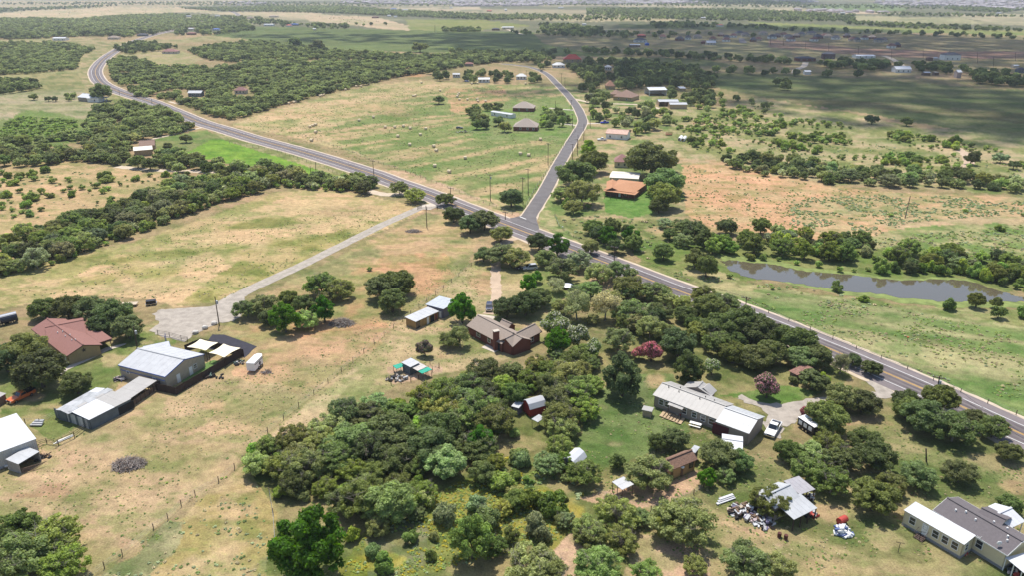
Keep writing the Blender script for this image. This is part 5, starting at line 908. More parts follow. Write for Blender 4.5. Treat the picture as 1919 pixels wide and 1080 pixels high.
TREES = [
 ('oak', 45, 655, 92, "big dark oak beside the left gable of the red brown roofed house"), ('oak', 72, 690, 104, "largest dark oak in front of the red brown roofed house"), ('oak', 8, 670, 80, "dark oak cut by the left edge of the frame, above the orange pickup"),
 ('oak', 142, 716, 64, "small dark oak right behind the long metal shed"),
 ('oak', 82, 578, 58, "oak at the left end of the row behind the red brown roof"), ('oak', 125, 575, 66, "second oak from the left in the row behind the red brown roof"), ('oak', 168, 578, 70, "third oak from the left in the row behind the red brown roof"), ('oak', 212, 585, 74, "tall oak behind the right end of the red brown roof"), ('oak', 238, 612, 66, "oak standing over the yard gate beside the gravel yard"), ('oak', 190, 608, 60, "oak overhanging the porch of the red brown roofed house"),
 ('mesquite', 462, 578, 52, "rounded mesquite nearest the gravel yard"), ('mesquite', 497, 570, 60, "tall olive mesquite beside the gravel driveway"), ('round', 533, 595, 58, "bright green rounded tree in the clump below the gravel driveway"), ('mesquite', 572, 598, 50, "low mesquite in front of the clump with the bare tree"), ('round', 606, 580, 52, "deep green tree at the right foot of the clump by the brush pile"), ('mesquite', 600, 530, 66, "olive tree at the back of the clump above the brush pile", 'oak'), ('mesquite', 636, 540, 60, "olive tree at the right end of the clump above the brush pile"),
 ('oak', 715, 540, 66, "left half of the big dark oak pair beside the small sheds"), ('oak', 738, 528, 72, "tall dark oak left of the metal roofed sheds"), ('oak', 735, 562, 66, "lower dark oak left of the metal roofed sheds"),
 ('round', 866, 578, 58, "bright green round topped tree between the sheds and the brick house"),
 ('dusty', 796, 650, 37, "small crape myrtle with faded pink blossom above the chicken pen"), ('grey', 862, 628, 48, "half bare grey topped tree in front of the brick house"), ('mesquite', 843, 636, 44, "green low tree joined to the half bare tree"),
 ('oak', 950, 574, 58, "oak at the left of the clump behind the brick house"), ('oak', 985, 568, 66, "big oak right behind the brick house roof"), ('oak', 1012, 556, 50, "oak at the right of the clump behind the brick house"), ('round', 990, 532, 38, "bright green tree beside the parked cars"),
 ('mesquite', 800, 352, 1, None),
 ('oak', 881, 418, 50, "oak left of the junction above the gravel lane"), ('oak', 908, 410, 56, "dark oak by the highway just left of the junction"), ('oak', 938, 436, 46, "dark grey green oak below the junction"), ('oak', 906, 475, 40, "compact dark tree beside the top of the dirt driveway"), ('mesquite', 940, 474, 58, "olive tree leaning over the dirt driveway"), ('mesquite', 968, 480, 56, "olive tree above the parked cars"), ('mesquite', 835, 372, 36, "low oak like tree beside the highway apron", 'oak'), ('oak', 850, 400, 44, "oak beside the ranch gate with a leaning trunk"), ('mesquite', 748, 350, 38, "small tree left of the ranch gate along the highway"), ('mesquite', 776, 364, 40, "spreading tree at the ranch gate"),
 ('oak', 1010, 452, 50, "dark tree on the highway edge below the county road junction"), ('round', 1046, 458, 44, "leafy tree beside the highway, second below the junction"), ('mesquite', 1052, 500, 62, "tall grey green tree with a pale trunk beside the lawn", 'grey'), ('mesquite', 1085, 485, 56, "grey green tree between the lot and the highway", 'grey'), ('oak', 1022, 482, 44, "dark tree over the parked van"), ('round', 1006, 518, 24, "small round tree with a short trunk beside the van"), ('mesquite', 1120, 510, 60, "light green tree in the middle of the highway side row"), ('mesquite', 1158, 505, 56, "light green tree by the highway pole"), ('mesquite', 1108, 540, 46, "slender tree right of the lawn with the trampoline"), ('mesquite', 1180, 535, 62, "olive tree at the upper middle of the wooded lot"), ('mesquite', 1225, 545, 56, "olive tree close to the highway bend of the lot"), ('grey', 1082, 568, 66, "bare grey crowned tree behind the white blossoms"), ('grey', 1135, 570, 64, "pale grey green tree in the middle of the wooded lot"), ('mesquite', 1180, 585, 66, "olive tree under the corner of the lot"), ('mesquite', 1236, 585, 56, "olive tree by the highway corner of the lot"),
 ('white', 1042, 608, 58, "crape myrtle with white blossom right of the brick house"), ('white', 1084, 628, 52, "white blossoming crape myrtle, middle of the three by the brick house"), ('white', 1112, 652, 44, "white blossoming crape myrtle nearest the open lawn"), ('round', 1045, 640, 54, "bright green tree below the white blossoms"),
 ('mesquite', 1160, 635, 70, "olive tree left of the deep pink crape myrtle"), ('rose', 1222, 656, 48, "large crape myrtle in deep pink bloom"), ('rose', 1198, 660, 30, "smaller dusty pink crape myrtle beside the large one"), ('oak', 1272, 640, 80, "broad dark grey green oak right of the pink crape myrtle"), ('round', 1168, 704, 84, "big rounded dark green tree alone on the lawn", 'oak'), ('round', 1290, 690, 66, "deep green tree behind the grey metal roofed house", 'oak'), ('white', 1335, 686, 36, "white flowering crape myrtle behind the grey metal roofed house"), ('mesquite', 1345, 640, 60, "grey green tree above the white crape myrtle"), ('oak', 1375, 660, 60, "oak in the row between the lawn and the highway"), ('pink', 1440, 720, 56, "pink flowering crape myrtle beside the gravel drive"), ('oak', 1330, 575, 70, "dark oak beside the highway right of the lot corner"), ('oak', 1395, 600, 80, "dark oak under the highway light pole"), ('oak', 1345, 610, 70, "dark oak behind the wooded strip by the highway"), ('oak', 1430, 620, 74, "dark oak along the highway strip"), ('oak', 1490, 635, 80, "dark oak close against the highway shoulder"), ('oak', 1445, 660, 66, "oak above the collapsing wooden shed"), ('oak', 1530, 665, 60, "oak at the end of the dark highway row"),
 ('oak', 1420, 668, 66, "oak behind the pink crape myrtle"), ('grey', 1577, 680, 46, "grey leaved tree with white trunks by the highway"), ('oak', 1600, 675, 36, "slender dark tree by the driveway mouth"), ('oak', 1634, 690, 40, "wind blown dark tree beside the driveway mouth"), ('oak', 1525, 712, 54, "dark tree left of the yellow green shrub"), ('round', 1540, 714, 32, "yellow green tree beside the driveway", 'lime'), ('oak', 1582, 742, 76, "spreading oak over the gravel drive entrance"), ('oak', 1618, 752, 60, "oak right of the gravel drive entrance"), ('oak', 1487, 712, 22, "small dark round bush below the wooden shed"),
 ('rose', 1510, 772, 28, "small crape myrtle in red bloom beside the black trailer"), ('oak', 1700, 750, 60, "oak by the highway left of the crossarm pole"), ('oak', 1735, 780, 84, "largest oak below the crossarm pole"), ('mesquite', 1790, 800, 84, "grey green tree below the crossarm pole", 'oak'), ('oak', 1830, 785, 50, "dark tree standing against the highway"), ('oak', 1890, 845, 52, "dark tree at the right edge under the highway"), ('oak', 1480, 845, 60, "dark tree right of the pickup"), ('mesquite', 1525, 850, 66, "dense olive tree below the black trailer"), ('mesquite', 1575, 855, 70, "olive tree in the middle of the clump above the propane tank", 'oak'), ('oak', 1640, 850, 74, "dark rounded tree at the right of the clump on the mown lawn"), ('olive', 1560, 900, 78, "yellow olive tree behind the tin roofed shelter"), ('oak', 1640, 930, 86, "broad oak in front of the white roofed mobile home"), ('mesquite', 1672, 905, 60, "grey green tree behind the broad oak"), ('oak', 1722, 890, 66, "dark tree with drooping limbs above the mobile home"), ('oak', 1800, 884, 62, "compact dark tree alone on the mown lawn"), ('oak', 1893, 945, 50, "small tree right of the mobile home roof"), ('mesquite', 1445, 938, 74, "dark green tree over the tin roofed shelter", 'oak'),
 ('mesquite', 1283, 975, 112, "broad olive tree in the open dirt yard", 'mesquite'), ('round', 1250, 985, 60, "brighter green tree joined to the left of the broad olive tree", 'olive'), ('mesquite', 1217, 885, 84, "shade tree over the ochre shed yard"), ('mesquite', 1095, 885, 66, "mesquite right below the small white shed", 'oak'), ('round', 1156, 865, 32, "small cone shaped dark evergreen on the lawn", 'oak'), ('oak', 1265, 822, 54, "oak behind the ochre shed"), ('oak', 1232, 828, 46, "oak left behind the ochre shed"), ('oak', 1348, 850, 74, "oak over the white canopies"), ('oak', 1385, 862, 60, "oak right of the white canopies"), ('round', 1325, 895, 38, "small green tree by the dirt yard fence"), ('mesquite', 1360, 890, 44, "small tree under the oaks by the dirt yard"), ('mesquite', 1155, 958, 84, "mesquite in front of the tin canopy"), ('mesquite', 1105, 990, 70, "grey green mesquite left of the dirt clearing"), ('mesquite', 1165, 1010, 66, "mesquite at the left of the dirt clearing"), ('mesquite', 1302, 1058, 56, "round tree at the bottom edge of the dirt clearing"), ('mesquite', 1400, 1050, 90, "mesquite at the bottom edge, right of the dirt clearing"), ('mesquite', 1460, 1062, 70, "mesquite at the bottom edge beside the lawn"), ('mesquite', 1120, 1055, 90, "mesquite at the bottom edge, left of the dirt clearing"), ('mesquite', 1210, 1072, 60, "mesquite cut by the bottom edge"), ('mesquite', 995, 1060, 110, "large olive tree at the bottom edge, centre"), ('mesquite', 1030, 1075, 90, "olive tree at the bottom edge beside the dirt gap"),
 ('round', 580, 1022, 150, "huge bright green tree at the bottom edge"), ('round', 884, 1008, 94, "rounded olive green tree among the yellow flowers", 'olive'), ('oak', 966, 935, 52, "dark tree beside the yellow flowers"), ('round', 900, 825, 56, "bright green tree in the belt right of its middle"), ('oak', 810, 835, 96, "dark tree at the hollow of the belt"), ('oak', 770, 815, 60, "dark tree left of the hollow of the belt"), ('oak', 905, 885, 60, "dark tree below the bright green one"), ('mesquite', 1028, 868, 56, "mesquite left of the small white shed"), ('grey', 1050, 975, 30, "bare grey bush in the yellow flowers"), ('grey', 905, 960, 34, "pale bare bush near the rounded olive green tree"),
 ('oak', 30, 985, 90, "tree cut by the left edge at the lower corner", 'olive'), ('mesquite', 95, 1005, 110, "broad yellow green tree in the lower left corner"), ('mesquite', 40, 1040, 120, "broad yellow green tree at the bottom of the lower left corner"), ('mesquite', 120, 1050, 90, "yellow green tree at the right of the lower left clump", 'olive'),
 ('oak', 1222, 294, 96, "broad dark oak behind the pink brown roofed house"), ('oak', 1245, 300, 56, "right part of the broad oak by the ploughed field"), ('oak', 1200, 290, 50, "left part of the broad oak by the pink brown roofed house"), ('oak', 1246, 338, 72, "dark oak beside the cream metal roof"), ('oak', 1264, 342, 46, "oak at the edge of the ploughed field beside the dark group"), ('oak', 1235, 384, 40, "low oak at the foot of the dark group by the lawn"), ('oak', 1245, 362, 74, "biggest dark oak right of the terracotta roof"), ('oak', 1110, 300, 62, "dark oak left of the pink brown roof"), ('oak', 1080, 322, 70, "dark oak beside the county road"), ('mesquite', 1092, 358, 72, "olive tree in front of the terracotta roof", 'mesquite'), ('mesquite', 1075, 385, 40, "low tree by the county road verge"), ('mesquite', 1050, 362, 40, "olive tree at the county road edge"), ('round', 1103, 278, 34, "light green tree in the yard by the county road", 'lime'), ('oak', 958, 368, 52, "dark green clump between the two tall poles at the junction"),
 ('oak', 905, 222, 30, "big oak left of the white trailer home in the hay field"), ('oak', 934, 225, 26, "oak in front of the white trailer home"), ('mesquite', 946, 236, 30, "olive oak left of the nearer taupe roof"), ('oak', 893, 232, 26, "oak beside the farm gear in the hay field yard"),
 ('oak', 822, 185, 24, "lone dark bush in the hay field", 'oak'), ('oak', 787, 86, 28, "lone tall oak before the shaded meadow"), ('oak', 594, 83, 30, "round oak on the edge of the shaded meadow, right one"), ('oak', 553, 78, 26, "round oak on the edge of the shaded meadow, left one"), ('mesquite', 348, 258, 24, "small tree with its shadow on the mown lawn", 'oak'), ('oak', 314, 274, 22, "dark round tree beside the bright green field"), ('oak', 62, 180, 18, "left tree of the three in the pale pasture"), ('oak', 90, 184, 15, "middle tree of the three in the pale pasture"), ('oak', 103, 184, 15, "right tree of the three in the pale pasture"), ('oak', 188, 170, 46, "big tree behind the white farm buildings"), ('oak', 1635, 222, 26, "left lone tree on the edge of the shaded meadow"), ('oak', 1700, 226, 25, "right lone tree on the edge of the shaded meadow"),
]
FORCE = []
rt = random.Random(11)
for row in TREES:
    k, cx, cy, w, lab = row[:5]; col = row[5] if len(row) > 5 else None
    if not lab: continue
    if k == 'olive': k, col = 'mesquite', 'olive'
    FORCE.append((cx, cy, w)); hplant(k, cx, cy, w, lab, col=col, rg=rt)
# ---- regions filled with plants: (polygon, kinds with weights, spacing m, radius range m, height ratio, label, group)
def fill(poly, kinds, gap, rr, hr, label, group, seed=1, cols=None, maxn=4000, nz=0):
    rg = random.Random(seed); xs = [p[0] for p in poly]; ys = [p[1] for p in poly]
    corners = [P(*p) for p in poly]; X0, X1 = min(c.x for c in corners), max(c.x for c in corners); Y0, Y1 = min(c.y for c in corners), max(c.y for c in corners)
    n = int((X1 - X0) * (Y1 - Y0) / gap ** 2); grid = {}; out = []
    ax, ay = np.array([rg.uniform(X0, X1) for _ in range(min(n * 5, 200000))]), np.array([rg.uniform(Y0, Y1) for _ in range(min(n * 5, 200000))])
    px_, py_ = to_px(ax, ay); ok = inpoly(px_, py_, poly)
    if nz: ok &= fbm(ax / 26, ay / 26, seed, 3) > nz
    for X, Y in zip(ax[ok], ay[ok]):
        r = rr[0] + (rr[1] - rr[0]) * rg.random() ** (1.7 if nz > .4 else 1.15); gx, gy = int(X // gap), int(Y // gap)
        if any((X - a) ** 2 + (Y - b_) ** 2 < gap * gap * .8 for i in (-1, 0, 1) for j in (-1, 0, 1) for a, b_ in grid.get((gx + i, gy + j), ())): continue
        grid.setdefault((gx, gy), []).append((X, Y)); k = rg.choices([q[0] for q in kinds], [q[1] for q in kinds])[0]
        out.append([k, X, Y, r, 2 * r * hr * rg.uniform(.85, 1.15), label, group, (rg.choice(cols) if cols else None), rg.random()])
        if len(out) >= maxn: break
    return out
CAND = []
def F(*a, **k): CAND.extend(fill(*a, **k))
# belt of brush below the triangular lot
F([(455, 872), (500, 850), (560, 838), (610, 812), (640, 790), (700, 768), (790, 742), (860, 722), (900, 705), (960, 690), (1040, 678), (1100, 672), (1120, 700), (1105, 760), (1090, 800), (1060, 830), (1000, 800), (960, 800), (880, 870), (840, 900), (780, 950), (720, 985), (640, 970), (600, 950), (530, 945), (500, 905)], [('mesquite', 5), ('oak', 2)], 4.1, (2.2, 5.0), .64, "trees|of the belt", "trees of the brush belt below the triangular lot", 3, ['mesquite', 'olive', 'oak', 'mesquite'])
F([(470, 850), (640, 800), (860, 730), (1100, 680), (1110, 720), (900, 850), (700, 960), (520, 940)], [('bush', 1)], 3.6, (1.3, 2.4), .7, "bushes|under the belt", "undergrowth bushes of the brush belt", 4, ['bush', 'olive', 'mesquite'])
F([(1040, 545), (1120, 540), (1240, 555), (1290, 575), (1240, 600), (1180, 625), (1100, 610), (1050, 590)], [('mesquite', 3), ('grey', 2)], 5.4, (1.8, 4.0), .62, "trees|of the pale lot brush", "pale brush between the brick house and the highway", 60, ['grey', 'grey', 'sage', 'mesquite'])
F([(1270, 575), (1320, 560), (1440, 620), (1540, 680), (1500, 690), (1400, 660), (1300, 640), (1180, 640), (1120, 620)], [('oak', 3), ('mesquite', 2)], 5.6, (2.6, 4.5), .72, "trees|of the highway wood", "trees of the wood beside the highway", 5)
F([(1010, 445), (1100, 470), (1200, 520), (1250, 555), (1200, 580), (1100, 530), (1040, 500)], [('mesquite', 2), ('oak', 1)], 9.5, (2.4, 3.8), .85, "trees|of the roadside row", "trees along the highway side of the lot", 6, ['mesquite', 'grey', 'oak'])
F([(940, 745), (1050, 720), (1110, 760), (1100, 840), (1040, 870), (960, 830)], [('oak', 2), ('mesquite', 2)], 6.5, (2.6, 4), .8, "trees|around the red shed", "trees around the red gambrel shed", 7)
F([(940, 780), (1010, 900), (960, 960), (900, 900), (860, 880), (900, 850)], [('bush', 2), ('mesquite', 1)], 5.5, (1.2, 2.6), .6, "bushes|of the weedy hollow", "bushes of the weedy hollow", 8, ['bush', 'olive', 'sage', 'mesquite'])
F([(1450, 830), (1540, 800), (1600, 810), (1680, 840), (1660, 900), (1560, 930), (1480, 880)], [('oak', 2), ('mesquite', 2)], 7, (3, 4.4), .8, "trees|above the tin shelter", "trees above the tin roofed shelter", 9, ['oak', 'mesquite', 'olive'])
F([(1670, 740), (1760, 770), (1860, 820), (1820, 840), (1720, 800), (1660, 770)], [('oak', 2), ('mesquite', 1)], 6.5, (2.6, 3.8), .8, "trees|below the crossarm pole", "trees of the dark row under the crossarm pole", 10)
F([(440, 590), (600, 565), (650, 560), (600, 610), (500, 612)], [('mesquite', 2), ('oak', 1)], 6, (2.4, 3.6), .75, "trees|above the brush heap", "trees of the clump above the brush pile", 12)
F([(1060, 1000), (1200, 960), (1230, 1010), (1150, 1040), (1080, 1030)], [('mesquite', 1)], 9, (2, 3.4), .7, "trees|by the dirt clearing", "mesquites beside the dirt clearing", 13)
F([(500, 480), (700, 500), (700, 520)], [('bush', 1)], 20, (1, 1.5), .6, "bushes|below the gravel lane", "bushes below the lane", 14)
F([(-60, 478), (150, 418), (300, 362), (450, 325), (700, 352), (690, 364), (520, 352), (420, 378), (330, 412), (220, 452), (120, 490), (0, 524), (-60, 540)], [('bush', 1)], 3.6, (1.2, 2.4), .7, "bushes|under the meadow hedge", "undergrowth of the meadow hedge", 55)
F([(650, 985), (700, 960), (850, 925), (1000, 860), (1060, 880), (1080, 960), (1040, 1020), (860, 1050), (680, 1075)], [('bush', 3), ('mesquite', 1)], 4.2, (.9, 2.8), .78, "bushes|among the yellow flowers", "shrubs among the yellow flowers", 56, ['bush', 'lime', 'sage', 'olive', 'mesquite'])
F([(1640, 500), (1800, 512), (1960, 528), (1960, 552), (1900, 545), (1820, 520), (1640, 512)], [('bush', 3), ('oak', 1)], 3.2, (1.4, 3.0), .95, "shrubs|on the far pond bank", "shrubs of the far pond bank", 57)
F([(1380, 480), (1440, 484), (1560, 502), (1640, 508), (1640, 514), (1560, 508), (1440, 490), (1380, 486)], [('bush', 1)], 4, (.8, 1.8), .7, "bushes|along the pond edge", "reedy bushes along the pond edge", 58, ['olive', 'bush', 'lime'])
# hedge left of the hay meadow
F([(-60, 478), (60, 445), (150, 418), (230, 392), (300, 362), (370, 340), (450, 325), (560, 335), (640, 340), (700, 352), (690, 364), (600, 356), (520, 352), (420, 378), (330, 412), (220, 452), (120, 490), (0, 524), (-60, 540)], [('mesquite', 4), ('oak', 1)], 5.0, (2.6, 4.6), .74, "trees|of the meadow hedge", "mesquites of the long hedge above the hay meadow", 15, ['mesquite', 'mesquite', 'olive', 'oak', 'grey'])
F([(0, 318), (60, 300), (140, 296), (330, 318), (400, 345), (340, 372), (210, 410), (100, 440), (0, 462)], [('bush', 1)], 5.5, (.8, 3.4), .6, "bushes|of the tan pasture", "rounded bushes of the tan brush pasture", 16, ['bush', 'bush', 'olive'], nz=.47)
F([(-60, 300), (60, 300), (160, 290), (260, 300), (420, 318), (540, 320), (560, 334), (440, 330), (330, 325), (150, 300), (60, 312), (-60, 320)], [('mesquite', 3), ('oak', 1)], 6.5, (3, 4.6), .75, "trees|behind the tan pasture", "trees of the brush line behind the tan pasture", 17)
F([(-60, 262), (60, 270), (160, 250), (180, 205), (240, 195), (330, 218), (360, 240), (340, 250), (270, 262), (240, 290), (340, 292), (420, 310), (300, 312), (60, 300), (-60, 300)], [('mesquite', 4), ('oak', 1)], 5.2, (2.4, 5), .64, "trees|of the left wood", "mesquites of the dense wood left of the highway", 18, nz=.34)
F([(0, 240), (40, 220), (150, 228), (120, 265), (0, 270)], [('bush', 1)], 4.2, (1.6, 3), .5, "bushes|of the lime thicket", "low thicket bushes on the left", 19, ['lime', 'bush'])
# wood between highway curve and hay field
F([(205, 118), (240, 108), (300, 125), (400, 130), (470, 120), (560, 112), (700, 118), (900, 108), (960, 112), (880, 124), (760, 142), (690, 158), (600, 178), (560, 190), (500, 205), (440, 225), (400, 218), (330, 190), (260, 182), (215, 150)], [('mesquite', 4), ('oak', 2)], 5.6, (2.4, 5.2), .62, "trees|behind the hay field", "trees of the wood between highway and hay field", 20, nz=.34)
F([(350, 96), (420, 84), (480, 80), (560, 88), (640, 98), (760, 106), (900, 104), (1010, 108), (1000, 116), (850, 118), (700, 114), (520, 110), (440, 118), (390, 112)], [('mesquite', 3), ('oak', 2)], 6.5, (2.6, 5.4), .7, "trees|before the shaded meadow", "trees on the near edge of the shaded meadow", 21)
F([(215, 92), (260, 82), (300, 86), (340, 90), (300, 96), (240, 102)], [('oak', 2), ('mesquite', 1)], 9, (3.6, 5.4), .85, "trees|behind the highway curve", "trees behind the highway curve", 22)
F([(-100, 84), (60, 80), (100, 78), (180, 92), (150, 108), (140, 130), (60, 138), (-100, 145)], [('mesquite', 4), ('oak', 1)], 6, (2.4, 4.8), .6, "trees|left of the highway curve", "mesquites of the wood left of the highway curve", 23, nz=.34)
F([(-100, 35), (60, 34), (140, 36), (210, 30), (320, 26), (430, 34), (440, 50), (330, 58), (200, 66), (90, 72), (-100, 76)], [('mesquite', 4), ('oak', 1)], 7, (2.8, 5.4), .6, "trees|of the far left wood", "far wood at the upper left", 24, nz=.34)
F([(0, 150), (60, 155), (78, 165), (30, 175), (0, 178)], [('mesquite', 1), ('oak', 1)], 7, (3, 4.6), .75, "trees|by the pale pasture", "trees at the left edge beside the pale pasture", 25)
F([(110, 182), (150, 180), (160, 190), (130, 190)], [('mesquite', 1)], 8, (2.6, 3.6), .8, "trees|at the white farm", "small trees beside the white farm buildings", 26)
# right of the county road
F([(1100, 185), (1180, 175), (1230, 200), (1260, 225), (1230, 250), (1170, 262), (1110, 225)], [('oak', 2), ('mesquite', 3)], 10, (3, 5), .85, "trees|at the road bend", "yard trees right of the county road bend", 27, ['oak', 'mesquite', 'olive', 'grey'])
F([(1080, 168), (1140, 160), (1330, 180), (1340, 205), (1220, 190), (1120, 185)], [('oak', 3), ('mesquite', 2)], 9, (3.4, 5), .85, "trees|around the brown roofs", "trees around the brown roofed houses", 28)
F([(1060, 120), (1180, 116), (1300, 130), (1340, 150), (1330, 170), (1200, 168), (1100, 156)], [('oak', 3), ('mesquite', 1)], 8.5, (3.6, 5.4), .85, "trees|of the shaded wood", "trees of the shaded wood behind the brown roofed houses", 29)
F([(800, 138), (1000, 142), (1010, 156), (900, 156), (820, 152)], [('oak', 2), ('mesquite', 1)], 12, (3.4, 5.2), .85, "trees|beyond the hay field", "yard trees on the far side of the hay field", 30)
F([(880, 206), (930, 200), (960, 215), (975, 232), (950, 245), (885, 244)], [('oak', 2), ('mesquite', 2)], 8, (3, 4.6), .8, "trees|left of taupe roofs", "shade trees left of the taupe roofed houses", 31)
F([(1005, 205), (1045, 212), (1068, 230), (1050, 242), (1012, 245)], [('oak', 1), ('mesquite', 2)], 8, (2.6, 4.2), .9, "trees|right of taupe roofs", "shade trees right of the taupe roofed houses", 32, ['oak', 'lime', 'mesquite'])
F([(1045, 375), (1100, 385), (1120, 398), (1070, 405), (1040, 395)], [('oak', 1), ('bush', 2)], 6, (1.6, 3), .8, "shrubs|by the junction verge", "shrubs on the verge near the junction", 33)
F([(1110, 430), (1180, 440), (1200, 470), (1140, 478), (1095, 455)], [('oak', 2), ('round', 1)], 6, (2.6, 4), .85, "trees|across from the lot", "dark trees across the highway from the lot", 34)
F([(1215, 480), (1270, 488), (1300, 500), (1335, 512), (1330, 525), (1270, 515), (1220, 500)], [('oak', 2), ('mesquite', 1)], 7.5, (2.8, 4), .9, "trees|between highway and pond", "trees between the highway and the pond", 35)
F([(1215, 425), (1280, 428), (1310, 450), (1290, 465), (1230, 455)], [('mesquite', 2), ('oak', 2)], 7, (3, 4.6), .75, "trees|below the ploughed field", "trees at the foot of the ploughed field", 36, ['grey', 'oak', 'mesquite'])
F([(1300, 462), (1380, 455), (1440, 470), (1520, 478), (1600, 490), (1560, 498), (1440, 480), (1320, 476)], [('round', 3), ('mesquite', 1)], 5, (2.8, 4.6), .75, "trees|behind the pond", "leafy trees on the far bank of the pond", 37, ['bush', 'bush', 'oak'])
F([(1440, 440), (1560, 450), (1700, 470), (1850, 490), (1980, 500), (1980, 530), (1840, 515), (1640, 492), (1500, 478), (1440, 462)], [('mesquite', 2), ('bush', 2), ('oak', 1)], 4.6, (1.6, 4), .75, "trees|along the creek", "shrubby trees along the creek", 38, ['bush', 'oak', 'olive', 'grey'])
F([(1330, 440), (1440, 432), (1480, 440), (1440, 455), (1340, 452)], [('oak', 1)], 10, (2.4, 4), .8, "trees|on the ploughed edge", "dark trees on the lower edge of the ploughed field", 39)
F([(1350, 300), (1440, 300), (1600, 322), (1760, 330), (1919, 345), (1919, 362), (1740, 352), (1560, 345), (1430, 330), (1360, 315)], [('mesquite', 3), ('oak', 1), ('bush', 1)], 5.6, (2.4, 4.6), .72, "trees|above the ploughed field", "mesquites of the brush strip above the ploughed field", 40, ['mesquite', 'grey', 'mesquite', 'oak'])
F([(1260, 230), (1420, 200), (1560, 232), (1760, 260), (1919, 290), (1919, 340), (1600, 315), (1400, 295), (1300, 280)], [('bush', 1)], 4.6, (.8, 3.6), .62, "bushes|of the scrub pasture", "round bushes of the scrub pasture", 41, ['bush', 'bush', 'olive'], nz=.50)
F([(1330, 180), (1460, 200), (1420, 225), (1300, 210), (1260, 200)], [('mesquite', 3), ('bush', 2)], 14, (2, 4), .8, "trees|at the scrub edge", "light green trees on the edge of the scrub pasture", 42, ['mesquite', 'olive'])
F([(1540, 530), (1600, 548), (1580, 556), (1540, 545)], [('bush', 1)], 5, (1.4, 2.4), .7, "bushes|on the pond bank", "bushes on the near bank of the pond", 43)
F([(1770, 572), (1919, 582), (1960, 590), (1960, 612), (1900, 606), (1780, 584)], [('oak', 2), ('bush', 2)], 6, (2, 3.6), .8, "shrubs|below the pond's end", "dark shrubs on the near bank at the right edge", 44)
F([(1380, 510), (1500, 540), (1640, 562), (1720, 570), (1700, 580), (1500, 570), (1400, 550), (1350, 530)], [('bush', 1)], 13, (.9, 1.8), .65, "bushes|between highway and pond water", "small bushes between the highway and the pond", 45)
F([(1640, 400), (1919, 395), (1919, 440), (1700, 420)], [('bush', 1)], 22, (1.2, 2.2), .65, "bushes|on the pale strip", "bushes on the pale strip at the right", 46)
F([(1800, 290), (1919, 300), (1919, 325), (1820, 315)], [('oak', 1), ('grey', 1)], 12, (3, 4.5), .8, "trees|at the far right", "trees at the right edge above the ploughed field", 47)
# far masses and rows
def FF(poly, gap, rr=(3.8, 6), seed=1, cols=('oak', 'mesquite')): CAND.extend(fill(poly, [('farmix', 1)], gap, rr, .8, None, "far", seed, list(cols)))
for i, (poly, gap) in enumerate([
 ([(-200, 66), (200, 68), (240, 66), (300, 62), (270, 56), (60, 72), (-200, 78)], 10), ([(190, 66), (280, 60), (300, 54), (290, 66), (220, 72)], 11), ([(330, 58), (460, 44), (480, 56), (400, 66), (330, 66)], 11),
 ([(340, 16), (640, 12), (760, 24), (760, 32), (560, 20), (430, 22)], 12), ([(480, 12), (640, 14), (900, 28), (1080, 34), (920, 38), (700, 28), (600, 24), (480, 22)], 12), ([(480, 44), (600, 46), (760, 46), (640, 50), (500, 52)], 26), ([(580, 46), (660, 50), (650, 54), (590, 54)], 16), ([(0, 16), (190, 14), (0, 23)], 24),
 ([(60, 17), (150, 12), (230, 11), (150, 14)], 18), ([(830, 56), (900, 56), (900, 60), (832, 60)], 9), ([(1010, 48), (1080, 48), (1130, 56), (1110, 70), (1020, 66)], 12), ([(1100, 60), (1440, 68), (1440, 76), (1130, 72)], 20), ([(1215, 44), (1300, 44), (1300, 52), (1230, 52)], 11), ([(1280, 44), (1440, 50), (1460, 56), (1300, 50)], 16), ([(1440, 54), (1620, 60), (1780, 64), (1960, 72), (1960, 76), (1620, 64), (1440, 58)], 22),
 ([(1100, 16), (1380, 18), (1600, 28), (1600, 40), (1440, 40), (1240, 36), (1100, 28)], 16), ([(960, 26), (1200, 34), (1240, 40), (980, 38)], 22), ([(1580, 40), (1700, 46), (1900, 56), (1919, 60), (1700, 54), (1590, 46)], 16), ([(1640, 24), (1860, 28), (1919, 32), (1850, 32), (1660, 30)], 22), ([(1290, 1), (1500, 4), (1500, 8), (1300, 6)], 18), ([(1770, 14), (1919, 18), (1880, 24), (1790, 20)], 16),
 ([(1090, 94), (1300, 104), (1600, 120), (1919, 142), (1919, 148), (1600, 128), (1300, 112), (1100, 100)], 13), ([(1480, 112), (1600, 112), (1660, 122), (1640, 134), (1560, 130)], 11), ([(1710, 120), (1780, 122), (1780, 136), (1720, 132)], 11), ([(1810, 140), (1919, 150), (1960, 160), (1919, 164), (1830, 158)], 9), ([(1330, 130), (1440, 136), (1620, 144), (1620, 148), (1440, 142), (1340, 138)], 15), ([(1440, 155), (1480, 158), (1480, 170), (1440, 170)], 16), ([(960, 100), (1060, 100), (1100, 118), (1060, 130), (1000, 116)], 14), ([(1000, 120), (1050, 128), (1050, 138), (1010, 134)], 16), ([(840, 98), (1000, 104), (1000, 112), (860, 106)], 11), ([(380, 30), (480, 34), (560, 46), (520, 48), (400, 44)], 17), ([(-200, 8), (480, 3), (700, 8), (1100, 10), (700, 12), (200, 9)], 34), ([(640, 2), (1919, 12), (1919, 20), (1300, 12), (640, 6)], 34),
 ([(960, 60), (1010, 62), (1000, 66), (965, 64)], 16)]): FF(poly, gap, seed=100 + i)
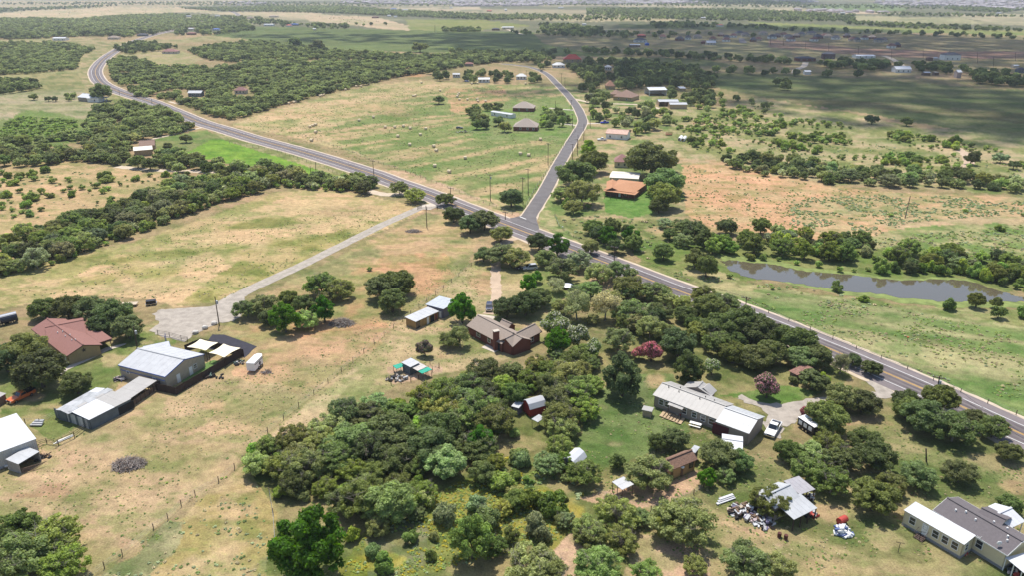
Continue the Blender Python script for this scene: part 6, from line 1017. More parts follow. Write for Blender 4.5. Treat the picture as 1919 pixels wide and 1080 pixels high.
# rank by how large they show; the largest 290 of each kind become things, the rest one mass per kind
def clash(c):
    x, y = to_px(c[1], c[2], c[4] * .5); x0_, y0_ = to_px(c[1], c[2]); w = c[3] * pxm(y0_)
    return any(a - w * .55 < x < b_ + w * .55 and d - w * .35 < y < e + w * .6 for a, b_, d, e in CLEAR)
CAND = [c for c in CAND if not clash(c)]
for c in CAND:
    fx, fy = to_px(c[1], c[2]); c.append(c[3] * pxm(fy) * (1 if -40 < fx < 1960 and -5 < fy < 1130 else 0)); c.append((fx, fy))
keep, rest = {}, []
for c in CAND:
    if c[0] == 'farmix' or c[9] < 2.2: rest.append(c)
    else: keep.setdefault('oak' if c[0] == 'round' else c[0], []).append(c)
LIM = dict(oak=170, mesquite=255, bush=285, grey=40)
nown = 0; OWN = []
CW = dict(oak='dark green', mesquite='olive green', olive='yellow olive', grey='grey green', bush='mid green', round='bright green', lime='lime green', sage='sage green', dark='deep green')
for k, v in keep.items():
    v.sort(key=lambda c: -c[9])
    for i, c in enumerate(v):
        fx, fy = c[10]
        if any(abs(fx - a) < w * .33 and abs(fy - (b_ + w * .2)) < w * .22 for a, b_, w in FORCE) and c[9] > 8: continue
        if i < LIM.get(k, 200): OWN.append(c)
        else: rest.append(c)
ORD = ['first', 'second', 'third', 'fourth', 'fifth', 'sixth', 'seventh', 'eighth', 'ninth', 'tenth', 'eleventh', 'twelfth']
regs = {}
for c in OWN: regs.setdefault(c[5], []).append(c)
for lab, v in regs.items():
    noun, where = lab.split('|'); rs = sorted(c[3] for c in v); ra, rb = rs[len(rs) // 3], rs[2 * len(rs) // 3]; bk = {}
    xs = sorted(c[10][0] for c in v); xa, xb = xs[len(xs) // 3], xs[2 * len(xs) // 3]
    for c in v:
        sz_ = 'small' if c[3] < ra else ('large' if c[3] >= rb else 'middling'); sec = '' if len(v) < 14 else (' left' if c[10][0] < xa else (' right' if c[10][0] >= xb else ' central'))
        bk.setdefault((sz_, CW[c[7] or c[0]], sec), []).append(c)
    for (sz_, cw, sec), w in bk.items():
        w.sort(key=lambda c: c[10][0])
        for j, c in enumerate(w):
            nn = noun if len(w) > 1 else {'trees': 'tree', 'bushes': 'bush', 'shrubs': 'shrub'}[noun]
            L_ = ("%s from left of the %s %s %s" % (ORD[j], sz_, cw, nn)) if 1 < len(w) <= 12 else ("the only %s %s %s" % (sz_, cw, nn) if len(w) == 1 else "one of many %s %s %s" % (sz_, cw, nn))
            plant(c[0], c[1], c[2], c[3], c[4], L_ + " " + where + (", %s part" % sec.strip() if sec else ""), c[6], c[7], rg=rt, name='oak_tree' if c[0] == 'round' else None, cat='oak tree' if c[0] == 'round' else None); nown += 1
print("individual plants", nown, "mass plants", len(rest))
# mass: geometry-nodes copies of small crowns; one object per stretch of country
PROTO = D.collections.new("far crowns")
FIXM = {}
def proto_obj(me_, col, nm):
    if col not in FIXM: FIXM[col] = foliage_mat("leaves_%d" % len(FIXM), fixed=col)
    me_ = me_.copy(); me_.materials[0] = FIXM[col]
    o = D.objects.new(nm, me_); o.color = (*col, 1); PROTO.objects.link(o); return o
POBJ = []
for ci, cname in enumerate(('oak', 'mesquite', 'grey', 'bush', 'olive')):
    for j in range(2): POBJ.append((cname, proto_obj(PR['far'][(ci + j) % 5], COL[cname], "crown_%02d" % (ci * 2 + j))))
for ci, cname in enumerate(('oak', 'mesquite')):
    for j in range(2): POBJ.append((cname + '+', proto_obj(PR[cname + '2'][j], COL[cname], "crown_%02d" % (10 + ci * 2 + j))))
def scatter_tree(name, coll):
    ng = D.node_groups.new(name, 'GeometryNodeTree'); ng.interface.new_socket("Geometry", in_out='INPUT', socket_type='NodeSocketGeometry'); ng.interface.new_socket("Geometry", in_out='OUTPUT', socket_type='NodeSocketGeometry')
    i, o = ng.nodes.new("NodeGroupInput"), ng.nodes.new("NodeGroupOutput"); ip = ng.nodes.new("GeometryNodeInstanceOnPoints"); ci = ng.nodes.new("GeometryNodeCollectionInfo")
    ci.inputs[0].default_value = coll; ci.inputs["Separate Children"].default_value = True; ci.inputs["Reset Children"].default_value = True
    def na(nm, ty):
        n = ng.nodes.new("GeometryNodeInputNamedAttribute"); n.data_type = ty; n.inputs[0].default_value = nm; return n
    a, b_, c = na("idx", 'INT'), na("scl", 'FLOAT_VECTOR'), na("rot", 'FLOAT_VECTOR')
    ng.links.new(i.outputs[0], ip.inputs["Points"]); ng.links.new(ci.outputs[0], ip.inputs["Instance"]); ip.inputs["Pick Instance"].default_value = True
    ng.links.new(a.outputs[0], ip.inputs["Instance Index"]); ng.links.new(b_.outputs[0], ip.inputs["Scale"]); ng.links.new(c.outputs[0], ip.inputs["Rotation"]); ng.links.new(ip.outputs[0], o.inputs[0]); return ng
GN = scatter_tree("scatter crowns", PROTO)
def scatter_obj(name, pts, scl, rot, idx, gn, label, cat):
    me_ = D.meshes.new(name); me_.vertices.add(len(pts)); me_.vertices.foreach_set("co", np.array(pts, np.float32).ravel())
    for nm, ty, data in (("scl", 'FLOAT_VECTOR', scl), ("rot", 'FLOAT_VECTOR', rot), ("idx", 'INT', idx)):
        at_ = me_.attributes.new(nm, ty, 'POINT'); at_.data.foreach_set("value" if ty == 'INT' else "vector", np.array(data, np.int32 if ty == 'INT' else np.float32).ravel())
    o = link(D.objects.new(name, me_)); md = o.modifiers.new("scatter", 'NODES'); md.node_group = gn; return setp(o, label, cat, kind='stuff')
names_idx = {}
for i, (cn, o) in enumerate(POBJ): names_idx.setdefault(cn, []).append(i)
rm = random.Random(5)
buckets = {}
for c in rest:
    zone = "far_woodland" if c[0] == 'farmix' else ("thicket" if c[0] == 'bush' else "woodland")
    cn = c[7] or {'oak': 'oak', 'round': 'oak', 'bush': 'bush', 'mesquite': 'mesquite', 'grey': 'grey', 'farmix': 'oak'}[c[0]]
    if cn not in names_idx: cn = 'bush' if cn in ('lime', 'bush', 'sage') else 'oak'
    if c[9] > 4.5 and cn + '+' in names_idx and c[0] != 'bush': cn += '+'
    r, h = c[3], c[4]
    b_ = buckets.setdefault(zone, ([], [], [], [])); b_[0].append((c[1], c[2], h * .46)); b_[1].append((r, r, h * .64)); b_[2].append((0, 0, rm.uniform(0, 6.28))); b_[3].append(rm.choice(names_idx[cn]))
for z, (a, b_, c, d) in buckets.items():
    scatter_obj(z, a, b_, c, d, GN, {"far_woodland": "woods and tree rows of the far plain", "thicket": "thicket of small bushes in the pastures", "woodland": "mass of smaller trees filling the woods"}[z], {"far_woodland": "woodland", "thicket": "thicket", "woodland": "woodland"}[z])
# ---- ground cover: tufts and weeds
WEEDC = D.collections.new("weeds")
for i, (cc, s) in enumerate((((.15, .21, .06), 1), ((.30, .35, .19), 1), ((.34, .30, .03), 1), ((.20, .26, .055), 1), ((.42, .36, .2), 1))):
    wme = crown_mesh("weed_tuft", 200 + i, 4, 46, .34, .6, .5, (.35, .55)); wme.materials[0] = foliage_mat("weed leaves %d" % i, .2, .7, cc)
    WEEDC.objects.link(D.objects.new("weed_%d" % i, wme))
GNW = scatter_tree("scatter weeds", WEEDC)
def _segd(x, y, line):
    m = np.full(x.shape, 1e9)
    for a, b_ in zip(line[:-1], line[1:]):
        dx, dy = b_.x - a.x, b_.y - a.y; L2 = dx * dx + dy * dy + 1e-9; t_ = np.clip(((x - a.x) * dx + (y - a.y) * dy) / L2, 0, 1); m = np.minimum(m, np.hypot(x - a.x - t_ * dx, y - a.y - t_ * dy))
    return m
PAVED = [(hwl[::3], 7.4), (crl[::2], 3.8), ([P(*p) for p in GRAVP], 2.4), ([P(*p) for p in LOT], 1.6)]
YARDS = [[(452, 548), (398, 575), (285, 590), (300, 632), (345, 641), (385, 618), (456, 590), (462, 562)], [(1640, 712), (1676, 736), (1536, 770), (1462, 822), (1440, 820), (1424, 792), (1440, 775), (1384, 748), (1388, 740), (1430, 757), (1550, 745), (1635, 735)]]
def weeds(name, polys, label, seed):
    rg = random.Random(seed); a, b_, c, d = [], [], [], []
    for poly, gap, (s0, s1), ids, nz in polys:
        cs = [P(*p) for p in poly]; X0, X1, Y0, Y1 = min(q.x for q in cs), max(q.x for q in cs), min(q.y for q in cs), max(q.y for q in cs)
        n = int((X1 - X0) * (Y1 - Y0) / gap ** 2); xs, ys = np.array([rg.uniform(X0, X1) for _ in range(n)]), np.array([rg.uniform(Y0, Y1) for _ in range(n)])
        px_, py_ = to_px(xs, ys); ok = inpoly(px_, py_, poly) & (fbm(xs / 7, ys / 7, seed, 3) > nz)
        for ln, dd in PAVED: ok &= _segd(xs, ys, ln) > dd
        for yd in YARDS: ok &= ~inpoly(px_, py_, yd)
        for X, Y in zip(xs[ok], ys[ok]):
            s = rg.uniform(s0, s1); a.append((X, Y, s * .25)); b_.append((s, s, s * .6)); c.append((0, 0, rg.uniform(0, 6.28))); d.append(rg.choice(ids))
    scatter_obj(name, a, b_, c, d, GNW, label, "weeds")
weeds("weeds", [([(1285, 310), (1440, 335), (1700, 365), (1919, 375), (1919, 395), (1700, 420), (1640, 445), (1440, 440), (1300, 420)], 2.4, (.25, .65), [0, 0, 1, 3], .44), ([(1480, 375), (1620, 365), (1919, 375), (1919, 400), (1700, 418), (1600, 440), (1480, 425)], 1.5, (.3, .8), [1, 1, 0], .42)], "weeds dotted over the ploughed field", 3)
weeds("weeds", [([(640, 1075), (700, 985), (830, 920), (870, 900), (1060, 930), (1075, 1000), (1000, 1030), (760, 1085)], .5, (.15, .36), [2, 3, 3, 2, 3, 0, 1], .38), ([(900, 850), (1060, 880), (1100, 940), (980, 960), (900, 900)], 1.0, (.3, .7), [3, 0, 2, 1], .42)], "yellow flowering weeds and sage in the wooded lot", 4)
weeds("weeds", [([(1320, 548), (1440, 585), (1700, 688), (1919, 772), (1919, 620), (1640, 575), (1440, 545)], 1.15, (.2, .5), [0, 3, 3, 1, 4, 4], .47), ([(1600, 450), (1919, 420), (1919, 500), (1700, 470)], 1.6, (.3, .8), [0, 3, 1, 4], .45), ([(1200, 500), (1500, 540), (1700, 575), (1440, 590), (1300, 545)], 1.7, (.3, .7), [0, 3, 1, 4], .45)], "tall grass and weeds on the meadow beside the highway", 5)
weeds("grass", [([(0, 800), (60, 830), (300, 740), (470, 700), (640, 640), (830, 500), (900, 480), (900, 560), (960, 680), (760, 716), (540, 828), (440, 890), (200, 1090), (0, 1090)], 1.1, (.10, .27), [0, 4, 4, 3], .40), ([(1090, 740), (1200, 700), (1440, 860), (1700, 770), (1919, 870), (1919, 1080), (1340, 1080), (1200, 1000), (1100, 880)], 1.1, (.12, .3), [0, 3, 0, 4], .40), ([(0, 560), (430, 400), (790, 392), (450, 560)], 2.0, (.18, .4), [4, 4, 0, 3], .42), ([(440, 236), (700, 160), (1045, 162), (1080, 230), (990, 390)], 3.4, (.3, .6), [4, 0, 3], .46)], "tufts of grass over the near pastures and lawns", 12)
weeds("weeds", [([(190, 1085), (300, 985), (350, 975), (480, 880), (520, 1080)], 1.2, (.12, .42), [1, 1, 4, 0], .48), ([(270, 860), (640, 640), (740, 640), (420, 900), (200, 1080)], 5, (.15, .4), [0, 3], .5), ([(1440, 250), (1919, 300), (1919, 340), (1300, 290), (1260, 230)], 4.5, (.4, 1.1), [0, 1, 3], .5), ([(0, 315), (400, 335), (210, 410), (0, 460)], 5, (.3, .9), [0, 1, 4], .5), ([(1040, 400), (1250, 415), (1290, 465), (1200, 490), (1100, 460)], 2.8, (.4, 1.1), [0, 1, 3, 4], .42)], "low weeds in the pastures", 6)
# ---------------------------------------------------------------- vehicles
def wheel(T, c, r, w, ang):
    o = Vector((-math.sin(ang), math.cos(ang), 0)) * w / 2; c = Vector(c); ty = MB().tube(c - o, c + o, r, r, 14).build("wheel", DARKM, T)
    rim = link(D.objects.new("rim", MB().tube(c - o * 1.05, c + o * 1.05, r * .55, r * .55, 10).mesh("rim", CHROME, world_loc(T)))); rim.parent = ty
def vehicle(px, py, px2, py2, kind, m, label, name, cat, L=5.3, W=1.95, H=1.75):
    """front axle pixel -> heading given by second pixel (the nose)"""
    a, b_ = P(px, py), P(px2, py2); d = (b_ - a).normalized(); ang = math.atan2(d.y, d.x); c = a; T = thing(name, c, label, cat)
    M = Matrix.Rotation(ang, 3, 'Z')
    def prism(prof, w, nm, mm, bev=.05, taper=None, par=None):
        n = len(prof); vs_ = []
        for sgn in (-1, 1):
            for x, z in prof:
                ww = w / 2 * (taper(z) if taper else 1); vs_.append(c + M @ Vector((x, sgn * ww, z)))
        mb = MB().add(vs_, [tuple(range(n)), tuple(range(2 * n - 1, n - 1, -1))] + [(i, n + i, n + (i + 1) % n, (i + 1) % n) for i in range(n)])
        return mb.build(nm, mm, par or T, bev)
    h = L / 2
    if kind == 'pickup':
        prism([(-h, .45), (h - .1, .45), (h, .6), (h - .05, .98), (.75, 1.1), (-.9, 1.12), (-.9, .75), (-h + .1, .75), (-h + .1, .47)], W, "body", m)
        for sgn in (-1, 1): q = c + M @ Vector((-(h + .9) / 2, sgn * (W / 2 - .06), .93)); MB().box(q, (h - .9, .12, .42), ang).build("bed_side", m, T)
        q = c + M @ Vector((-h + .05, 0, .9)); MB().box(q, (.09, W, .45), ang).build("tailgate", m, T); q = c + M @ Vector((-(h + .9) / 2, 0, .79)); MB().box(q, (h - 1.0, W - .26, .05), ang).build("bed_floor", DARKM, T)
        prism([(-.9, 1.08), (.85, 1.08), (.3, H), (-.75, H)], W * .9, "cab", m, .05, lambda z: .84 if z > 1.2 else 1)
        prism([(.34, H - .06), (.86, 1.14), (.9, 1.14), (.38, H - .06)], W * .76, "windscreen", GLASS, 0)
        prism([(-.7, 1.17), (.55, 1.17), (.18, H - .12), (-.66, H - .12)], W * .9 + .03, "side_windows", GLASS, 0, lambda z: .87 if z > 1.3 else 1)
    else:
        prism([(-h, .4), (h - .1, .4), (h, .55), (h - .08, .95), (h - 1.35, 1.08), (-h + .05, 1.12)], W, "body", m)
        prism([(-h + .1, 1.06), (h - 1.3, 1.06), (h - 2.05, H), (-h + .45, H)], W * .92, "roof", m, .05, lambda z: .82 if z > 1.2 else 1)
        prism([(-h + .3, 1.14), (h - 1.6, 1.14), (h - 2.12, H - .1), (-h + .5, H - .1)], W * .92 + .03, "side_windows", GLASS, 0, lambda z: .86 if z > 1.3 else 1)
        prism([(h - 2.02, H - .07), (h - 1.27, 1.1), (h - 1.22, 1.1), (h - 1.97, H - .07)], W * .74, "windscreen", GLASS, 0)
    for x in (-h * .6, h * .62):
        for sgn in (-1, 1): wheel(T, c + M @ Vector((x, sgn * (W / 2 - .1), .36)), .36, .24, ang)
    for sgn in (-1, 1): q = c + M @ Vector((h - .02, sgn * W * .36, .8)); MB().box(q, (.08, .35, .2), ang).build("headlight", TRIMW, T)
    q = c + M @ Vector((h + .02, 0, .55)); MB().box(q, (.12, W * .92, .18), ang).build("bumper", CHROME, T); q = c + M @ Vector((h - .0, 0, .8)); MB().box(q, (.05, W * .4, .2), ang).build("grille", DARKM, T)
    return T
vehicle(1448, 810, 1437, 828, 'pickup', WPAINT, "white pickup with empty dark bed parked on the gravel drive by the garage", "pickup_truck", "pickup", 5.9, 2.05, 1.95)
vehicle(41, 748, 22, 757, 'pickup', mat("orange paint", (.62, .14, .03), .35, .05, 1, spec=.5), "old orange pickup with black flatbed rack on the grass at the left", "pickup_truck", "pickup", 5.6, 1.95, 1.8)
T = thing("flatbed_rack", P(52, 742), "black flat rack standing over the orange pickup bed", "truck rack"); q = P(54, 742.5); dd = (P(22, 757) - P(41, 748)); ang = math.atan2(dd.y, dd.x); MB().box((q.x, q.y, 1.45), (2.9, 1.9, .08), ang).build("rack_top", DARKM, T)
vehicle(917, 580, 916, 590, 'suv', mat("dark blue paint", (.03, .035, .07), .25, .05, 1, spec=.6), "dark blue SUV parked at the end of the dirt driveway", "parked_car", "car", 4.6, 1.9, 1.6)
vehicle(967, 503, 974, 506, 'suv', mat("black plum paint", (.04, .02, .05), .3, .05), "dark car half under the trees by the dirt driveway", "parked_car", "car", 4.4, 1.8, 1.5)
vehicle(993, 505, 983, 506, 'suv', mat("silver grey paint", (.45, .46, .5), .3, .05), "silver grey van parked under the trees near the highway", "parked_van", "van", 4.9, 1.9, 1.9)
vehicle(1133, 231, 1124, 231.3, 'pickup', mat("bright blue paint", (.02, .05, .5), .3, .05), "bright blue pickup in the yard beside the county road", "pickup_truck", "pickup", 5.6, 2, 1.9)
vehicle(1128, 263, 1120, 263, 'pickup', WPAINT, "white pickup at the white cottage", "pickup_truck", "pickup", 5.4, 2, 1.8)
vehicle(1015, 133.5, 1020, 136, 'suv', DARKM, "dark car driving on the county road near the far trees", "parked_car", "car", 4.6, 1.9, 1.6)
vehicle(861, 241, 868, 241, 'suv', mat("dark blue paint", (.03, .035, .07)), "blue car beside the trailer in the hay field yard", "parked_car", "car", 4.4, 1.8, 1.4)
vehicle(875, 153, 880, 153, 'suv', mat("blue grey paint", (.25, .3, .5), .3), "pale blue car under the oaks beyond the hay field", "parked_car", "car", 4.4, 1.8, 1.5)
# enclosed trailers
def trailer(px, py, px2, py2, L, W, H, roofm, wallm, label, nose=False, stripes=0):
    a, b_ = P(px, py), P(px2, py2); d = (b_ - a).normalized(); ang = math.atan2(d.y, d.x); T = thing("enclosed_trailer", a, label, "trailer"); M = Matrix.Rotation(ang, 3, 'Z')
    def W_(x, y, z): return a + M @ Vector((x, y, z))
    if nose:
        prof = [(-L / 2, -W / 2), (L / 2 - .8, -W / 2), (L / 2, -W / 4), (L / 2, W / 4), (L / 2 - .8, W / 2), (-L / 2, W / 2)]
    else: prof = [(-L / 2, -W / 2), (L / 2, -W / 2), (L / 2, W / 2), (-L / 2, W / 2)]
    n = len(prof); MB().add([W_(x, y, .45) for x, y in prof] + [W_(x, y, H) for x, y in prof], [tuple(range(n - 1, -1, -1)), tuple(range(n, 2 * n))] + [(i, (i + 1) % n, n + (i + 1) % n, n + i) for i in range(n)]).build("box_body", wallm, T, .06)
    MB().add([W_(x * 1.02, y * 1.03, H + .01) for x, y in prof] + [W_(x * .97, y * .85, H + .12) for x, y in prof], [tuple(range(n - 1, -1, -1)), tuple(range(n, 2 * n))] + [(i, (i + 1) % n, n + (i + 1) % n, n + i) for i in range(n)]).build("roof", roofm, T)
    for x in (-.5, .4):
        for s_ in (-1, 1): wheel(T, W_(x, s_ * (W / 2 + .02), .36), .36, .22, ang)
    for k in range(stripes):
        for s_ in (-1, 1): q = W_(-L / 2 + .5 + k * (L - 1) / max(1, stripes - 1), s_ * (W / 2 + .015), H - .55); MB().box(q, (.35, .03, .22), ang).build("vent_slot", DARKM, T)
    MB().tube(W_(L / 2, .3, .5), W_(L / 2 + 1.1, 0, .5), .05).tube(W_(L / 2, -.3, .5), W_(L / 2 + 1.1, 0, .5), .05).build("tongue", DARKM, T)
    return T, W_, ang
T, W_, an = trailer(480, 690, 489, 681, 5.0, 2.0, 2.5, WPAINT, WPAINT, "white horse trailer standing on the bare pasture right of the fence", True, 8)
for s_ in (-1, 1): MB().tube(W_(.2, s_ * 1.01, 1.25), W_(.2, s_ * 1.06, 1.25), .42, .42, 16).build("emblem_disc", mat("dark emblem", (.05, .04, .06)), T)
T, W_, an = trailer(1515, 808, 1527, 816, 4.4, 2.1, 2.3, WPAINT, mat("black trailer wall", (.02, .018, .022), .4), "black concession trailer with white roof beside the red crape myrtle")
for k in range(2): q = W_(-.3 + k * .9, -.1, 2.5); MB().tube(q, q + Vector((0, 0, .15)), .28, .28, 14).build("roof_vent", CHROME, T)
for k in range(3):
    q = W_(-1.4 + k * 1.3, -1.07, 1.45); MB().box(q, (.9, .03, .9), an).build("serving_hatch", TRIMW, T)
T = thing("tanker_trailer", P(18, 612), "dark tank trailer with silver top at the left edge by the oaks", "trailer"); a, b_ = P(2, 611), P(34, 603); MB().tube((a.x, a.y, 1.6), (b_.x, b_.y, 1.6), 1.1, 1.1, 14).build("tank", mat("navy tank", (.03, .035, .06), .4), T); MB().tube((a.x, a.y, 2.3), (b_.x, b_.y, 2.3), .6, .6, 10).build("tank_top", CHROME, T)
for t_ in (.15, .3, .8):
    for s_ in (-1, 1): q = a.lerp(b_, t_); wheel(T, (q.x, q.y + s_ * .9, .45), .45, .3, math.atan2(b_.y - a.y, b_.x - a.x))
T = thing("utility_trailer", P(284, 571), "small dark covered trailer on the grass beside the gravel yard", "trailer"); q = P(284, 572); MB().box((q.x, q.y, .95), (2.6, 1.5, .9), .35).build("box_body", mat("black trailer wall", (.02, .018, .022)), T); MB().box((q.x, q.y, .5), (2.9, 1.7, .12), .35).build("bed_floor", CHROME, T)
for s_ in (-1, 1): wheel(T, (q.x - s_ * .28, q.y + s_ * .8, .33), .33, .2, .35)
T = thing("flat_trailer", P(243, 573), "flat wooden trailer at the end of the oak row", "trailer"); q = P(243, 574); MB().box((q.x, q.y, .7), (4.4, 2.1, .12), .1).build("bed_floor", CALICHE, T)
for s_ in (-1, 1): wheel(T, (q.x, q.y + s_ * 1.0, .35), .35, .2, .1)
# ---------------------------------------------------------------- fences
def board_fence(pts, hgt, label, gates=()):
    a0 = P(*pts[0]); T = thing("board_fence", a0, label, "fence")
    for a, b_ in zip(pts[:-1], pts[1:]):
        a, b_ = P(*a), P(*b_); L = (b_ - a).length; n = max(1, round(L / 2.4)); d = (b_ - a) / L; ang = math.atan2(d.y, d.x)
        for k in range(n):
            p, q = a + d * L * k / n, a + d * L * (k + 1) / n; mb = MB(); w = L / n / 15
            for j in range(15): c = p + d * w * (j + .5); mb.box((c.x, c.y, hgt / 2 + rnd.uniform(-.02, .03)), (w * .9, .03 + .02 * (j % 2), hgt), ang)
            mb.build("fence_panel", DKWOOD, T); MB().box((p.x, p.y, hgt / 2 + .05), (.12, .12, hgt + .1), ang).build("post", DKWOOD, T)
board_fence([(294, 733), (331, 741), (453, 669), (456, 668)], 1.9, "tall dark stained board fence around the workshop yard")
board_fence([(294, 733), (312, 719)], 1.9, "short return of the dark board fence against the workshop wall")
board_fence([(457, 668), (378, 647), (347, 660)], 1.8, "back run of the dark board fence under the sun sails")
def wire_fence(pts, step, hgt, label, m=BRNWOOD, rails=0, group=None, r=.06, wires=3):
    T = thing("wire_fence" if not rails else "rail_fence", P(*pts[0]), label, "fence", group); wm = MB(); pm = MB().box((0, 0, hgt / 2), (2 * r, 2 * r, hgt)).mesh("post", m)
    o = world_loc(T)
    for a, b_ in zip(pts[:-1], pts[1:]):
        a, b_ = P(*a), P(*b_); L = (b_ - a).length; n = max(1, round(L / step))
        for k in range(n + (b_ - P(*pts[-1])).length.__lt__(.01)):
            p = a.lerp(b_, k / n); inst("post", pm, T, (p.x - o.x, p.y - o.y, 0), (1, 1, rnd.uniform(.9, 1.1)), rnd.uniform(0, 1))
        for j in range(wires if not rails else rails): z = hgt * (.35 + .6 * j / max(1, (wires if not rails else rails) - 1)); wm.tube((a.x, a.y, z), (b_.x, b_.y, z), .012 if not rails else .045, None, 4, False)
    wm.build("wire" if not rails else "rail", GALV if not rails else m, T)
wire_fence([(560, 252), (640, 278), (700, 302), (760, 322), (850, 356), (930, 390), (960, 402)], 5, 1.2, "wire fence between the hay field and the highway")
wire_fence([(470, 838), (560, 764), (640, 697), (720, 630), (800, 566), (860, 518), (915, 470)], 5, 1.3, "wire fence along the left side of the triangular lot")
wire_fence([(440, 880), (410, 905), (366, 930), (340, 950), (315, 975), (288, 993), (230, 1043), (196, 1066), (150, 1100)], 7, 1.3, "wire fence dividing the big pasture from the tan corner field")
wire_fence([(505, 925), (512, 965), (516, 1020)], 8, 1.2, "short wire fence beside the tall trees at the bottom")
wire_fence([(430, 268), (520, 284), (600, 312), (640, 330)], 5, 1.2, "wire fence beside the bright green field along the highway")
wire_fence([(1440, 588), (1560, 638), (1700, 694), (1800, 737), (1960, 802)], 6, 1.2, "wire fence on the meadow side of the highway")
wire_fence([(1058, 215), (1078, 246), (1040, 296), (1000, 360), (985, 388)], 6, 1.2, "wire fence on the hay field side of the county road")
wire_fence([(110, 836), (140, 822), (168, 800)], 4, 1.4, "dark rail fence from the patchwork shed towards the white barn", DKWOOD, 3)
wire_fence([(70, 838), (88, 832), (110, 836)], 3, 1.2, "rail fence corner beside the compost heap", DKWOOD, 3)
wire_fence([(0, 795), (20, 795), (75, 795), (108, 780)], 4, 1.3, "dark wire fence behind the white barn", DKWOOD)
wire_fence([(296, 628), (318, 632), (340, 638), (352, 641)], 3, 1.3, "dark metal gate fence closing the gravel yard", DARKM, 3, r=.05)
wire_fence([(783, 393), (800, 393), (820, 392)], 3, 1.3, "pipe fence and ranch gate at the highway end of the gravel lane", DARKM, 4, r=.07)
wire_fence([(724, 713), (740, 706), (762, 696)], 2.5, 1.3, "chicken wire fence on the left of the coop pen", DARKM)
wire_fence([(733, 722), (770, 716), (798, 706), (823, 690), (806, 684)], 2.2, 1.3, "chicken wire fence in front of the coop pen", BRNWOOD)
wire_fence([(1115, 925), (1175, 945), (1220, 958), (1258, 944), (1300, 928), (1318, 915)], 4, 1.1, "wire fence round the dirt yard of the ochre shed", BRNWOOD)
wire_fence([(1040, 470 - 65), (1048, 425), (1075, 445), (1085, 450)], 4, 1.1, "wire fence on the verge corner across the highway", BRNWOOD)
# yard behind the fence
T = thing("sun_sail", P(385, 650), "left cream sun sail over the fenced yard", "sun sail"); 
def sail(c4, label, T):
    q = [P(x, y, 2.6) for x, y in c4]; mb = MB(); n = 8; vs_ = []
    for i in range(n + 1):
        for j in range(n + 1):
            u, v = i / n, j / n; p = q[0].lerp(q[1], u).lerp(q[3].lerp(q[2], u), v); cen = sum(q, Vector()) / 4
            pull = (4 * u * (1 - u) * (1 - 4 * v * (1 - v)) + 4 * v * (1 - v) * (1 - 4 * u * (1 - u))) * .13; p = p.lerp(cen, pull); p.z = 2.6 - .5 * 16 * u * (1 - u) * v * (1 - v) * .5; vs_.append(p)
    lo = [p - Vector((0, 0, .02)) for p in vs_]; k = len(vs_); fs = []
    for i in range(n):
        for j in range(n): a = i * (n + 1) + j; f = (a, a + n + 1, a + n + 2, a + 1); fs += [f, tuple(x + k for x in reversed(f))]
    mb.add(vs_ + lo, fs).build("sail_cloth", SHADE_CLOTH, T)
    for p in q: MB().tube((p.x, p.y, 0), (p.x, p.y, 2.75), .07, .07, 8).build("post", DKWOOD, T)
sail([(350, 651), (375, 636), (409, 643), (386, 658)], "", T)
T = thing("sun_sail", P(420, 660), "right cream sun sail over the fenced yard", "sun sail"); sail([(391, 662), (419, 645), (451, 653), (420, 671)], "", T)
def table(px, py, ang, m, label, name="picnic_table"):
    q = P(px, py); T = thing(name, q, label, "picnic table"); M = Matrix.Rotation(ang, 3, 'Z')
    MB().box((q.x, q.y, .75), (2.4, .85, .07), ang).build("table_top", m, T)
    for s_ in (-1, 1): c = q + M @ Vector((0, s_ * .75, .45)); MB().box(c, (2.4, .3, .06), ang).build("bench", m, T)
    for s_ in (-1, 1): c = q + M @ Vector((s_ * .8, 0, .37)); MB().box(c, (.1, 1.4, .08), ang).box(c, (.1, .1, .74), ang).build("leg", m, T)
table(370, 688, .75, mat("lilac paint", (.42, .30, .68), .6, .05), "lilac picnic table on the turf beside the workshop")
table(1303, 800, -.5, TRIMW, "white picnic table with a blue cooler beside the long house")
def bx(name, px, py, d, m, label, cat, ang=0.0, bev=.04):
    q = P(px, py); T = thing(name, q, label, cat); MB().box((q.x, q.y, d[2] / 2), d, ang).build("casing", m, T, bev); MB().box((q.x, q.y, d[2] + .03), (d[0] * .9, d[1] * .9, .06), ang).build("lid", CHROME if m is not DARKM else DKWOOD, T); return T
for px, py, lab in ((236, 708, "grey air conditioning unit at the corner of the workshop"), (1829, 1034, "round grey air conditioning unit below the ladder of the mobile home")):
    q = P(px, py); T = thing("air_conditioner", q, lab, "air conditioner"); MB().tube(q, q + Vector((0, 0, .8)), .5, .5, 18).build("casing", GREY_METAL, T); MB().tube(q + Vector((0, 0, .8)), q + Vector((0, 0, .86)), .38, .38, 18).build("fan_grille", DARKM, T)
q = P(1739, 1008); T = thing("wheelie_bin", q, "green bin with blue lid beside the steps of the white addition", "bin"); MB().box((q.x, q.y, .5), (.65, .7, 1.0), .5).build("bin_body", mat("green plastic", (.12, .42, .08), .5), T, .04); MB().box((q.x, q.y, 1.05), (.72, .78, .1), .5).build("lid", mat("blue plastic", (.02, .13, .6), .5), T, .02)
q = P(1577, 983); T = thing("propane_tank", q, "red horizontal tank standing behind the covered junk heap", "tank"); d = Vector((.85, .5, 0)).normalized(); c = q + Vector((0, 0, .85)); MB().tube(c - d * .85, c + d * .85, .6, .6, 16).ball(c + d * .85, .6, (.45, .45, 1), 2).build("tank", mat("faded red paint", (.42, .06, .045), .5, .1), T); MB().box((q.x, q.y, .15), (1.6, .8, .3), .5).build("stand", DARKM, T)
q = P(1737 - 63, 1035); 
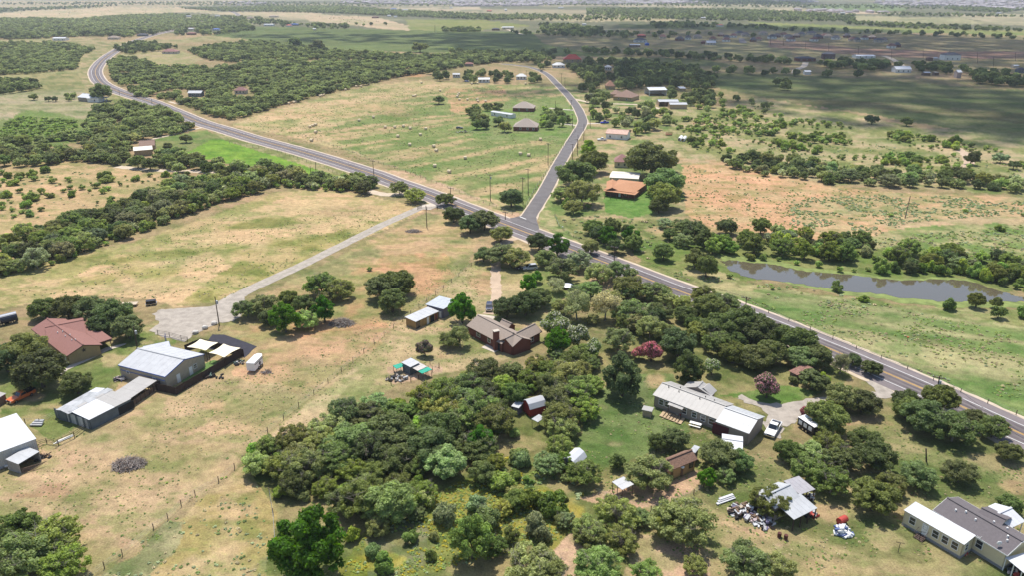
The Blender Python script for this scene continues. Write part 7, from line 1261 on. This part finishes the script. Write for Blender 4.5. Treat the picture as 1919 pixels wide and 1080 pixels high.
for px, py, lab in ((1683, 1036, "T shaped clothes pole nearer the lawn"), (1722, 1015, "short dark clothes pole near the bin")):
    q = P(px, py); T = thing("clothes_pole", q, lab, "clothes pole"); MB().tube(q, q + Vector((0, 0, 1.9)), .05, .05, 6).build("pole", DARKM, T); MB().tube(q + Vector((-.6, .2, 1.9)), q + Vector((.6, -.2, 1.9)), .04, .04, 6).build("crossbar", DARKM, T)
# ladder on the mobile home
q0, q1 = P(1824, 1024), P(1836, 1006, 3.9); T = thing("ladder", q0, "white ladder leaning on the roof edge of the mobile home", "ladder"); s_ = Vector((.25, -.1, 0)); mb = MB().tube(q0 - s_, q1 - s_, .04).tube(q0 + s_, q1 + s_, .04); mb.build("rails", TRIMW, T); mb = MB()
for k in range(1, 12): c = q0.lerp(q1, k / 12); MB().tube(c - s_, c + s_, .03).build("rung", TRIMW, T)
# feed trough, roof panel on lawn, mats
for (x0, y0, x1, y1, w, h, m, lab, cat) in ((1342, 945, 1376, 933, 1.1, .5, WHITE_METAL, "long white folded sheet lying on the mown grass", "sheet"), (102, 832, 138, 817, .8, .2, TRIMW, "white boards stacked along the rail fence", "boards"), (60, 797, 82, 797, 1.4, .7, GALV, "rusty farm implement with white bars behind the white barn", "implement"), (1288, 247, 1300, 250, 3, 1.4, mat("rust red metal", (.30, .08, .05)), None, None)):
    if not lab: continue
    a, b_ = P(x0, y0), P(x1, y1); c = (a + b_) / 2; L = (b_ - a).length; ang = math.atan2((b_ - a).y, (b_ - a).x); T = thing("long_sheet" if cat == "sheet" else ("board_stack" if cat == "boards" else "farm_implement"), c, lab, cat)
    for k in range(3): MB().box((c.x + .1 * k, c.y + w * (k - 1) / 3, h * (.4 + .3 * k)), (L * (1 - .12 * k), w / 2.4, h * .35), ang).build("board", m if k != 1 else LTGREY_METAL, T)
# piles
def heap(px, py, wpx, hpx, h, cols, n, label, name, cat, stuff=False, seed=1, lenr=(.6, 2.2), th=(.03, .09)):
    rg = random.Random(seed); q = P(px, py); T = thing(name, q, label, cat); rx = wpx / 2 / pxm(py); ry = rx * hpx / wpx * 2
    per = {}
    for k in range(n):
        a, r = rg.uniform(0, 6.28), rg.random() ** .6; x, y = q.x + rx * r * math.cos(a), q.y + ry * r * math.sin(a); z = h * (1 - r * r) * rg.random() + .05
        m = rg.choice(cols); mb = per.setdefault(m.name, (m, MB()))[1]; L = rg.uniform(*lenr); t_ = rg.uniform(0, 3.14); d = Vector((math.cos(t_), math.sin(t_), rg.uniform(-.35, .45))) * L / 2; rr = rg.uniform(*th)
        mb.tube(Vector((x, y, z)) - d, Vector((x, y, z)) + d, rr, rr * .5, 4, False)
    for m, mb in per.values(): o = mb.build("twigs", m, T); o['kind'] = 'stuff'
    return T
DW2 = mat("grey brushwood", (.27, .23, .21), .95, .25, 2); DW3 = mat("brown brushwood", (.19, .14, .11), .95, .25, 2)
heap(242, 872, 62, 22, 1.1, [DW2, DW2, DW3, DEADM], 520, "large heap of grey brushwood in the open pasture", "brush_heap", "brush heap", seed=1)
heap(641, 608, 46, 16, 1.6, [DW2, DEADM, DEADM, DW3], 420, "heap of pale cut branches under the trees", "brush_heap", "brush heap", seed=2)
heap(775, 434, 30, 8, .9, [DW3, DW2, DEADM], 130, "small fallen dead branch heap below the ranch gate", "brush_heap", "brush heap", seed=3, lenr=(1, 3))
heap(500, 699, 16, 5, .4, [DW3, DW2], 70, "scattered sticks beside the horse trailer", "brush_heap", "brush heap", seed=4)
heap(892, 843, 30, 30, 1.4, [DEADM, DW2], 200, "pale dead branches in the hollow of the belt", "brush_heap", "brush heap", seed=5, lenr=(1, 3))
def junk(px, py, wpx, hpx, h, n, label, mats, seed, name="junk_heap"):
    rg = random.Random(seed); q = P(px, py); T = thing(name, q, label, "junk heap"); rx = wpx / 2 / pxm(py); ry = rx * hpx / wpx * 1.9
    for k in range(n):
        a, r = rg.uniform(0, 6.28), rg.random() ** .6; x, y = q.x + rx * r * math.cos(a), q.y + ry * r * math.sin(a); z = h * (1 - r * r) * rg.random()
        d = (rg.uniform(.2, 1.5), rg.uniform(.15, .7), rg.uniform(.04, .45)); MB().box((x, y, z + d[2] / 2 + .05), d, rg.uniform(0, 3), ('X', rg.uniform(-.5, .5))).build(rg.choice(("plank", "sheet", "box")), rg.choice(mats), T)
JM = [WHITE_METAL, LTGREY_METAL, GALV, GALV, GREY_METAL, BRNWOOD, BRNWOOD, DKWOOD, DKWOOD, mat("pale pink plastic", (.42, .34, .34)), DARKM, mat("violet cloth", (.13, .12, .2)), CALICHE]
junk(1395, 962, 58, 26, 1.0, 130, "sprawling junk heap of white and grey scraps left of the tin roofed shelter", JM, 2)
junk(1430, 980, 40, 22, .8, 60, "junk heap of planks under the dark green tree", JM, 3)
junk(1577, 1000, 28, 14, 1.0, 60, "round heap of scrap covered with blue and white tarpaulin", [TRIMW, TRIMW, mat("blue grey tarpaulin", (.10, .14, .30)), WHITE_METAL, DARKM], 4)
junk(1520, 968, 24, 8, .7, 26, "tools and a red mower under the tin roof", [DARKM, mat("faded red paint", (.42, .06, .045)), GREY_METAL, BRNWOOD], 5)
junk(1518, 936, 24, 7, .8, 26, "dark machinery under the ribbed violet grey tin roof", [DARKM, DKWOOD, GREY_METAL, BRNWOOD], 6)
junk(225, 712, 22, 10, .5, 36, "bright garden clutter on the grass behind the workshop", [TRIMW, mat("pale pink plastic", (.55, .42, .45)), mat("violet cloth", (.2, .16, .32)), CALICHE, DARKM], 7)
junk(745, 712, 40, 14, .4, 30, "planks and buckets in the dirt of the coop pen", [BRNWOOD, DEADM, DARKM, GALV], 8)
junk(448, 682, 30, 9, .3, 20, "tarpaulins and hoses outside the dark board fence", [mat("dull green sheet", (.14, .2, .17)), GREY_METAL, CALICHE, DARKM], 9)
junk(400, 708, 60, 12, .35, 16, "black planters along the outside of the dark board fence", [DARKM, DKWOOD, mat("dull green sheet", (.14, .2, .17))], 10)
junk(80, 857, 34, 12, .3, 16, "compost and tyres beside the open shed", [DKWOOD, BRNWOOD, DARKM], 11)
junk(18, 876, 36, 8, .4, 16, "white scrap boards before the white barn", [TRIMW, CALICHE, GALV], 12)
junk(1280, 778, 24, 8, .4, 16, "toys and pots beside the porch of the long house", [TRIMW, mat("faded red paint", (.42, .06, .045)), CALICHE, BRNWOOD], 13)
junk(1905, 1074, 40, 8, .9, 26, "dark clutter under the corner carport", [DARKM, mat("pale pink plastic", (.55, .42, .45)), mat("faded red paint", (.42, .06, .045)), STEELBLUE], 14)
junk(1797, 1036, 18, 6, .4, 14, "flower pots at the corner of the white addition", [mat("pale pink plastic", (.55, .42, .45)), mat("faded red paint", (.42, .06, .045)), CALICHE, mat("yellow plastic", (.6, .4, .02))], 15)
junk(870, 248, 40, 3, 1.0, 24, "trailers and farm gear in the hay field yard", [DARKM, BRNWOOD, WHITE_METAL, GREY_METAL], 16)
junk(1300, 232, 0.5, .2, .5, 1, "small rust red crate in the scrub pasture", [mat("rust red metal", (.30, .08, .05))], 17)
for i, (px, py, w, h_, m, lab) in enumerate(((1253, 253, 12, 2.2, mat("rust red metal", (.30, .08, .05)), "rust red cattle trailer in the pasture behind the cottage"), (1460, 1008, 5, .9, mat("dark rust", (.10, .035, .03)), "dark rusty burn barrel pair near the tin shelter"), (1505, 1000, .1, .1, DARKM, None))):
    if not lab: continue
    q = P(px, py); T = thing("cattle_trailer" if i == 0 else "burn_barrel", q, lab, "trailer" if i == 0 else "barrel"); L = w / pxm(py)
    if i == 0:
        MB().box((q.x, q.y, .6), (L, 2, .2), 0).build("bed_floor", m, T)
        for k in range(9): MB().box((q.x - L / 2 + L * k / 8, q.y - 1, 1.3), (.12, .1, 1.5), 0).build("slat", m, T)
        for k in range(3): MB().box((q.x, q.y - 1.02, .9 + .5 * k), (L, .08, .15), 0).build("rail", m, T)
    else:
        for k in range(2): MB().tube(q + Vector((k * .9, -k * .5, 0)), q + Vector((k * .9, -k * .5, .9)), .32, .32, 12).build("barrel", m, T)
for k, (px, py) in enumerate(((1273, 264), (1280, 265))):
    a, b_ = P(px, py), P(px + 4, py - 5); T = thing("white_tank", a, ("left" if k == 0 else "right") + " one of the two white culvert tanks lying in the pasture", "tank"); MB().tube((a.x, a.y, 1), (b_.x, b_.y, 1), 1, 1, 14).build("tank", TRIMW, T); MB().tube((a.x, a.y - .04, 1), (a.x, a.y - .1, 1), .85, .85, 14).build("opening", BRNWOOD, T)
q = P(1062, 540); T = thing("trampoline", q, "round trampoline on the lawn under the slender trees", "trampoline"); MB().tube(q + Vector((0, 0, .8)), q + Vector((0, 0, .9)), 2.0, 2.0, 20).build("frame", mat("blue grey tarpaulin", (.10, .14, .30)), T); MB().tube(q + Vector((0, 0, .905)), q + Vector((0, 0, .92)), 1.7, 1.7, 20).build("mat", TRIMW, T)
for k in range(6): a = k * 1.05; MB().tube(q + Vector((1.9 * math.cos(a), 1.9 * math.sin(a), 0)), q + Vector((1.9 * math.cos(a), 1.9 * math.sin(a), .85)), .04).build("leg", CHROME, T)
for k, (px, py) in enumerate(((367, 626), (385, 617), (402, 609))):
    q = P(px, py); T = thing("stone_block", q, ("first", "second", "third")[k] + " white boulder of the row at the gravel yard edge, counted from the workshop", "boulder"); MB().ball((q.x, q.y, .45), .8, (1.1, .8, .7), 2, .12, rnd).build("boulder", mat("white stone", (.62, .58, .52), .9, .15, 1), T)
# ---------------------------------------------------------------- utility poles and wires
def pole(bx_, by, tx, ty, label, arms=1, tr=False, col=WOODP, group=None, name="utility_pole"):
    b_ = P(bx_, by); h = 1.0
    for _ in range(30):
        _, y = to_px(b_.x, b_.y, h); h += (y - ty) / (pxm(by) * .9)
    h = max(3, min(h, 22)); ttp = P(tx, ty, h); ttp = Vector((b_.x + (ttp.x - b_.x) * .6, b_.y, h)) if abs(tx - bx_) < 9 and name == "utility_pole" else ttp
    T = thing(name, b_, label, "utility pole", group); r = max(.15, min(.3, .3 / pxm(by) * 1.0)); MB().tube(b_, ttp, r * 1.1, r * .75, 8).build("pole", col, T)
    for k in range(arms):
        c = ttp - Vector((0, 0, .4 + .9 * k)); arm = MB().box(c, (2.6, .14, .16), -.5).build("crossarm", BRNWOOD, T); M = Matrix.Rotation(-.5, 3, 'Z')
        for s_ in (-1.15, -.5, .5, 1.15): i_ = c + M @ Vector((s_, 0, .18)); ob = link(D.objects.new("insulator", MB().tube(i_ - Vector((0, 0, .08)), i_ + Vector((0, 0, .14)), .07, .05, 6).mesh("insulator", TRIMW, world_loc(T)))); ob.parent = arm
    if tr: c = ttp + Vector((.35, -.1, -2.0)); MB().tube(c, c + Vector((0, 0, .9)), .28, .28, 10).build("transformer", GREY_METAL, T)
    return T, ttp
PL = [(411, 611, 403, 557, "utility pole with transformer beside the gravel yard", 0, True), (257, 651, 251, 613, "short pole between the ranch house and the workshop", 0, True), (800, 426, 798, 385, "bare pole on the grass below the ranch gate", 0), (702, 344, 698, 300, "pole against the highway, first left of the ranch gate", 1), (845, 374, 844, 351, "pole in the tree at the highway edge near the apron", 1), (919, 376, 918, 326, "tall pole left of the clump at the junction", 1, True), (947, 411, 947, 396, "short pole with white crossarm at the junction", 1), (990, 366, 989, 316, "tall pole nearest the county road at the junction", 1), (980, 382, 979, 332, "pole right beside the clump at the junction", 1), (1027, 309, 1027, 268, "pole on the hay field side of the county road, first from the junction", 1), (1073, 299, 1073, 269, "pole on the far side of the county road by the caliche drive", 1), (1082, 291, 1081, 260, "taller pole by the caliche drive beside the oaks", 1), (1151, 489, 1151, 461, "pole with white insulators standing before the highway, middle of the row", 1), (584, 349, 582, 311, "pole in the brush left of the highway", 0), (592, 323, 592, 303, "slim pole behind the brush beside the green field", 0), (1397, 590, 1397, 557, "pole with white crossarm above the dark highway oaks", 1), (1751, 758, 1761, 706, "large crossarm pole with white insulators in front of the highway at the right", 1, True), (1523, 795, 1532, 755, "leaning dark pole behind the black trailer", 0), (1736, 866, 1736, 847, "short grey pole on the mown lawn at the right", 0), (176, 433, 172, 404, "pole in the long hedge on the left", 0), (1041, 207, 1041, 188, "pole right of the farther concrete drive", 0), (1070, 206, 1071, 187, "pole beside the county road at the farther concrete drive", 1), (1073, 238, 1073, 213, "pole at the nearer concrete drive", 1), (1094, 263, 1094, 231, "pole beside the county road below the bend", 0), (1083, 277, 1083, 252, "pole at the county road opposite the yard", 0), (1106, 239, 1106, 210, "pole at the bend with the blue pickup", 0), (1112, 224, 1111, 192, "tall pole behind the county road bend", 1), (1052, 157, 1052, 137, "pole at the far end of the county road", 1), (1059, 163, 1058, 145, "pole by the dry lawn at the far end of the county road", 1), (986, 141, 986, 131, "pole beyond the hay field houses", 0), (224, 178, 223, 166, "pole on the inner side of the highway bend", 0), (285, 194, 284, 184, "pole beside the highway below the bend", 0)]
tops = {}
for p in PL: T, tt_ = pole(*p[:5], arms=p[5], tr=(len(p) > 6)); tops[(p[0], p[1])] = tt_
a, b_ = P(1696, 409), P(1706, 367, 7.6); T = thing("leaning_pole", a, "dark pole leaning to the right in the open ploughed field", "utility pole"); MB().tube(a, b_, .2, .15, 8).build("pole", WOODP, T)
TW = [(1468, 85, 71), (1510, 92, 77), (1553, 95, 80), (1609, 105, 86), (1671, 109, 91), (1730, 108, 92), (1780, 110, 94), (1832, 118, 98), (1862, 124, 106), (1903, 114, 98), (1444, 84, 66), (815, 60, 47), (986, 66, 55)]
for x, y, ty in TW: pole(x, y, x, ty, "one of the tall dark line poles crossing the shaded fields", 1, False, group="line poles crossing the shaded fields", name="line_pole")
def wire(a, b_, label, sag=1.2, r=.03, n=14):
    T = MB()
    for k in range(n):
        p, q = a.lerp(b_, k / n), a.lerp(b_, (k + 1) / n); p.z -= sag * 4 * (k / n) * (1 - k / n); q.z -= sag * 4 * ((k + 1) / n) * (1 - (k + 1) / n); T.tube(p, q, r, r, 4, False)
    o = T.build("power_wire", DARKM); setp(o, label, "wire")
ch = [(947, 411), (1151, 489), (1397, 590), (1751, 758)]
for i, (a, b_) in enumerate(zip(ch[:-1], ch[1:])):
    for k, off in enumerate((-.9, .9)):
        wire(tops[a] + Vector((off * .88, -off * .48, -.2)), tops[b_] + Vector((off * .88, -off * .48, -.2)), ("first", "second", "last")[i] + " span of the power line along the highway, " + ("lower left wire" if k == 0 else "upper right wire"))
a = tops[(1751, 758)]
for k, off in enumerate((-.9, .9)): wire(a + Vector((off * .88, -off * .48, -.2)), P(2030, 878, 9.5) + Vector((off * .88, 0, 0)), "power line wire leaving the frame at the right, " + ("near one" if k == 0 else "far one"))
for i, (p0, p1) in enumerate((((919, 376), (990, 366)), ((990, 366), (1027, 309)), ((1027, 309), (1082, 291)))): wire(tops[p0], tops[p1], "thin wire between county road poles, span number %s from the junction clump" % ("one", "two", "three")[i], .8)
# ---------------------------------------------------------------- hay bales
BAL = [(491, 207), (542, 194), (551, 192), (554, 191), (600, 180), (603, 179), (607, 178), (648, 168), (668, 162), (677, 162), (691, 157), (774, 180), (776, 180), (779, 179), (825, 170), (860, 175), (858, 178), (857, 181), (861, 187), (876, 187), (894, 186), (896, 190), (910, 190), (700, 220), (673, 226), (581, 238), (587, 236), (592, 234), (592, 248), (584, 264), (722, 239), (740, 239), (756, 237), (769, 241), (798, 242), (788, 253), (746, 256), (768, 272), (813, 275), (818, 283), (872, 297), (815, 312), (842, 323), (975, 289), (991, 292), (1013, 262), (790, 155), (884, 157), (895, 156), (985, 157)]
HAY = mat("straw bale", (.74, .60, .40), .95, .12, 2, bump=.3); HAYE = mat("bale end", (.52, .41, .27), .95, .2, 5)
bm1 = MB().tube((-.8, 0, .85), (.8, 0, .85), .88, .88, 14).mesh("bale_roll", HAY); bm2 = MB().tube((-.83, 0, .85), (.83, 0, .85), .70, .70, 12).mesh("bale_end", HAYE)
for i, (x, y) in enumerate(BAL):
    q = P(x, y + 1); T = thing("hay_bale", q, "round straw bale lying in the mown hay field", "hay bale", "round bales in the hay field", rnd.uniform(-.5, .5)); s = 1.0
    inst("bale_roll", bm1, T, (0, 0, 0), (s, s, s)); inst("bale_end", bm2, T, (0, 0, .0), (s, s, s))
rg = random.Random(3)
for poly, n, lab in (([(0, 26), (200, 15), (330, 14), (410, 22), (130, 32)], 46, "left"), ([(590, 30), (690, 32), (720, 42), (640, 42)], 26, "middle")):
    k = 0
    while k < n:
        x, y = rg.uniform(0, 760), rg.uniform(12, 46)
        if not inpoly(np.array([x]), np.array([y]), poly)[0]: continue
        k += 1; q = P(x, y); o = inst("hay_bale", bm1, None, q, (1.2, 1.2, 1.2), rg.uniform(-.6, .6)); setp(o, "tiny round bale in the far %s straw field" % lab, "hay bale", "tiny bales in the far straw fields")
# small details on the verge: mailboxes, cattle panel etc.
for px, py, lab in ((1182 - 128, 430, "white mailbox post on the verge of the highway"), (1010, 352, "orange marker box beside the county road"), (1700, 640, "thin marker post on the meadow side of the highway")):
    q = P(px, py); T = thing("mailbox", q, lab, "mailbox"); MB().box((q.x, q.y, .5), (.1, .1, 1)).build("post", BRNWOOD, T); MB().box((q.x, q.y, 1.1), (.5, .25, .28)).build("box_body", TRIMW if 'white' in lab else mat("orange paint", (.62, .14, .03)), T)
# ---------------------------------------------------------------- air and clouds
hz = MB().box((0, 4200, 44), (26000, 13000, 92)).build("haze", None); hm = D.materials.new("haze"); hm.use_nodes = True; hn = hm.node_tree; hn.nodes.remove(hn.nodes["Principled BSDF"])
pv = hn.nodes.new("ShaderNodeVolumePrincipled"); pv.inputs["Color"].default_value = (.86, .91, 1, 1); pv.inputs["Density"].default_value = 0.95e-4; pv.inputs["Anisotropy"].default_value = .2
hn.links.new(pv.outputs[0], hn.nodes["Material Output"].inputs["Volume"]); hz.data.materials.append(hm); setp(hz, kind='stuff')
CLM = D.materials.new("cloud white"); CLM.use_nodes = True; cn_ = CLM.node_tree; cb = cn_.nodes["Principled BSDF"]; cb.inputs["Base Color"].default_value = (.85, .86, .88, 1); cb.inputs["Roughness"].default_value = 1
ct_ = cn_.nodes.new("ShaderNodeBsdfTranslucent"); ct_.inputs[0].default_value = (.9, .92, .95, 1); cx_ = cn_.nodes.new("ShaderNodeMixShader"); cx_.inputs[0].default_value = .75
cn_.links.new(cb.outputs[0], cx_.inputs[1]); cn_.links.new(ct_.outputs[0], cx_.inputs[2]); cn_.links.new(cx_.outputs[0], cn_.nodes["Material Output"].inputs[0])
def cloud(poly, label, h=1800, gap=16, seed=1, frac=.86, rr=(.66, .9)):
    """many small puffs side by side, ragged at the rim"""
    rg = np.random.RandomState(seed); off = np.array([SUN.x / SUN.z * h, SUN.y / SUN.z * h, h]); cs = [P(*p) for p in poly]; wp = [(c.x, c.y) for c in cs]
    gx, gy = np.meshgrid(np.arange(min(c.x for c in cs) - 90, max(c.x for c in cs) + 90, gap), np.arange(min(c.y for c in cs) - 90, max(c.y for c in cs) + 90, gap)); X, Y = gx.ravel(), gy.ravel()
    X = X + rg.uniform(-.5, .5, X.size) * gap; Y = Y + rg.uniform(-.5, .5, Y.size) * gap
    w1, w2 = 70 * (fbm(X / 120, Y / 120, 5) - .5), 70 * (fbm(X / 120, Y / 120, 6) - .5); cover = np.zeros(X.size); soft = 38 if gap > 10 else 8
    for dx, dy in ((0, 0), (soft, 0), (-soft, 0), (0, soft), (0, -soft), (soft * .6, soft * .6), (-soft * .6, -soft * .6)): cover += inpoly(X + w1 + dx, Y + w2 + dy, wp) / 7
    k = (rg.rand(X.size) < frac * cover) & (X > -2500) & (X < 3600); X, Y = X[k], Y[k]
    bm = bmesh.new(); bmesh.ops.create_icosphere(bm, subdivisions=1, radius=1); bv = np.array([v.co[:] for v in bm.verts]); bf = np.array([[v.index for v in f.verts] for f in bm.faces]); bm.free()
    r = gap * rg.uniform(rr[0], rr[1], X.size); V = bv[None] * r[:, None, None] * np.array([1, 1, .5]) + np.stack([X, Y, rg.uniform(0, 30, X.size)], -1)[:, None] + off
    mb = MB(); mb.v = [tuple(v) for v in V.reshape(-1, 3)]; mb.f = [tuple(int(q) for q in f) for f in (bf[None] + (np.arange(X.size) * len(bv))[:, None, None]).reshape(-1, 3)]; n = X.size
    o = mb.build("cloud", CLM); setp(o, label, "cloud", kind='stuff'); print("cloud", n)
cloud([(470, 66), (560, 60), (700, 62), (830, 63), (930, 60), (1010, 62), (1000, 90), (860, 88), (640, 80), (560, 74)], "thin patchy cloud west of the long one", gap=24, seed=9, frac=.45)
cloud([(800, 63), (930, 60), (1010, 62), (1130, 56), (1160, 44), (1300, 44), (1480, 50), (1700, 62), (1919, 74), (2150, 86), (2150, 300), (1919, 262), (1780, 248), (1680, 236), (1560, 214), (1440, 196), (1340, 186), (1300, 160), (1170, 166), (1100, 158), (1060, 140), (1010, 108), (900, 98), (860, 84)], "long grey bottomed cloud over the middle distance", seed=1)
cloud([(870, 166), (1045, 163), (1040, 172), (940, 180), (880, 174)], "small cloud over the end of the hay field", gap=9, seed=2, frac=.7)
cloud([(1280, -3), (1500, 0), (1540, 8), (1400, 8), (1290, 4)], "far cloud near the horizon", gap=60, seed=3)
